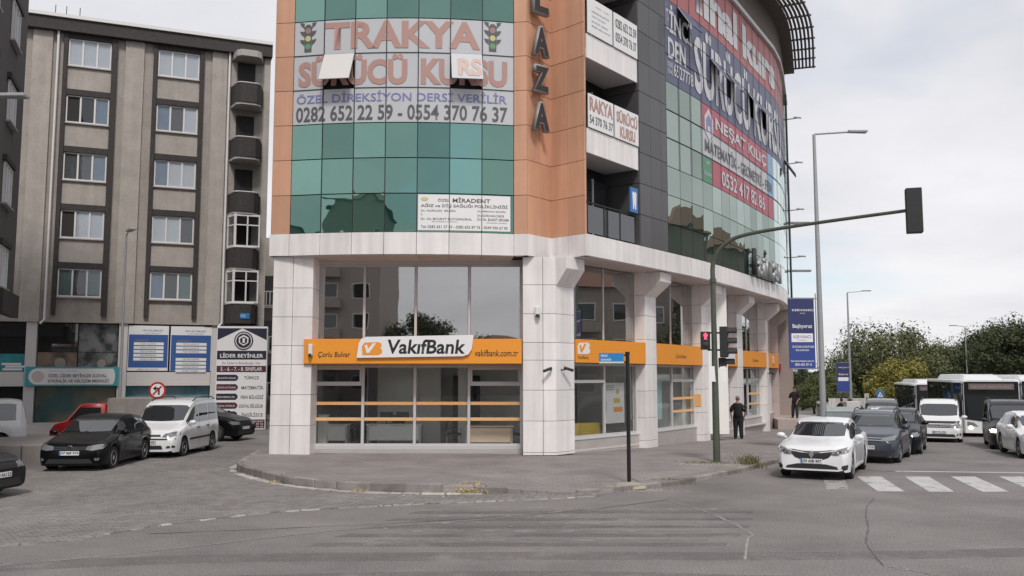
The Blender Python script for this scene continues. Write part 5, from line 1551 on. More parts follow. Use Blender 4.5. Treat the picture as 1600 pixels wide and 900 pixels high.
tree('mid', bx_(1380, 90), 90, .72, 'green tree low behind the grey parked van', GT, 9)
tree('dark', bx_(1250, 112), 112, .6, 'far dark tree behind the handrails', GT, 10)
tree('dark', -9.5, -34, .95, 'dark tree across the junction behind the photographer', 'trees behind the photographer', 1, 0)
tree('mid', -4, -40, .9, 'smaller tree across the junction behind the photographer', 'trees behind the photographer', 2, 0)
tree('mid', 43, 62.5, 1.25, 'street tree in front of the brown house across the avenue', 'trees behind the photographer', 2)
# distant wood
rnd = random.Random(8); b = MB()
for _ in range(9000):
    a = rnd.uniform(.12, .75); Y = rnd.uniform(118, 150); x = a * Y; z = gz(x, 116) + rnd.random() ** .8 * 4.6 * (.8 + .3 * math.sin(a * 40))
    s_ = rnd.uniform(.25, .7); t = rnd.uniform(0, 6.28)
    b.add([(x - s_, Y, z), (x, Y + .3, z - s_ * .7), (x + s_, Y, z), (x, Y - .3, z + s_ * .7)], [(0, 1, 2, 3)])
b.build('far_wood', L_dark, kind='stuff', recalc=False)

# ================================================================== vehicles
def lin(P, u):
    if u <= P[0][0]: return P[0][1]
    for (a, x), (c, y) in zip(P[:-1], P[1:]):
        if u <= c: return x + (y - x) * (u - a) / max(1e-6, c - a)
    return P[-1][1]
def smo(P, u, r=.07):
    return (lin(P, u - r) + 2 * lin(P, u) + lin(P, u + r)) / 4
KINDS_ = {
 'sedan': dict(L=4.40, W=1.80, H=1.47, wb=2.65, fo=.83, r=.315, gc=.19,
   top=[(0, .66), (.03, .765), (.2, .85), (.6, .925), (1.08, .995), (1.95, 1.40), (2.3, 1.465), (2.75, 1.47), (3.3, 1.36), (3.85, 1.10), (4.25, 1.06), (4.36, .98), (4.4, .80)],
   belt=[(0, .63), (.25, .78), (1.1, .91), (2.5, .945), (4.0, 1.0), (4.4, .80)], ws=(1.12, 1.98), rw=(3.2, 3.84), wins=[(1.28, 2.28), (2.35, 3.2), (3.24, 3.62)]),
 'hatch': dict(L=4.20, W=1.79, H=1.48, wb=2.58, fo=.85, r=.32, gc=.17,
   top=[(0, .56), (.04, .68), (.25, .79), (.6, .88), (1.05, .985), (1.85, 1.39), (2.2, 1.465), (2.8, 1.48), (3.5, 1.41), (3.75, 1.34), (4.08, 1.02), (4.17, .92), (4.2, .7)],
   belt=[(0, .55), (.3, .73), (1.1, .89), (2.5, .95), (3.9, .99), (4.2, .75)], ws=(1.1, 1.88), rw=(3.76, 4.05), wins=[(1.28, 2.3), (2.37, 3.2), (3.27, 3.7)]),
 'suv': dict(L=4.27, W=1.79, H=1.55, wb=2.57, fo=.85, r=.34, gc=.2,
   top=[(0, .66), (.05, .80), (.25, .90), (.7, .99), (1.1, 1.06), (1.8, 1.45), (2.1, 1.53), (2.8, 1.55), (3.5, 1.47), (3.8, 1.38), (4.15, 1.08), (4.24, .98), (4.27, .75)],
   belt=[(0, .62), (.3, .82), (1.1, .97), (2.5, 1.02), (3.9, 1.06), (4.27, .8)], ws=(1.15, 1.82), rw=(3.8, 4.12), wins=[(1.3, 2.3), (2.37, 3.2), (3.27, 3.75)]),
 'van': dict(L=4.35, W=1.75, H=1.82, wb=2.70, fo=.82, r=.31, gc=.18,
   top=[(0, .58), (.04, .76), (.2, .88), (.6, .99), (.95, 1.09), (1.62, 1.66), (1.95, 1.79), (2.4, 1.82), (3.8, 1.82), (4.15, 1.77), (4.25, 1.65), (4.33, 1.0), (4.35, .7)],
   belt=[(0, .56), (.25, .80), (.95, .98), (2.5, 1.02), (4.1, 1.04), (4.35, .9)], ws=(.98, 1.66), rw=(4.2, 4.3), wins=[(1.12, 2.12), (2.2, 3.05), (3.15, 4.0)], tw=.86),
}
def make_car(kind, paint, label, cat, name, group=None, spec=None):
    K_ = KINDS_[kind]; sp = spec or {}
    L, W, wb, fo, r, gc = K_['L'], K_['W'], K_['wb'], K_['fo'], K_['r'], K_['gc']
    hw = W / 2; TW = K_.get('tw', .74)
    wx = (fo, fo + wb); RA = r + .055
    us = set([0, .015, .05, .1, .18, .28, L - .015, L - .05, L - .12, L - .22])
    u = .4
    while u < L - .3: us.add(round(u, 3)); u += .13
    for p, _ in K_['top']: us.add(p)
    for w in wx:
        for k in range(-6, 7):
            us.add(round(w + RA * math.sin(k / 6 * math.pi / 2), 4))
    us = sorted(us); us = [a for i, a in enumerate(us) if i == 0 or a - us[i - 1] > .008]
    def halfw(u):
        f = 1.0
        if u < .5: f = .76 + .24 * math.sin(min(1, (u + .03) / .5) * math.pi / 2) ** .6
        if u > L - .4: f = .82 + .18 * math.sin(min(1, (L - u + .03) / .4) * math.pi / 2) ** .6
        return hw * f
    gh0, gh1 = K_['ws'][0] - .1, K_['rw'][1] + .1
    rows = []
    for u in us:
        w = halfw(u); top = smo(K_['top'], u); bl_ = min(smo(K_['belt'], u), top - .015)
        zb = gc + (.05 if u < .1 or u > L - .1 else 0)
        for x_ in wx:
            d = abs(u - x_)
            if d < RA: zb = max(zb, r + math.sqrt(max(0, RA * RA - d * d)))
        hgt = top - bl_
        g = min(1, max(0, hgt - .08) / .3)
        wt = w * (.80 * (1 - g) + TW * g)
        zr = top - (.018 * (1 - g) + .055 * g)
        fl = .012 if any(abs(u - x_) < RA + .12 for x_ in wx) else 0
        pts = [(0, zb), (w * .84, zb), (w * .955 + fl, zb + .02), (w * .985 + fl, zb + .3 * (bl_ - zb)), (w * 1.0 + fl * .5, zb + .62 * (bl_ - zb)), (w * .992, zb + .86 * (bl_ - zb)), (w * .965, bl_),
               (w * .945 * .85 + wt * .15, bl_ + .12 * (zr - bl_)), (w * .93 * .5 + wt * .5 + .012 * g, bl_ + .5 * (zr - bl_)), (wt + .006 * g, bl_ + .9 * (zr - bl_)), (wt * .965, zr + .35 * (top - zr)), (wt * .85, zr + .7 * (top - zr)), (wt * .5, top - .004), (0, top)]
        rows.append([(L / 2 - u, y, z) for y, z in pts])
    b = MB(); n = len(rows[0])
    for sgn in (1, -1):
        base = len(b.v)
        for rw_ in rows:
            b.v += [(x, y * sgn, z) for x, y, z in rw_]
        for i in range(len(rows) - 1):
            for j in range(n - 1):
                a = base + i * n + j
                f = [a, a + 1, a + n + 1, a + n]
                b.f.append(f if sgn > 0 else f[::-1]); b.mi.append(1 if j < 2 else 0)
        for e in (0, len(rows) - 1):
            f = [base + e * n + j for j in range(n)]
            b.f.append(f if (sgn > 0) == (e > 0) else f[::-1]); b.mi.append(0)
    me = b.mesh('body', [paint, M_plast], recalc=False)
    bm = bmesh.new(); bm.from_mesh(me)
    bmesh.ops.remove_doubles(bm, verts=bm.verts, dist=.0004)
    bmesh.ops.recalc_face_normals(bm, faces=bm.faces)
    tree_ = BVHTree.FromBMesh(bm)
    bm.to_mesh(me); bm.free()
    me.shade_smooth(); me.set_sharp_from_angle(angle=R(40))
    root = empty(name, (0, 0, 0), label, cat, group)
    body = link('body', me, None, root)
    def patch(nm, m, poly, mode, eps=.006, parent=root, cuts=7, side=1, thick=.02, smooth=True):
        """an outline laid on the body: mode 'f' front (y,z), 'r' rear (y,z), 's' side (x,z), 't' from above (x,y)"""
        bm = bmesh.new()
        if mode in 'fr': vs = [bm.verts.new((0, a, c)) for a, c in poly]; ax = (1, 2)
        elif mode == 's': vs = [bm.verts.new((a, 0, c)) for a, c in poly]; ax = (0, 2)
        else: vs = [bm.verts.new((a, c, 0)) for a, c in poly]; ax = (0, 1)
        bm.faces.new(vs)
        for q in ax:
            lo, hi = min(v.co[q] for v in vs), max(v.co[q] for v in vs)
            nn = [0, 0, 0]; nn[q] = 1
            k_ = max(1, min(cuts, int((hi - lo) / .05)))
            for i in range(1, k_):
                cc = [0, 0, 0]; cc[q] = lo + (hi - lo) * i / k_
                bmesh.ops.bisect_plane(bm, geom=list(bm.verts) + list(bm.edges) + list(bm.faces), plane_co=cc, plane_no=nn)
            vs = list(bm.verts)
        D = {'f': Vector((-1, 0, 0)), 'r': Vector((1, 0, 0)), 's': Vector((0, -side, 0)), 't': Vector((0, 0, -1))}[mode]
        bad = []
        for v in bm.verts:
            o_ = v.co - D * 6 if mode != 's' else Vector((v.co.x, side * 4, v.co.z))
            if mode == 't': o_ = Vector((v.co.x, v.co.y, 4))
            if mode in 'fr': o_ = Vector((-D.x * 6, v.co.y, v.co.z))
            h_ = tree_.ray_cast(o_, D)
            if h_[0] is None: bad.append(v)
            else: v.co = h_[0] - D * eps * .3 + h_[1] * eps
        if bad: bmesh.ops.delete(bm, geom=bad, context='VERTS')
        if not bm.faces: bm.free(); return None
        bmesh.ops.recalc_face_normals(bm, faces=bm.faces)
        s_ = sum((f.normal.dot(D) * f.calc_area() for f in bm.faces))
        if s_ > 0: bmesh.ops.reverse_faces(bm, faces=bm.faces)
        if thick:
            r_ = bmesh.ops.extrude_edge_only(bm, edges=[e for e in bm.edges if e.is_boundary])
            for v in [g for g in r_['geom'] if isinstance(g, bmesh.types.BMVert)]: v.co += D * thick
        me = bpy.data.meshes.new(nm); bm.to_mesh(me); bm.free(); me.materials.append(m)
        if smooth: me.shade_smooth(); me.set_sharp_from_angle(angle=R(35))
        return link(nm, me, None, parent)
    # glass
    tp = lambda u: smo(K_['top'], u)
    z0, z1 = tp(K_['ws'][0]) + .035, tp(K_['ws'][1]) - .045
    w0, w1 = hw * (.80 if kind == 'van' else .86), hw * TW * .975
    ws_ = [(-w0, z0), (-w0 * .6, z0 - .02), (0, z0 - .03), (w0 * .6, z0 - .02), (w0, z0), (w0 * .55 + w1 * .45, z0 * .5 + z1 * .5), (w1, z1 - .02), (w1 * .6, z1), (-w1 * .6, z1), (-w1, z1 - .02), (-w0 * .55 - w1 * .45, z0 * .5 + z1 * .5)]
    patch('windshield', M_carglass, ws_, 'f', cuts=12)
    z0r, z1r = tp(K_['rw'][1]) + .04, tp(K_['rw'][0]) - .04
    if kind == 'van': z0r, z1r = 1.12, 1.62
    patch('rear_window', M_carglass, [(-w0 * .9, z0r), (w0 * .9, z0r), (w1, z1r), (-w1, z1r)], 'r')
    def belt_top(u):
        top = smo(K_['top'], u); bl_ = min(smo(K_['belt'], u), top - .015)
        return bl_, top - .055
    for side in (1, -1):
        for (u0, u1) in K_['wins']:
            P_ = []; Q_ = []
            for i in range(9):
                u = u0 + (u1 - u0) * i / 8
                bl_, zr = belt_top(u)
                lo = bl_ + .045; hi = max(lo + .004, bl_ + .90 * (zr - bl_) - .035)
                P_.append((L / 2 - u, lo)); Q_.append((L / 2 - u, hi))
            patch('side_window', M_carglass, P_ + Q_[::-1], 's', side=side, cuts=5)
        # sill trim, door seams, handles, mirror
        us_ = [fo + RA + .03, fo + wb - RA - .03]
        patch('sill', M_plast if kind == 'suv' else paint, [(L / 2 - us_[0], gc + .01), (L / 2 - us_[1], gc + .01), (L / 2 - us_[1], gc + .09), (L / 2 - us_[0], gc + .09)], 's', side=side, eps=.012)
        for u in (K_['wins'][0][0] - .05, K_['wins'][0][1] + .035, K_['wins'][1][1] + .03):
            bl_ = belt_top(u)[0]
            d_ = .0 if u < K_['wins'][1][0] + .2 else .0
            zlow = gc + .12 if u < fo + wb - RA else r + RA + .02
            patch('door_seam', M_plast, [(L / 2 - u - .006, zlow), (L / 2 - u + .006, zlow), (L / 2 - u + .006, bl_ + .02), (L / 2 - u - .006, bl_ + .02)], 's', side=side, eps=.003, thick=0, cuts=6)
        for u in (K_['wins'][0][1] - .14, K_['wins'][1][1] - .12):
            bl_ = belt_top(u)[0]
            patch('door_handle', sp.get('handle', paint), [(L / 2 - u - .09, bl_ - .13), (L / 2 - u + .09, bl_ - .13), (L / 2 - u + .09, bl_ - .10), (L / 2 - u - .09, bl_ - .10)], 's', side=side, eps=.022, thick=.03, cuts=2)
        if sp.get('strip'):
            patch('side_strip', M_plast, [(L / 2 - us_[0], .52), (L / 2 - us_[1], .52), (L / 2 - us_[1], .58), (L / 2 - us_[0], .58)], 's', side=side, eps=.012)
        u = K_['wins'][0][0] + .08; bl_ = belt_top(u)[0]
        mb = MB(); x_ = L / 2 - u
        mb.ball((x_ + .02, side * (hw + .09), bl_ + .10), (.085, .12, .075), 12, 8)
        mb.tube([(x_, side * hw * .93, bl_ + .05), (x_ + .02, side * (hw + .05), bl_ + .06)], .025, 6)
        mb.build('mirror', sp.get('mirror', paint), root, smooth=60)
        # wheels
        for x_ in wx:
            cx_ = L / 2 - x_
            mb = MB()
            yo = side * (hw - .015); yi = side * (hw - .21)
            mb.lathe([(r * .64, yo - side * .012), (r * .80, yo), (r * .93, yo - side * .005), (r * .995, yo - side * .03), (r, (yo + yi) / 2), (r * .99, yi), (r * .6, yi)], 26, (cx_, 0, r), 'y')
            wv = mb.build('wheel', M_tyre, root, smooth=40)
            mb = MB()
            mb.lathe([(r * .66, yo - side * .02), (r * .62, yo - side * .005), (r * .585, yo - side * .03)], 26, (cx_, 0, r), 'y')
            ns = sp.get('spokes', 5)
            for k in range(ns):
                t = k * 2 * math.pi / ns + .3
                dx_, dz_ = math.cos(t), math.sin(t); px_, pz_ = -dz_, dx_
                w_a, w_b = r * .16, r * (.11 if ns < 8 else .08)
                yy0, yy1 = yo - side * .012, yo - side * .05
                P_ = [(cx_ + dx_ * r * .1 + px_ * w_b, r + dz_ * r * .1 + pz_ * w_b), (cx_ + dx_ * r * .62 + px_ * w_a, r + dz_ * r * .62 + pz_ * w_a), (cx_ + dx_ * r * .62 - px_ * w_a, r + dz_ * r * .62 - pz_ * w_a), (cx_ + dx_ * r * .1 - px_ * w_b, r + dz_ * r * .1 - pz_ * w_b)]
                mb.hexa([(a, yy1, c) for a, c in P_], [(a, yy0 - side * .01, c) for a, c in P_])
            mb.lathe([(r * .2, yo - side * .03), (r * .19, yo - side * .012), (r * .08, yo - side * .008)], 12, (cx_, 0, r), 'y')
            mb.build('rim', M_rim, wv, smooth=35)
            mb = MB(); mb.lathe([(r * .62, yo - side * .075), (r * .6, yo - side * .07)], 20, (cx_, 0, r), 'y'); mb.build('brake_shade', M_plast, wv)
    mb = MB(); mb.box(-L / 2 + .35, L / 2 - .35, -hw * .8, hw * .8, gc + .02, gc + .3); mb.build('underbody', M_plast, root)
    # front end
    fz = sp.get('fz', 0)
    zt = tp(.05)
    f = sp.get('front', 'plain')
    def sym(P): return P
    def both(nm, m, P, **k):
        for s_ in (1, -1):
            patch(nm, m, [(y * s_, z) for y, z in P], 'f', **k)
    if f == 'renault':
        both('headlight', M_lens, [(.47, .645), (.50, .72), (.64, .775), (.80, .81), (.875, .80), (.85, .70), (.64, .625), (.52, .62)], thick=.02, cuts=10)
        both('lamp_inner', M_plast, [(.54, .655), (.57, .71), (.68, .74), (.72, .70), (.66, .655)], eps=.01)
        patch('grille', M_plast, [(-.60, .735), (-.50, .755), (-.2, .72), (0, .715), (.2, .72), (.50, .755), (.60, .735), (.50, .66), (.40, .56), (.2, .49), (-.2, .49), (-.40, .56), (-.50, .66)], 'f', cuts=12)
        patch('grille_bar', M_chrome, [(-.52, .735), (-.2, .695), (0, .685), (.2, .695), (.52, .735), (.52, .715), (.2, .675), (0, .665), (-.2, .675), (-.52, .715)], 'f', eps=.012)
        patch('lower_intake', M_plast, [(-.66, .235), (.66, .235), (.60, .35), (.34, .405), (-.34, .405), (-.60, .35)], 'f')
        both('fog_surround', M_plast, [(.68, .25), (.82, .28), (.84, .40), (.72, .38)])
        lx = L / 2 + .012
        mb = MB(); mb.hexa([(lx - .03, 0, .51), (lx - .03, .085, .635), (lx - .03, 0, .76), (lx - .03, -.085, .635)], [(lx + .02, 0, .54), (lx + .02, .06, .635), (lx + .02, 0, .73), (lx + .02, -.06, .635)]); mb.build('emblem', M_chrome, root)
        py0 = .42
    elif f == 'vwsuv':
        both('headlight', M_lens, [(.44, .70), (.46, .80), (.80, .86), (.86, .82), (.80, .73)])
        patch('grille', M_plast, [(-.46, .69), (.46, .69), (.46, .80), (-.46, .80)], 'f')
        for z in (.715, .775): patch('grille_bar', M_chrome, [(-.45, z), (.45, z), (.45, z + .015), (-.45, z + .015)], 'f', eps=.014)
        patch('lower_intake', M_plast, [(-.66, .28), (.66, .28), (.58, .42), (-.58, .42)], 'f')
        patch('chin_trim', M_chrome, [(-.7, .245), (.7, .245), (.72, .275), (-.72, .275)], 'f', eps=.014)
        both('fog_surround', M_plast, [(.66, .34), (.82, .36), (.80, .48), (.68, .44)])
        py0 = .46
    elif f == 'vwhatch':
        both('headlight', M_lens, [(.42, .60), (.44, .69), (.74, .74), (.86, .71), (.82, .62), (.6, .58)])
        patch('grille', M_plast, [(-.42, .605), (.42, .605), (.42, .68), (-.42, .68)], 'f')
        patch('lower_intake', M_plast, [(-.62, .24), (.62, .24), (.54, .36), (-.54, .36)], 'f')
        both('fog_lamp', M_lens, [(.66, .32), (.76, .32), (.77, .39), (.67, .38)])
        py0 = .46
    elif f == 'vwvan':
        both('headlight', M_lens, [(.42, .66), (.42, .78), (.74, .84), (.86, .80), (.84, .68), (.62, .64)])
        patch('grille', M_plast, [(-.46, .66), (.46, .66), (.46, .80), (-.46, .80)], 'f')
        for z in (.70, .75): patch('grille_bar', M_chrome, [(-.42, z), (.42, z), (.42, z + .010), (-.42, z + .012)], 'f', eps=.014)
        patch('bonnet_guard', M_plast, [(-.72, .84), (.72, .84), (.78, .91), (-.78, .91)], 'f', eps=.03)
        patch('lower_intake', M_plast, [(-.62, .28), (.62, .28), (.54, .40), (-.54, .40)], 'f')
        both('fog_surround', M_plast, [(.62, .33), (.82, .35), (.80, .44), (.68, .44)])
        py0 = .43
    elif f == 'combo':
        both('headlight', M_lens, [(.42, .68), (.50, .78), (.74, .84), (.86, .82), (.86, .72), (.60, .66)])
        patch('grille', M_plast, [(-.38, .69), (.38, .69), (.36, .75), (-.36, .75)], 'f')
        patch('bumper_strip', M_plast, [(-.8, .60), (.8, .60), (.8, .63), (-.8, .63)], 'f', eps=.012)
        patch('lower_intake', M_plast, [(-.46, .30), (.46, .30), (.42, .42), (-.42, .42)], 'f')
        both('fog_surround', M_plast, [(.56, .33), (.8, .35), (.78, .42), (.58, .40)])
        py0 = .47
    else:
        m_h = sp.get('lamps', M_lens)
        both('headlight', m_h, [(.44, .64), (.46, .76), (.78, .80), (.86, .76), (.82, .66)])
        patch('grille', M_plast, [(-.40, .63), (.40, .63), (.42, .75), (-.42, .75)], 'f')
        patch('lower_intake', M_plast, [(-.6, .27), (.6, .27), (.52, .42), (-.52, .42)], 'f')
        py0 = .46
    h_ = tree_.ray_cast(Vector((6, 0, py0 + .055)), Vector((-1, 0, 0)))
    px_ = h_[0].x + .012
    mb = MB(); mb.box(px_ - .02, px_ + .008, -.26, .26, py0, py0 + .112); mb.build('plate', M_plate, root)
    mb = MB(); mb.box(px_ + .009, px_ + .012, .215, .258, py0 + .004, py0 + .108) if sp.get('flip') else mb.box(px_ + .009, px_ + .012, -.258, -.215, py0 + .004, py0 + .108); mb.build('plate_band', MATS['plate_blue'], root)
    if sp.get('plate'):
        text(sp['plate'], M_blacktext, root, Frame((px_ + .0, .0), (0, 1)), -.2, .24, py0 + .02, py0 + .092, .0115 if False else .012, bold=.02)
    if f.startswith('vw'):
        zc = {'vwsuv': .745, 'vwhatch': .645, 'vwvan': .74}[f]
        h_ = tree_.ray_cast(Vector((6, 0, zc)), Vector((-1, 0, 0)))
        ex = h_[0].x + .014
        mb = MB(); mb.lathe([(.075, ex - .02), (.075, ex + .004), (.064, ex + .006)], 20, (0, 0, zc), 'x'); e_ = mb.build('emblem', M_chrome, root)
        mb = MB(); mb.lathe([(.060, ex), (.060, ex + .008)], 18, (0, 0, zc), 'x'); mb.build('emblem_field', M_plast, e_)
        ff = Frame((ex + .0, 0), (0, 1))
        for pts in ([(-.03, .05), (-.016, .05), (0, .012), (.016, .05), (.03, .05), (.006, -.0), (-.006, -.0)], [(-.052, .02), (-.04, .03), (-.024, -.02), (-.008, .0), (.008, .0), (.024, -.02), (.04, .03), (.052, .02), (.03, -.05), (.018, -.05), (0, -.014), (-.018, -.05), (-.03, -.05)]):
            shape('emblem_mark', M_chrome, e_, ff, [(a, zc + c) for a, c in pts], .0095, .013)
    # bonnet seam
    zb_ = tp(.14) 
    # tail
    for s_ in (1, -1) if not sp.get('notail') else ():
        zz = .80 if kind != 'van' else 1.0
        patch('tail_lamp', M_red, [(s_ * y, z) for y, z in ((.52, zz), (.82, zz), (.84, zz + (.14 if kind != 'van' else .5)), (.56 if kind != 'van' else .74, zz + (.14 if kind != 'van' else .5)))], 'r')
    # wipers and inside shapes
    mb = MB()
    for y_ in (-.5, .1):
        pass
    if sp.get('rails'):
        for s_ in (1, -1):
            mb = MB(); P_ = []
            for i in range(8):
                u = K_['ws'][1] + .25 + (K_['rw'][0] - K_['ws'][1] - .35) * i / 7
                P_.append((L / 2 - u, s_ * hw * TW * .9, tp(u) + (.05 if 0 < i < 7 else -.01)))
            mb.tube(P_, .018, 6); mb.build('roof_rail', M_plast if sp['rails'] == 'b' else M_alu, root)
    u = K_['ws'][1] + .5
    mb = MB(); mb.tube([(L / 2 - u, 0, tp(u) - .01), (L / 2 - u - .12, 0, tp(u) + .16)], .006, 4); mb.build('antenna', M_plast, root)
    return root
def copy_tree(o, parent=None):
    c = o.copy(); C.objects.link(c)
    if parent: c.parent = parent
    WM[c.name] = WM.get(o.name, Matrix.Identity(4))
    for ch in list(o.children): copy_tree(ch, c)
    return c
def put(root, x, y, head, dz=0.0):
    """head: degrees, 0 = front to +X, -90 = front towards the junction"""
    root.location = (x, y, gz(x, y) + .0 + dz)
    root.rotation_euler = (R(1.1) if False else 0, 0, R(head))
    # follow the fall of the avenue
    return root
P_white = mat('car_white', (.74, .74, .75), .28, coat=.7, spec=.5)
P_black = mat('car_black', (.004, .004, .005), .32, spec=.18, coat=.12)
P_navy = mat('car_slate', (.035, .042, .062), .3, spec=.4, coat=.4)
P_dark = mat('car_dark', (.008, .009, .012), .32, spec=.25, coat=.18)
P_grey = mat('car_grey', (.10, .105, .11), .3, metal=.2, coat=.7)
P_red = mat('car_red', (.36, .018, .018), .35, coat=.4)
GP = 'cars parked in a row along the avenue kerb'
GL = 'cars standing along the side street on the left'
GQ = 'traffic coming down the avenue'
# avenue
c = make_car('sedan', P_white, 'white sedan parked nearest to the zebra crossing, silver diamond emblem on its grille', 'car', 'parked_car', GP, dict(front='renault', plate='59 AIB 907', spokes=7, mirror=P_white))
AVH = -119.5
def place(c, L, fx_, fy_, head):
    """put the middle of the front bumper at fx_, fy_"""
    a = R(head); put(c, fx_ - math.cos(a) * L / 2, fy_ - math.sin(a) * L / 2, head)
place(c, 4.4, 7.50, 22.75, -117.5)
c = make_car('suv', P_navy, 'dark slate blue small SUV parked right behind the white sedan', 'car', 'parked_car', GP, dict(front='vwsuv', plate='59 AFD 719', rails='b', mirror=P_navy))
place(c, 4.27, 10.55, 27.1, AVH)
c = make_car('suv', P_dark, 'black car parked third from the crossing, mostly hidden by the slate SUV', 'car', 'parked_car', GP, dict(front='plain', plate='34 KL 559'))
place(c, 4.27, 13.0, 31.0, AVH + 2)
c = make_car('hatch', P_white, 'white hatchback parked fourth from the crossing, only roof and side showing', 'car', 'parked_car', GP, dict(front='plain'))
place(c, 4.2, 15.1, 36.6, AVH + 5)
c = make_car('van', P_grey, 'grey van parked beyond the white hatchback', 'van', 'parked_van', GP, dict(front='plain', rails='b'))
place(c, 4.35, 18.0, 44.0, -112)
grey_hatch = make_car('hatch', P_grey, 'grey hatchback parked far down the row before the van', 'car', 'parked_car', GP, dict(front='plain'))
place(grey_hatch, 4.2, 16.6, 40.6, -113)
white_far = make_car('sedan', P_white, 'white car parked at the far end of the row near the motorbike', 'car', 'parked_car', GP, dict(front='plain'))
place(white_far, 4.4, 19.6, 53.5, -118)
c = copy_tree(grey_hatch); c['label'] = 'dark grey hatchback parked far down the row in front of the far lamp post'; place(c, 4.2, 21.6, 58, -112)
c = copy_tree(white_far); c['label'] = 'white car standing across behind the big lamp post in the distance'; place(c, 4.4, 26.5, 74, -150)
c = make_car('van', P_white, 'white van driving in the middle lane with a dark bonnet guard', 'van', 'moving_van', GQ, dict(front='vwvan', plate='59 TK 352', rails='b', mirror=P_white))
c.scale = (1, 1.02, 1.0)
place(c, 4.35, 18.22, 38.6, -116)
c = make_car('van', P_dark, 'black van with lit headlights waiting at the right edge', 'van', 'moving_van', GQ, dict(front='plain', lamps=M_on, rails='b', mirror=M_plast, handle=M_plast))
place(c, 4.35, 18.5, 33.2, -114)
c = make_car('hatch', P_white, 'white hatchback cut off by the right edge of the picture', 'car', 'moving_car', GQ, dict(front='plain', mirror=P_white))
place(c, 4.2, 17.0, 28.35, -107)
# side street
c = make_car('hatch', P_black, 'black hatchback facing the junction in front of the white van on the left', 'car', 'parked_car', GL, dict(front='vwhatch', plate='07 BJB 473', mirror=P_black))
place(c, 4.2, -11.95, 24.5, -86)
c = make_car('van', P_white, 'white passenger van behind the black hatchback in the side street', 'van', 'parked_van', GL, dict(front='combo', plate='59 FG 421', rails='b', strip=True, mirror=P_white, handle=M_plast))
place(c, 4.35, -11.4, 28.4, -90)
c = make_car('suv', P_black, 'black SUV crossing behind the white van beside the tall advert board', 'car', 'moving_car', GL, dict(front='plain'))
place(c, 4.27, -10.75, 36.6, -12)
c = make_car('suv', P_dark, 'dark car nosing into the picture at the lower left edge', 'car', 'moving_car', GL, dict(front='plain', plate='59 AU 22'))
place(c, 4.27, -10.75, 19.2, -8)
c = make_car('van', P_white, 'small white van parked on the terrace at the left edge', 'van', 'parked_van', GL, dict(front='plain', handle=M_plast, notail=True))
put(c, -19.2, 31.2, 209, -.02)
# red pickup with a grey load box
t = empty('pickup_truck', (0, 0, 0), 'small red pickup with open cab side and long grey load box behind the parked cars', 'truck', GL)
mb = MB(); pr = [(2.2, .35), (2.2, .75), (2.0, 1.0), (1.55, 1.1), (1.05, 1.68), (.9, 1.74), (.02, 1.74), (-.02, .35)]
mb.hexa([(x, -.82, z) for x, z in pr], [(x, .82, z) for x, z in pr]); mb.build('cab', P_red, t, bevel=.05, smooth=50)
for s_ in (1, -1):
    mb = MB(); pr = [(1.42, 1.12), (1.02, 1.6), (.2, 1.6), (.2, 1.12)]
    mb.hexa([(x, s_ * .815, z) for x, z in pr], [(x, s_ * .835, z) for x, z in pr]); mb.build('side_window', M_carglass, t)
    mb = MB(); mb.box(.6, .78, s_ * .83, s_ * .86, .96, 1.0); mb.build('door_handle', M_plast, t)
    for x_ in (1.45, -1.7):
        mb = MB(); mb.lathe([(.16, s_ * .80), (.28, s_ * .82), (.3, s_ * .74), (.3, s_ * .62), (.16, s_ * .6)], 20, (x_, 0, .3), 'y'); w_ = mb.build('wheel', M_tyre, t, smooth=40)
        mb = MB(); mb.lathe([(.17, s_ * .79), (.1, s_ * .81), (.04, s_ * .815)], 14, (x_, 0, .3), 'y'); mb.build('rim', M_rim, w_)
mb = MB(); mb.hexa([(1.5, -.7, 1.14), (1.5, .7, 1.14), (1.1, .64, 1.62), (1.1, -.64, 1.62)], [(1.54, -.7, 1.15), (1.54, .7, 1.15), (1.14, .64, 1.64), (1.14, -.64, 1.64)]); mb.build('windshield', M_carglass, t)
mb = MB(); mb.box(-2.9, -.1, -.85, .85, .75, 1.95); mb.build('load_box', M_concrete, t, bevel=.02)
for k in range(5):
    mb = MB(); mb.box(-2.85 + k * .68, -2.79 + k * .68, .851, .88, .76, 1.93); mb.build('box_rib', M_concrete, t)
    mb = MB(); mb.box(-2.85 + k * .68, -2.79 + k * .68, -.88, -.851, .76, 1.93); mb.build('box_rib', M_concrete, t)
mb = MB(); mb.box(-2.8, 2.0, -.4, .4, .35, .74); mb.build('chassis', M_plast, t)
t.location = (-14.35, 32.6, .0); t.rotation_euler = (0, 0, R(183)); t.scale = (.88, .9, .93)
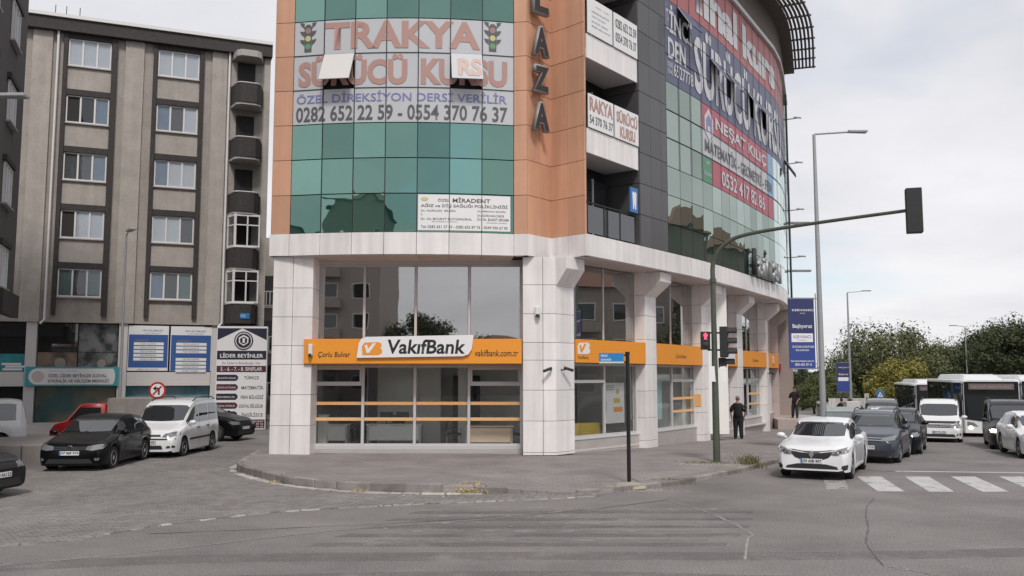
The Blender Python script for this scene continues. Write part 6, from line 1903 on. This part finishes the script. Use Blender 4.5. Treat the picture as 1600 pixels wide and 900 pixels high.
# buses
M_busw = mat('bus_white', (.70, .71, .72), .35, coat=.4)
M_busglass = glass('bus_glass', (1, 1, 1), (.7, .78, .8), .04, body=(.016, .018, .019), gain=.35)
def bus(label, group, front_text=True):
    t = empty('city_bus', (0, 0, 0), label, 'bus', group)
    L, hw = 12.0, 1.275
    prof = [(-hw, .30), (-hw, 2.74), (-hw + .05, 2.82), (-hw + .2, 2.86), (hw - .2, 2.86), (hw - .05, 2.82), (hw, 2.74), (hw, .30)]
    mb = MB()
    xs = [-6, -5.97, 5.75, 5.93, 6.0]; sc_ = [.98, 1, 1, .985, .93]
    vs = []
    for x, s_ in zip(xs, sc_): vs += [(x, y * s_, .3 + (z - .3) * (1 if s_ > .95 else .985)) for y, z in prof]
    n = len(prof); fs = [tuple(range(n)), tuple(range(4 * n, 5 * n))[::-1]]
    for i in range(4):
        for j in range(n): fs.append((i * n + j, i * n + (j + 1) % n, (i + 1) * n + (j + 1) % n, (i + 1) * n + j))
    mb.add(vs, fs); mb.build('body', M_busw, t, smooth=40)
    mb = MB(); mb.hexa([(-4.5, -.9, 2.855), (3.0, -.9, 2.855), (4.2, -.9, 2.855), (4.2, .9, 2.855), (3.0, .9, 2.855), (-4.5, .9, 2.855)], [(-4.4, -.75, 3.12), (2.6, -.75, 3.12), (3.4, -.7, 3.06), (3.4, .7, 3.06), (2.6, .75, 3.12), (-4.4, .75, 3.12)]); mb.build('roof_unit', M_busw, t, bevel=.03)
    for s_ in (1, -1):
        mb = MB(); mb.hexa([(x, s_ * (hw - .012 - d), z) for x, d in ((-5.9, 0), (5.76, 0), (5.97, .05)) for z in (.95,)] + [(x, s_ * (hw + .006 - d), .95) for x, d in ((5.99, .05), (5.78, 0), (-5.9, 0))], [(x, s_ * (hw - .012 - d), 2.70) for x, d in ((-5.9, 0), (5.76, 0), (5.97, .05))] + [(x, s_ * (hw + .006 - d), 2.70) for x, d in ((5.99, .05), (5.78, 0), (-5.9, 0))]); mb.build('glass_band', M_busglass, t)
        mb = MB(); mb.box(-5.9, 5.8, s_ * (hw - .004) - .006, s_ * (hw - .004) + .007, .42, .945); mb.build('skirt', P_grey, t)
        for k in range(7):
            x = -4.6 + k * 1.55
            mb = MB(); mb.box(x, x + .09, s_ * (hw + .008), s_ * (hw + .02), .96, 2.6); mb.build('window_post', M_plast, t)
        for x in (5.0, .6, -4.0) if s_ < 0 else ():
            mb = MB(); mb.box(x - .6, x + .6, s_ * (hw + .008), s_ * (hw + .028), .36, 2.5); d_ = mb.build('door', M_plast, t)
            for q in (-.3, .3):
                mb = MB(); mb.box(x + q - .24, x + q + .24, s_ * (hw + .03), s_ * (hw + .038), .5, 2.4); mb.build('door_glass', M_busglass, d_)
        for x_ in (3.3, -2.6):
            mb = MB(); mb.lathe([(.25, s_ * (hw - .02)), (.45, s_ * (hw + .015)), (.5, s_ * (hw - .05)), (.5, s_ * (hw - .3)), (.2, s_ * (hw - .3))], 22, (x_, 0, .5), 'y'); w_ = mb.build('wheel', M_tyre, t, smooth=40)
            mb = MB(); mb.lathe([(.27, s_ * (hw - .0)), (.2, s_ * (hw + .015)), (.08, s_ * (hw + .03))], 14, (x_, 0, .5), 'y'); mb.build('rim', M_rim, w_)
        mb = MB(); mb.ball((6.15, s_ * (hw + .1), 2.0), (.08, .11, .24), 10, 6); mb.tube([(5.85, s_ * 1.1, 2.7), (6.12, s_ * (hw + .08), 2.55), (6.15, s_ * (hw + .1), 2.2)], .03, 6); mb.build('mirror', M_plast, t)
    xf = 6.0
    mb = MB(); mb.hexa([(xf - .02, y, z) for y, z in ((-1.18, .95), (-.5, .86), (.5, .86), (1.18, .95), (1.18, 2.76), (-1.18, 2.76))], [(xf + .03, y, z) for y, z in ((-1.17, .97), (-.5, .88), (.5, .88), (1.17, .97), (1.17, 2.74), (-1.17, 2.74))]); mb.build('windshield', M_busglass, t)
    mb = MB(); mb.box(xf + .031, xf + .05, -.98, .98, 2.38, 2.66); mb.build('destination_board', mat('led_board', (.14, .12, .12), .5), t)
    if front_text:
        text('DEVLET HASTANESİ', MATS['film_red'], t, Frame((xf + .05, 0), (0, 1)), -.85, .85, 2.44, 2.6, .004)
    for s_ in (1, -1):
        mb = MB(); mb.hexa([(xf - .02, s_ * y, z) for y, z in ((.62, .62), (1.12, .66), (1.1, .86), (.8, .80))], [(xf + .02, s_ * y, z) for y, z in ((.62, .62), (1.10, .66), (1.08, .85), (.8, .79))]); mb.build('headlight', M_lens, t)
        mb = MB(); mb.lathe([(.09, xf + .0), (.085, xf + .03)], 12, (0, s_ * .95, .55), 'x'); mb.build('fog_lamp', M_on if s_ < 0 else M_lens, t)
    mb = MB(); mb.tube([(xf + .04, -.5, .95), (xf + .06, -.1, 1.55)], .015, 4); mb.tube([(xf + .04, .5, .95), (xf + .06, .1, 1.55)], .015, 4); mb.build('wiper', M_plast, t)
    mb = MB(); mb.box(xf - .03, xf + .02, -.26, .26, .38, .5); mb.build('plate', M_plate, t)
    return t
GB_ = 'white and dark city buses standing in line'
t = bus('dark sided city bus nearest the camera, behind the white van', GB_)
a = R(-107.5); put(t, 22.95 - math.cos(a) * 6, 43.2 - math.sin(a) * 6, -107.5, .0)
t2 = copy_tree(t); t2['label'] = 'second city bus further back, left of the nearest bus'
t2.location = (29.7, 65.2, gz(29, 65)); t2.rotation_euler = (0, 0, R(-107))
t3 = copy_tree(t); t3['label'] = 'third city bus at the right edge behind the nearest bus'
t3.location = (31.0, 55.0, gz(30, 55) + .1); t3.rotation_euler = (0, 0, R(-107.5))

# ================================================================== poles and street furniture
t = empty('traffic_light', (6.0, 26.3, .15), 'green curved mast with a long arm carrying signal heads at the kerb corner', 'traffic light')
bx0, by0 = 5.93, 26.3
K1 = 26.3 / 25.4
def curve3(P, n=8):
    out = []
    Q = [P[0]] + P + [P[-1]]
    for i in range(1, len(Q) - 2):
        for k in range(n):
            u = k / n; out.append([.5 * (2 * Q[i][a] + (Q[i + 1][a] - Q[i - 1][a]) * u + (2 * Q[i - 1][a] - 5 * Q[i][a] + 4 * Q[i + 1][a] - Q[i + 2][a]) * u * u + (3 * Q[i][a] - Q[i - 1][a] - 3 * Q[i + 1][a] + Q[i + 2][a]) * u ** 3) for a in range(3)])
    out.append(P[-1]); return out
mb = MB(); mb.tube([(bx0, by0, .05), (bx0, by0, 1.8), (bx0, by0, 3.2), (bx0, by0, 5.35)], [.105, .10, .085, .075], 14); mb.tube([(bx0, by0, 5.33), (bx0, by0, 5.45)], .10, 14)
mb.build('mast', M_green, t, smooth=50)
mb = MB(); AR = curve3([(bx0, by0, 5.4), (bx0 + .03, by0, 5.95), (bx0 + .30, by0 - .15, 6.42), (bx0 + .85, by0 - .45, 6.68), (bx0 + 2.2, by0 - 1.5, 6.80), (bx0 + 4.45, by0 - 3.7, 6.84)])
mb.tube(AR, [.075 - .03 * i / len(AR) for i in range(len(AR))], 10); mb.build('arm', M_green, t, smooth=60)
def signal(parent, c, face, n, lamps=None, tube=None, s=1.0, hood=True, plate_=False):
    """n-lamp head centred on c, facing the angle face"""
    mw = Matrix.Translation(c) @ Matrix.Rotation(face, 4, 'Z')
    H = .30 * n * s
    mb = MB(); mb.box(-.12 * s, .1 * s, -.15 * s, .15 * s, -H / 2, H / 2); hd = mb.build('signal_head', M_plast, parent, mw=mw, bevel=.015)
    if plate_:
        mb = MB(); mb.box(-.14 * s, -.125 * s, -.24 * s, .24 * s, -H / 2 - .1, H / 2 + .1); mb.build('back_board', M_plast, parent, mw=mw)
    for k in range(n):
        z = H / 2 - .15 * s - k * .3 * s
        mb = MB(); mb.lathe([(.105 * s, .1 * s), (.1 * s, .115 * s), (.05 * s, .13 * s)], 16, (0, 0, z), 'x')
        m = (lamps or [M_plast] * n)[k]
        mb.build('lens', m, hd, mw=mw, smooth=60)
        if hood:
            mb = MB(); vs = []
            for i in range(11):
                a = R(-20 + 220 * i / 10)
                for x_, rr in ((.1, .125), (.36 - .08 * abs(math.sin(a) < 0), .125), (.36, .117), (.1, .117)):
                    vs.append((x_ * s, rr * s * math.cos(a), z + rr * s * math.sin(a)))
            fs = []
            for i in range(10):
                for j in range(4): fs.append((4 * i + j, 4 * i + (j + 1) % 4, 4 * i + 4 + (j + 1) % 4, 4 * i + 4 + j))
            mb.add(vs, fs); mb.build('visor', M_plast, hd, mw=mw)
    return hd
M_lredoff = mat('lens_off', (.03, .02, .02), .3)
signal(t, Vector((bx0 + 4.36, by0 - 3.66, 6.80)), R(72), 3, s=1.28, hood=True)
mb = MB(); mb.tube([(bx0 + 4.45, by0 - 3.7, 6.84), (bx0 + 4.5, by0 - 3.75, 6.84)], .06, 8); mb.build('clamp', M_steel, t)
signal(t, Vector((bx0 + .28, by0 - .05, 3.58)), R(-18), 3, s=1.0)
signal(t, Vector((bx0 + .26, by0 + .1, 2.98)), R(-18), 1, s=.95)
M_redman = mat('lit_red', (.9, .05, .08), .4, emit=(1, .04, .10, 2.2))
ph = signal(t, Vector((bx0 - .27, by0 - .05, 3.62)), R(-95), 2, s=.88, hood=False)
pf = Frame((bx0 - .27 - .02, by0 - .16), (1, -.09))
zz = 3.75
shape('red_man', M_redman, ph, pf, [(.0 + a * .1, zz + c * .1) for a, c in ((-.25, .55), (-.2, .85), (0, .95), (.2, .85), (.25, .55), (.6, .4), (.55, -.1), (.35, -.1), (.4, -1.0), (.1, -1.0), (0, -.3), (-.1, -1.0), (-.4, -1.0), (-.35, -.1), (-.55, -.1), (-.6, .4))], .02, .03)
for z in (3.85, 3.35):
    mb = MB(); mb.tube([(bx0 - .2, by0, z), (bx0 + .25, by0, z)], .025, 6); mb.build('bracket', M_plast, t)
tt = empty('paper_notice', (bx0 + .05, by0 - .15, 2.4), 'white paper notice taped round the green signal mast', 'notice')
mb = MB()
for x0 in (-.2, .12):
    mb.add([(bx0 + x0, by0 - .12, 2.86), (bx0 + x0 + .17, by0 - .10, 2.88), (bx0 + x0 + .19, by0 - .115, 2.42), (bx0 + x0 + .03, by0 - .13, 2.44)], [(0, 1, 2, 3)])
mb.build('paper', M_signw, tt)
# street name sign
t = empty('street_sign', (2.72, 21.15, 0), 'black post with a small blue street name plate standing on the kerb corner', 'sign')
mb = MB(); mb.tube([(2.72, 21.15, 0), (2.72, 21.15, 3.12)], .047, 12); mb.tube([(2.72, 21.15, 3.1), (2.72, 21.15, 3.16)], .055, 12); mb.build('post', M_black, t, smooth=50)
SFm = Frame((2.02, 21.05), (1, .05))
b = MB(); b.box(.02, .6, -.012, .012, 2.87, 3.13, SFm); b.build('name_plate', MATS['plate_blue'], t, bevel=.003)
plate('green_edge', mat('plate_green', (.05, .35, .18), .5), t, SFm, .02, .6, .014, .018, 2.872, 2.90, 0)
plate('white_edge', M_signw, t, SFm, .02, .6, .014, .017, 2.903, 2.925, 0)
text('FİKRİ', M_signw, t, SFm, .06, .22, 3.04, 3.10, .016, bold=.02); text('SOKAĞI', M_signw, t, SFm, .06, .30, 2.95, 3.01, .016, bold=.02)
b = MB(); b.tube([(2.6, 21.1, 2.92), (2.75, 21.15, 2.92)], .02, 6); b.tube([(2.6, 21.1, 3.08), (2.75, 21.15, 3.08)], .02, 6); b.build('clamp', M_black, t)
b = MB(); b.lathe([(.42, .0), (.40, .05), (.22, .1), (.06, .13)], 14, (2.72, 21.15, .02)); b.build('footing', M_sand, t, smooth=60)
# lamp posts
def lamp_post(x, y, h, reach, dirv, label, lean=0.0, s=1.0, banner=None, name='street_lamp', m=M_steel):
    g = gz(x, y); t = empty(name, (x, y, g), label, 'street lamp')
    d = Vector((dirv[0], dirv[1], 0)).normalized()
    mb = MB(); mb.tube([(x, y, g), (x, y, g + h * .34), (x, y, g + h)], [.125 * s, .10 * s, .055 * s], 12); mb.tube([(x, y, g), (x, y, g + .25)], .17 * s, 12); mb.build('pole', m, t, smooth=50)
    mb = MB(); tp_ = Vector((x, y, g + h)); e = tp_ + d * reach + Vector((0, 0, .12)); mb.tube([tp_ - Vector((0, 0, .05)), tp_ + Vector((0, 0, .02)) + d * .05, e], .04 * s, 8); mb.build('arm', m, t)
    mb = MB(); p = d.cross(Vector((0, 0, 1)))
    q = [e - d * .1 - p * .1, e - d * .1 + p * .1, e + d * .6 + p * .13, e + d * .62 - p * .13]
    mb.hexa([v - Vector((0, 0, .03)) for v in q], [v + Vector((0, 0, .05)) for v in q]); mb.build('lamp_head', m, t, bevel=.015)
    return t
lamp_post(10.95, 31.8, 11.3 + .1, 1.35, (1, .05), 'tall steel lamp post with the navy banner beside the parked cars')
lamp_post(26.3, 70, 9.95, 1.2, (1, -.1), 'far steel lamp post with the small navy banner')
lamp_post(44.5, 88, 8.6, .9, (-1, 0), 'thin distant lamp post over the roof of the nearest bus', s=.8)
lamp_post(-14.35, 33.0, 7.8, .35, (.6, -.8), 'thin steel lamp post in front of the grey apartment block', s=.55)
t = lamp_post(-13.35, 19.0, 8.55, 2.15, (1, .02), 'street lamp reaching in from the left edge of the picture', s=1.0)
M_bnavy = mat('flag_navy', (.028, .034, .12), .6); M_bblu2 = mat('flag_blue', (.03, .06, .26), .6)
def flag(fr, a0, a1, z0, z1, label, texts, side=1):
    t = empty('pole_banner', fr.pt((a0 + a1) / 2, 0, z0), label, 'banner')
    zm = z0 + (z1 - z0) * .5
    mb = MB(); mb.box(a0, a1, -.015, .015, zm, z1, fr); mb.build('upper_cloth', M_bnavy, t)
    mb = MB(); mb.box(a0, a1, -.015, .015, z0, zm - .001, fr); mb.build('lower_cloth', M_bblu2, t)
    plate('white_panel', M_signw, t, fr, a0 + (a1 - a0) * .1, a1 - (a1 - a0) * .08, .018, .024, z0 + (z1 - z0) * .38, z0 + (z1 - z0) * .5, 0)
    for s_, m, y0, y1, x0, x1 in texts:
        text(s_, m, t, fr, a0 + (a1 - a0) * x0, a0 + (a1 - a0) * x1, z0 + (z1 - z0) * y0, z0 + (z1 - z0) * y1, .028, bold=.012)
    mb = MB()
    for z in (z1 - .03, z0 + .03): mb.tube([fr.pt(a0, 0, z), fr.pt(a1 + .18, 0, z)], .02, 6)
    mb.tube([fr.pt(a1 + .06, .02, z0 - .02), fr.pt(a1 + .06, .02, z1 + .15)], .022, 6)
    mb.build('frame', M_steel, t)
T_ = [('KERVANCI', M_signw, .81, .84, .15, .97), ('HOLDİNG', M_signw, .775, .79, .45, .65), ('Başlıyoruz', M_signw, .56, .63, .15, .9), ('KERVANCI', M_filmblue, .43, .475, .17, .85), ('GAYRİMENKUL', M_filmblue, .40, .415, .3, .7), ('ÜNLÜLER KONUTLARI', M_signw, .30, .335, .12, .95), ('BÖLGESİNDE', M_signw, .255, .285, .25, .75), ('kervanciinsaat.com.tr', M_signw, .105, .13, .05, .95), ('0850 455 59 10', M_signw, .05, .085, .2, .85)]
flag(Frame((9.80, 31.75), (1, .03)), 0, .93, 2.82, 5.36, 'navy vertical banner fixed to the tall lamp post', T_)
flag(Frame((25.25, 70), (1, .03)), 0, .98, 1.3, 3.65, 'small navy banner on the far lamp post', T_[:2] + T_[2:3])
# no left turn sign, crossing sign
t = empty('road_sign', (-12.6, 31.9, 0), 'round no left turn sign with red rim above the parked white van', 'road sign')
mb = MB(); mb.tube([(-12.55, 32.0, 0), (-12.55, 32.0, 2.35)], .03, 8); mb.build('post', M_steel, t)
SG = Frame((-12.55, 31.93), (1, 0)); zc = 2.08
shape('disc', mat('sign_red', (.50, .02, .03), .4), t, SG, disc(0, zc, .30, 28), 0, .02)
shape('field', M_signw, t, SG, disc(0, zc, .235, 28), .021, .026)
shape('arrow', M_blacktext, t, SG, [(.03, zc - .15), (.09, zc - .15), (.09, zc + .10), (-.05, zc + .10), (-.05, zc + .16), (-.16, zc + .07), (-.05, zc - .02), (-.05, zc + .04), (.03, zc + .04)], .027, .031)
shape('red_bar', MATS['sign_red'], t, SG, [(-.17, zc - .13), (-.13, zc - .17), (.17, zc + .13), (.13, zc + .17)], .032, .036)
t = empty('road_sign', (26.6, 63, -.7), 'blue pedestrian crossing sign beyond the parked cars', 'road sign')
X0 = 25.3
mb = MB(); mb.tube([(X0, 62.05, gz(X0, 62)), (X0, 62.05, 1.6)], .03, 8); mb.build('post', M_steel, t)
SG = Frame((X0, 62), (1, -.1))
plate('panel', MATS['sign_blue'], t, SG, -.24, .24, 0, .02, 1.08, 1.58, 0)
shape('white_triangle', M_signw, t, SG, [(-.17, 1.15), (.17, 1.15), (0, 1.5)], .021, .025)
shape('walker', M_blacktext, t, SG, [(-.05, 1.17), (-.01, 1.26), (.04, 1.17), (.06, 1.18), (.02, 1.29), (.02, 1.38), (-.02, 1.38), (-.03, 1.27), (-.08, 1.19)], .026, .03)
t = empty('road_sign', (25, 64, -.7), 'small blank pale sign on a short post in the distance', 'road sign')
X0 = 25.15
mb = MB(); mb.tube([(X0, 64.05, gz(X0, 64)), (X0, 64.05, 1.3)], .03, 8); mb.build('post', M_steel, t)
plate('panel', mat('sign_back', (.42, .42, .36), .6), t, Frame((X0, 64), (1, 0)), -.16, .16, 0, .02, .95, 1.35, 0)
# waste container
t = empty('waste_container', (14.1, 40.2, -.1), 'grey galvanised waste container on the pavement behind the white sedan', 'container')
cx_, cy_ = 14.45, 40.4; g = gz(cx_, cy_) + .13
M_cont = mat('container_grey', (.27, .31, .31), .5, noise=.15)
mb = MB(); mb.hexa([(cx_ - .5, cy_ - .4, g + .15), (cx_ + .5, cy_ - .4, g + .15), (cx_ + .5, cy_ + .4, g + .15), (cx_ - .5, cy_ + .4, g + .15)], [(cx_ - .65, cy_ - .5, g + 1.15), (cx_ + .65, cy_ - .5, g + 1.15), (cx_ + .65, cy_ + .5, g + 1.15), (cx_ - .65, cy_ + .5, g + 1.15)]); mb.build('bin_body', M_cont, t, bevel=.03)
mb = MB(); P_ = [(math.cos(R(k * 22.5)) * .52, math.sin(R(k * 22.5)) * .2) for k in range(9)]
mb.hexa([(cx_ - .67, cy_ + a, g + 1.16 + c) for a, c in P_], [(cx_ + .67, cy_ + a, g + 1.16 + c) for a, c in P_]); mb.build('lid', M_cont, t)
for q in (-.4, .4):
    mb = MB(); mb.lathe([(.07, cy_ - .32), (.08, cy_ - .3), (.08, cy_ - .26), (.07, cy_ - .24)], 10, (cx_ + q, 0, g + .08), 'y'); mb.build('castor', M_tyre, t)
t = empty('site_fence', (22, 72, -.9), 'long pale sheet fence far down the pavement behind the lamp post', 'fence')
for k in range(10):
    plate('fence_panel', mat('fence_pale', (.52, .50, .48), .7, var=.1), t, Frame((24.4, 70), (1, .25)), k * .4, k * .4 + .38, 0, .05, -1, .85, 0)
b = MB(); b.box(16.9, 17.6, 45.6, 46.1, -.3, 1.3); o = b.build('junction_box', M_alu, bevel=.02); tag(o, 'grey street cabinet between the waste container and the far people', 'cabinet')

# ================================================================== people
M_skin = mat('skin', (.36, .20, .14), .6)
M_cloth = mat('black_cloth', (.010, .010, .012), .9)
M_cloth2 = mat('dark_trousers', (.016, .016, .020), .9)
M_hairg = mat('grey_hair', (.22, .21, .20), .9); M_hairb = mat('dark_hair', (.02, .015, .012), .8)
M_shirt = mat('pale_shirt', (.45, .36, .34), .9)
def skin(name, pts, edges, m, parent, mw, lv=1, root_=0):
    me = bpy.data.meshes.new(name)
    me.from_pydata([p[:3] for p in pts], edges, [])
    o = bpy.data.objects.new(name, me); C.objects.link(o)
    md = o.modifiers.new('skin', 'SKIN'); md.use_smooth_shade = True; md.branch_smoothing = .4
    lay = me.skin_vertices[0].data
    for i, p in enumerate(pts):
        r_ = p[3]; lay[i].radius = r_ if isinstance(r_, tuple) else (r_, r_)
        lay[i].use_root = (i == root_)
    sb = o.modifiers.new('sub', 'SUBSURF'); sb.levels = lv; sb.render_levels = lv
    dg = bpy.context.evaluated_depsgraph_get()
    me2 = bpy.data.meshes.new_from_object(o.evaluated_get(dg))
    bpy.data.objects.remove(o)
    me2.materials.clear(); me2.materials.append(m); me2.shade_smooth()
    return link(name, me2, None, parent, mw)
def person(x, y, z, face, label, h=1.76, legs=((.10, 0), (-.10, 0)), arms=((.05, .0), (.05, .0)), fat=1.0, hair=M_hairb, top=M_cloth, bot=M_cloth2, hands_front=False):
    """face: heading of the chest in degrees; legs: forward offset of each foot; local +X is forward, +Y left"""
    t = empty('person', (x, y, z), label, 'person')
    k = h / 1.76
    mw = Matrix.Translation((x, y, z)) @ Matrix.Rotation(R(face), 4, 'Z') @ Matrix.Scale(k, 4)
    P = [(0, 0, .95, (.12 * fat, .15 * fat)), (0.02 * fat, 0, 1.12, (.115 * fat, .145 * fat)), (.01, 0, 1.32, (.115, .17 * (fat * .5 + .5))), (-.01, 0, 1.44, (.08, .12)), (0, 0, 1.52, .055), (.02, 0, 1.60, (.075, .07)), (.025, 0, 1.68, (.09, .075)), (.015, 0, 1.745, (.06, .052))]
    E = [(i, i + 1) for i in range(7)]
    def add(p, j):
        P.append(p); E.append((j, len(P) - 1)); return len(P) - 1
    for s_, (fx2, sp2) in zip((1, -1), legs):
        a = add((0, s_ * .09, .88, .088 * (fat * .5 + .5)), 0); a = add((fx2 * .5 + .02, s_ * (.10 + sp2 * .5), .48, .058), a); a = add((fx2, s_ * (.105 + sp2), .10, .042), a); a = add((fx2 + .07, s_ * (.11 + sp2), .045, (.035, .04)), a); add((fx2 + .19, s_ * (.12 + sp2), .03, (.022, .038)), a)
    hand_pts = []
    for s_, (fx2, b2) in zip((1, -1), arms):
        a = add((0, s_ * .19, 1.41, .055), 3); 
        el = (-.02 + fx2 * .3, s_ * (.255 + .03 * fat), 1.13)
        a = add((*el, .042), a)
        wr = (fx2 + .02, s_ * (.26 - b2), .88 + abs(b2) * .5)
        a = add((*wr, .028), a)
        hd = (wr[0] + .03, wr[1] - s_ * b2 * .15, wr[2] - .08)
        a = add((*hd, (.02, .036)), a)
        for q, (dx_, l_) in enumerate(((.03, .075), (.012, .085), (-.006, .08), (-.024, .065))):
            m1 = add((hd[0] + dx_, hd[1], hd[2] - .045, .0095), a); add((hd[0] + dx_ + .012, hd[1] - s_ * .012, hd[2] - .04 - l_ * .6, .008), m1)
        m1 = add((hd[0] + .045, hd[1] - s_ * .01, hd[2] + .0, .011), a); add((hd[0] + .06, hd[1] - s_ * .015, hd[2] - .04, .009), m1)
    body = skin('body', P, E, M_skin, t, mw, 1)
    # clothes: slightly larger shells
    TP = [(0, 0, .80, (.155 * fat, .19 * fat)), (0.02 * fat, 0, 1.08, (.16 * fat, .195 * fat)), (.01, 0, 1.32, (.16, .225 * (fat * .5 + .5))), (-.01, 0, 1.45, (.13, .19)), (0, 0, 1.535, (.07, .075))]
    TE = [(i, i + 1) for i in range(4)]
    for s_, (fx2, b2) in zip((1, -1), arms):
        TP.append((0, s_ * .205, 1.40, .095)); TE.append((3, len(TP) - 1))
        TP.append((-.015 + fx2 * .2, s_ * (.25 + .03 * fat), 1.10, .088)); TE.append((len(TP) - 2, len(TP) - 1))
    skin('shirt', TP, TE, top, t, mw, 1)
    TP = [(0, 0, 1.08, (.14 * fat, .17 * fat)), (0, 0, .92, (.15 * fat, .18 * fat))]; TE = [(0, 1)]
    for s_, (fx2, sp2) in zip((1, -1), legs):
        b0 = len(TP)
        TP += [(0, s_ * .095, .82, .13 * (fat * .5 + .5)), (fx2 * .5 + .02, s_ * (.10 + sp2 * .5), .48, .10), (fx2, s_ * (.105 + sp2), .03, .085)]
        TE += [(1, b0), (b0, b0 + 1), (b0 + 1, b0 + 2)]
    skin('trousers', TP, TE, bot, t, mw, 1)
    for s_, (fx2, sp2) in zip((1, -1), legs):
        mb = MB(); mb.ball((fx2 + .08, s_ * (.115 + sp2), .045), (.15, .055, .05), 10, 6); mb.build('shoe', M_plast, t, smooth=80, mw=mw)
    # face
    mb = MB(); mb.ball((.005, 0, 1.705), (.102, .088, .088), 14, 9); hr = mb.build('hair', hair, t, smooth=80, mw=mw @ Matrix.Translation((-.012, 0, .005)))
    mb = MB(); mb.ball((.115, 0, 1.645), (.018, .012, .02), 6, 5); mb.build('nose', M_skin, t, smooth=80, mw=mw)
    for s_ in (1, -1):
        mb = MB(); mb.ball((.098, s_ * .03, 1.672), (.008, .012, .008), 6, 5); mb.build('eye', M_plast, t, smooth=80, mw=mw)
        mb = MB(); mb.ball((.01, s_ * .088, 1.65), (.022, .01, .03), 6, 5); mb.build('ear', M_skin, t, smooth=80, mw=mw)
    mb = MB(); mb.ball((.098, 0, 1.605), (.01, .024, .006), 6, 5); mb.build('mouth', mat('lips', (.25, .08, .07), .6), t, smooth=80, mw=mw)
    return t
person(9.65, 38.6, gz(9.65, 38.6) + .14, 75, 'stocky grey haired man in black seen from behind on the pavement', 1.80, ((.04, .02), (-.03, .02)), ((.02, .0), (.04, .02)), fat=1.42, hair=M_hairg)
person(15.85, 50.6, .24, -120, 'young man in black leaning by the beige pillar on the raised landing', 1.72, ((.22, .06), (-.05, .04)), ((.12, .10), (.14, .10)))
person(18.15, 52.6, .0, -80, 'person in dark clothes standing behind the handrails', 1.70, hair=M_hairb)
person(18.8, 51.5, gz(18.8, 51.5) + .1, 60, 'person in black walking beside the far parked cars', 1.68)
person(19.6, 52.3, gz(19.6, 52.3) + .1, -30, 'person in pale top beside the motorbike', 1.64, top=M_shirt)
# motorbike
t = empty('motorbike', (19.6, 49.8, gz(19.6, 49.8)), 'dark motorbike parked at the far kerb', 'motorbike')
bw = Matrix.Translation((19.3, 48.6, gz(19.3, 48.6) + .02)) @ Matrix.Rotation(R(-160), 4, 'Z')
for x_ in (-.62, .62):
    mb = MB(); mb.lathe([(.22, -.05), (.29, -.055), (.31, 0), (.29, .055), (.22, .05)], 20, (x_, 0, .31), 'y'); mb.build('wheel', M_tyre, t, smooth=40, mw=bw)
mb = MB(); mb.tube([(.62, .05, .31), (.42, .05, .95)], .025, 6); mb.tube([(.62, -.05, .31), (.42, -.05, .95)], .025, 6); mb.build('fork', M_steel, t, mw=bw)
mb = MB(); mb.tube([(.38, -.34, 1.05), (.42, 0, .98), (.38, .34, 1.05)], .018, 6); mb.build('handlebar', M_plast, t, mw=bw)
mb = MB(); mb.ball((.1, 0, .78), (.3, .15, .16), 12, 8); mb.ball((0, 0, .5), (.28, .16, .22), 12, 8); mb.build('tank', P_dark, t, smooth=60, mw=bw)
mb = MB(); mb.ball((-.4, 0, .80), (.38, .14, .07), 12, 8); mb.build('seat', M_plast, t, smooth=60, mw=bw)
mb = MB(); mb.ball((.46, 0, .88), (.08, .11, .12), 10, 7); mb.build('headlight', M_lens, t, smooth=60, mw=bw)

# litter and leaves on the road and pavement
M_lit2 = mat('litter_pale', (.42, .40, .36), .9, var=.4, island=True)
rnd = random.Random(77); b = MB()
for _ in range(240):
    if rnd.random() < .6:
        i = rnd.randrange(5, 60); x, y = KL[i][0] + rnd.gauss(.1, .25), KL[i][1] - abs(rnd.gauss(.1, .25))
    else: x, y = rnd.uniform(-9, 12), rnd.uniform(12, 27)
    z = (sw_top(x, y) if inpoly(x, y, SWP) else gz(x, y) + (.024 if inpoly(x, y, PAVP) else 0)) + .006; s_ = rnd.uniform(.012, .035); t = rnd.uniform(0, 6)
    b.add([(x + s_ * math.cos(t + k), y + s_ * math.sin(t + k), z + rnd.uniform(0, .01)) for k in (0, 1.4, 3.0, 4.7)], [(0, 1, 2, 3)])
o = b.build('litter', M_lit2, kind='stuff', recalc=False); o['label'] = 'tiny pale scraps and dry leaves lying along the kerb and road'; o['category'] = 'litter'
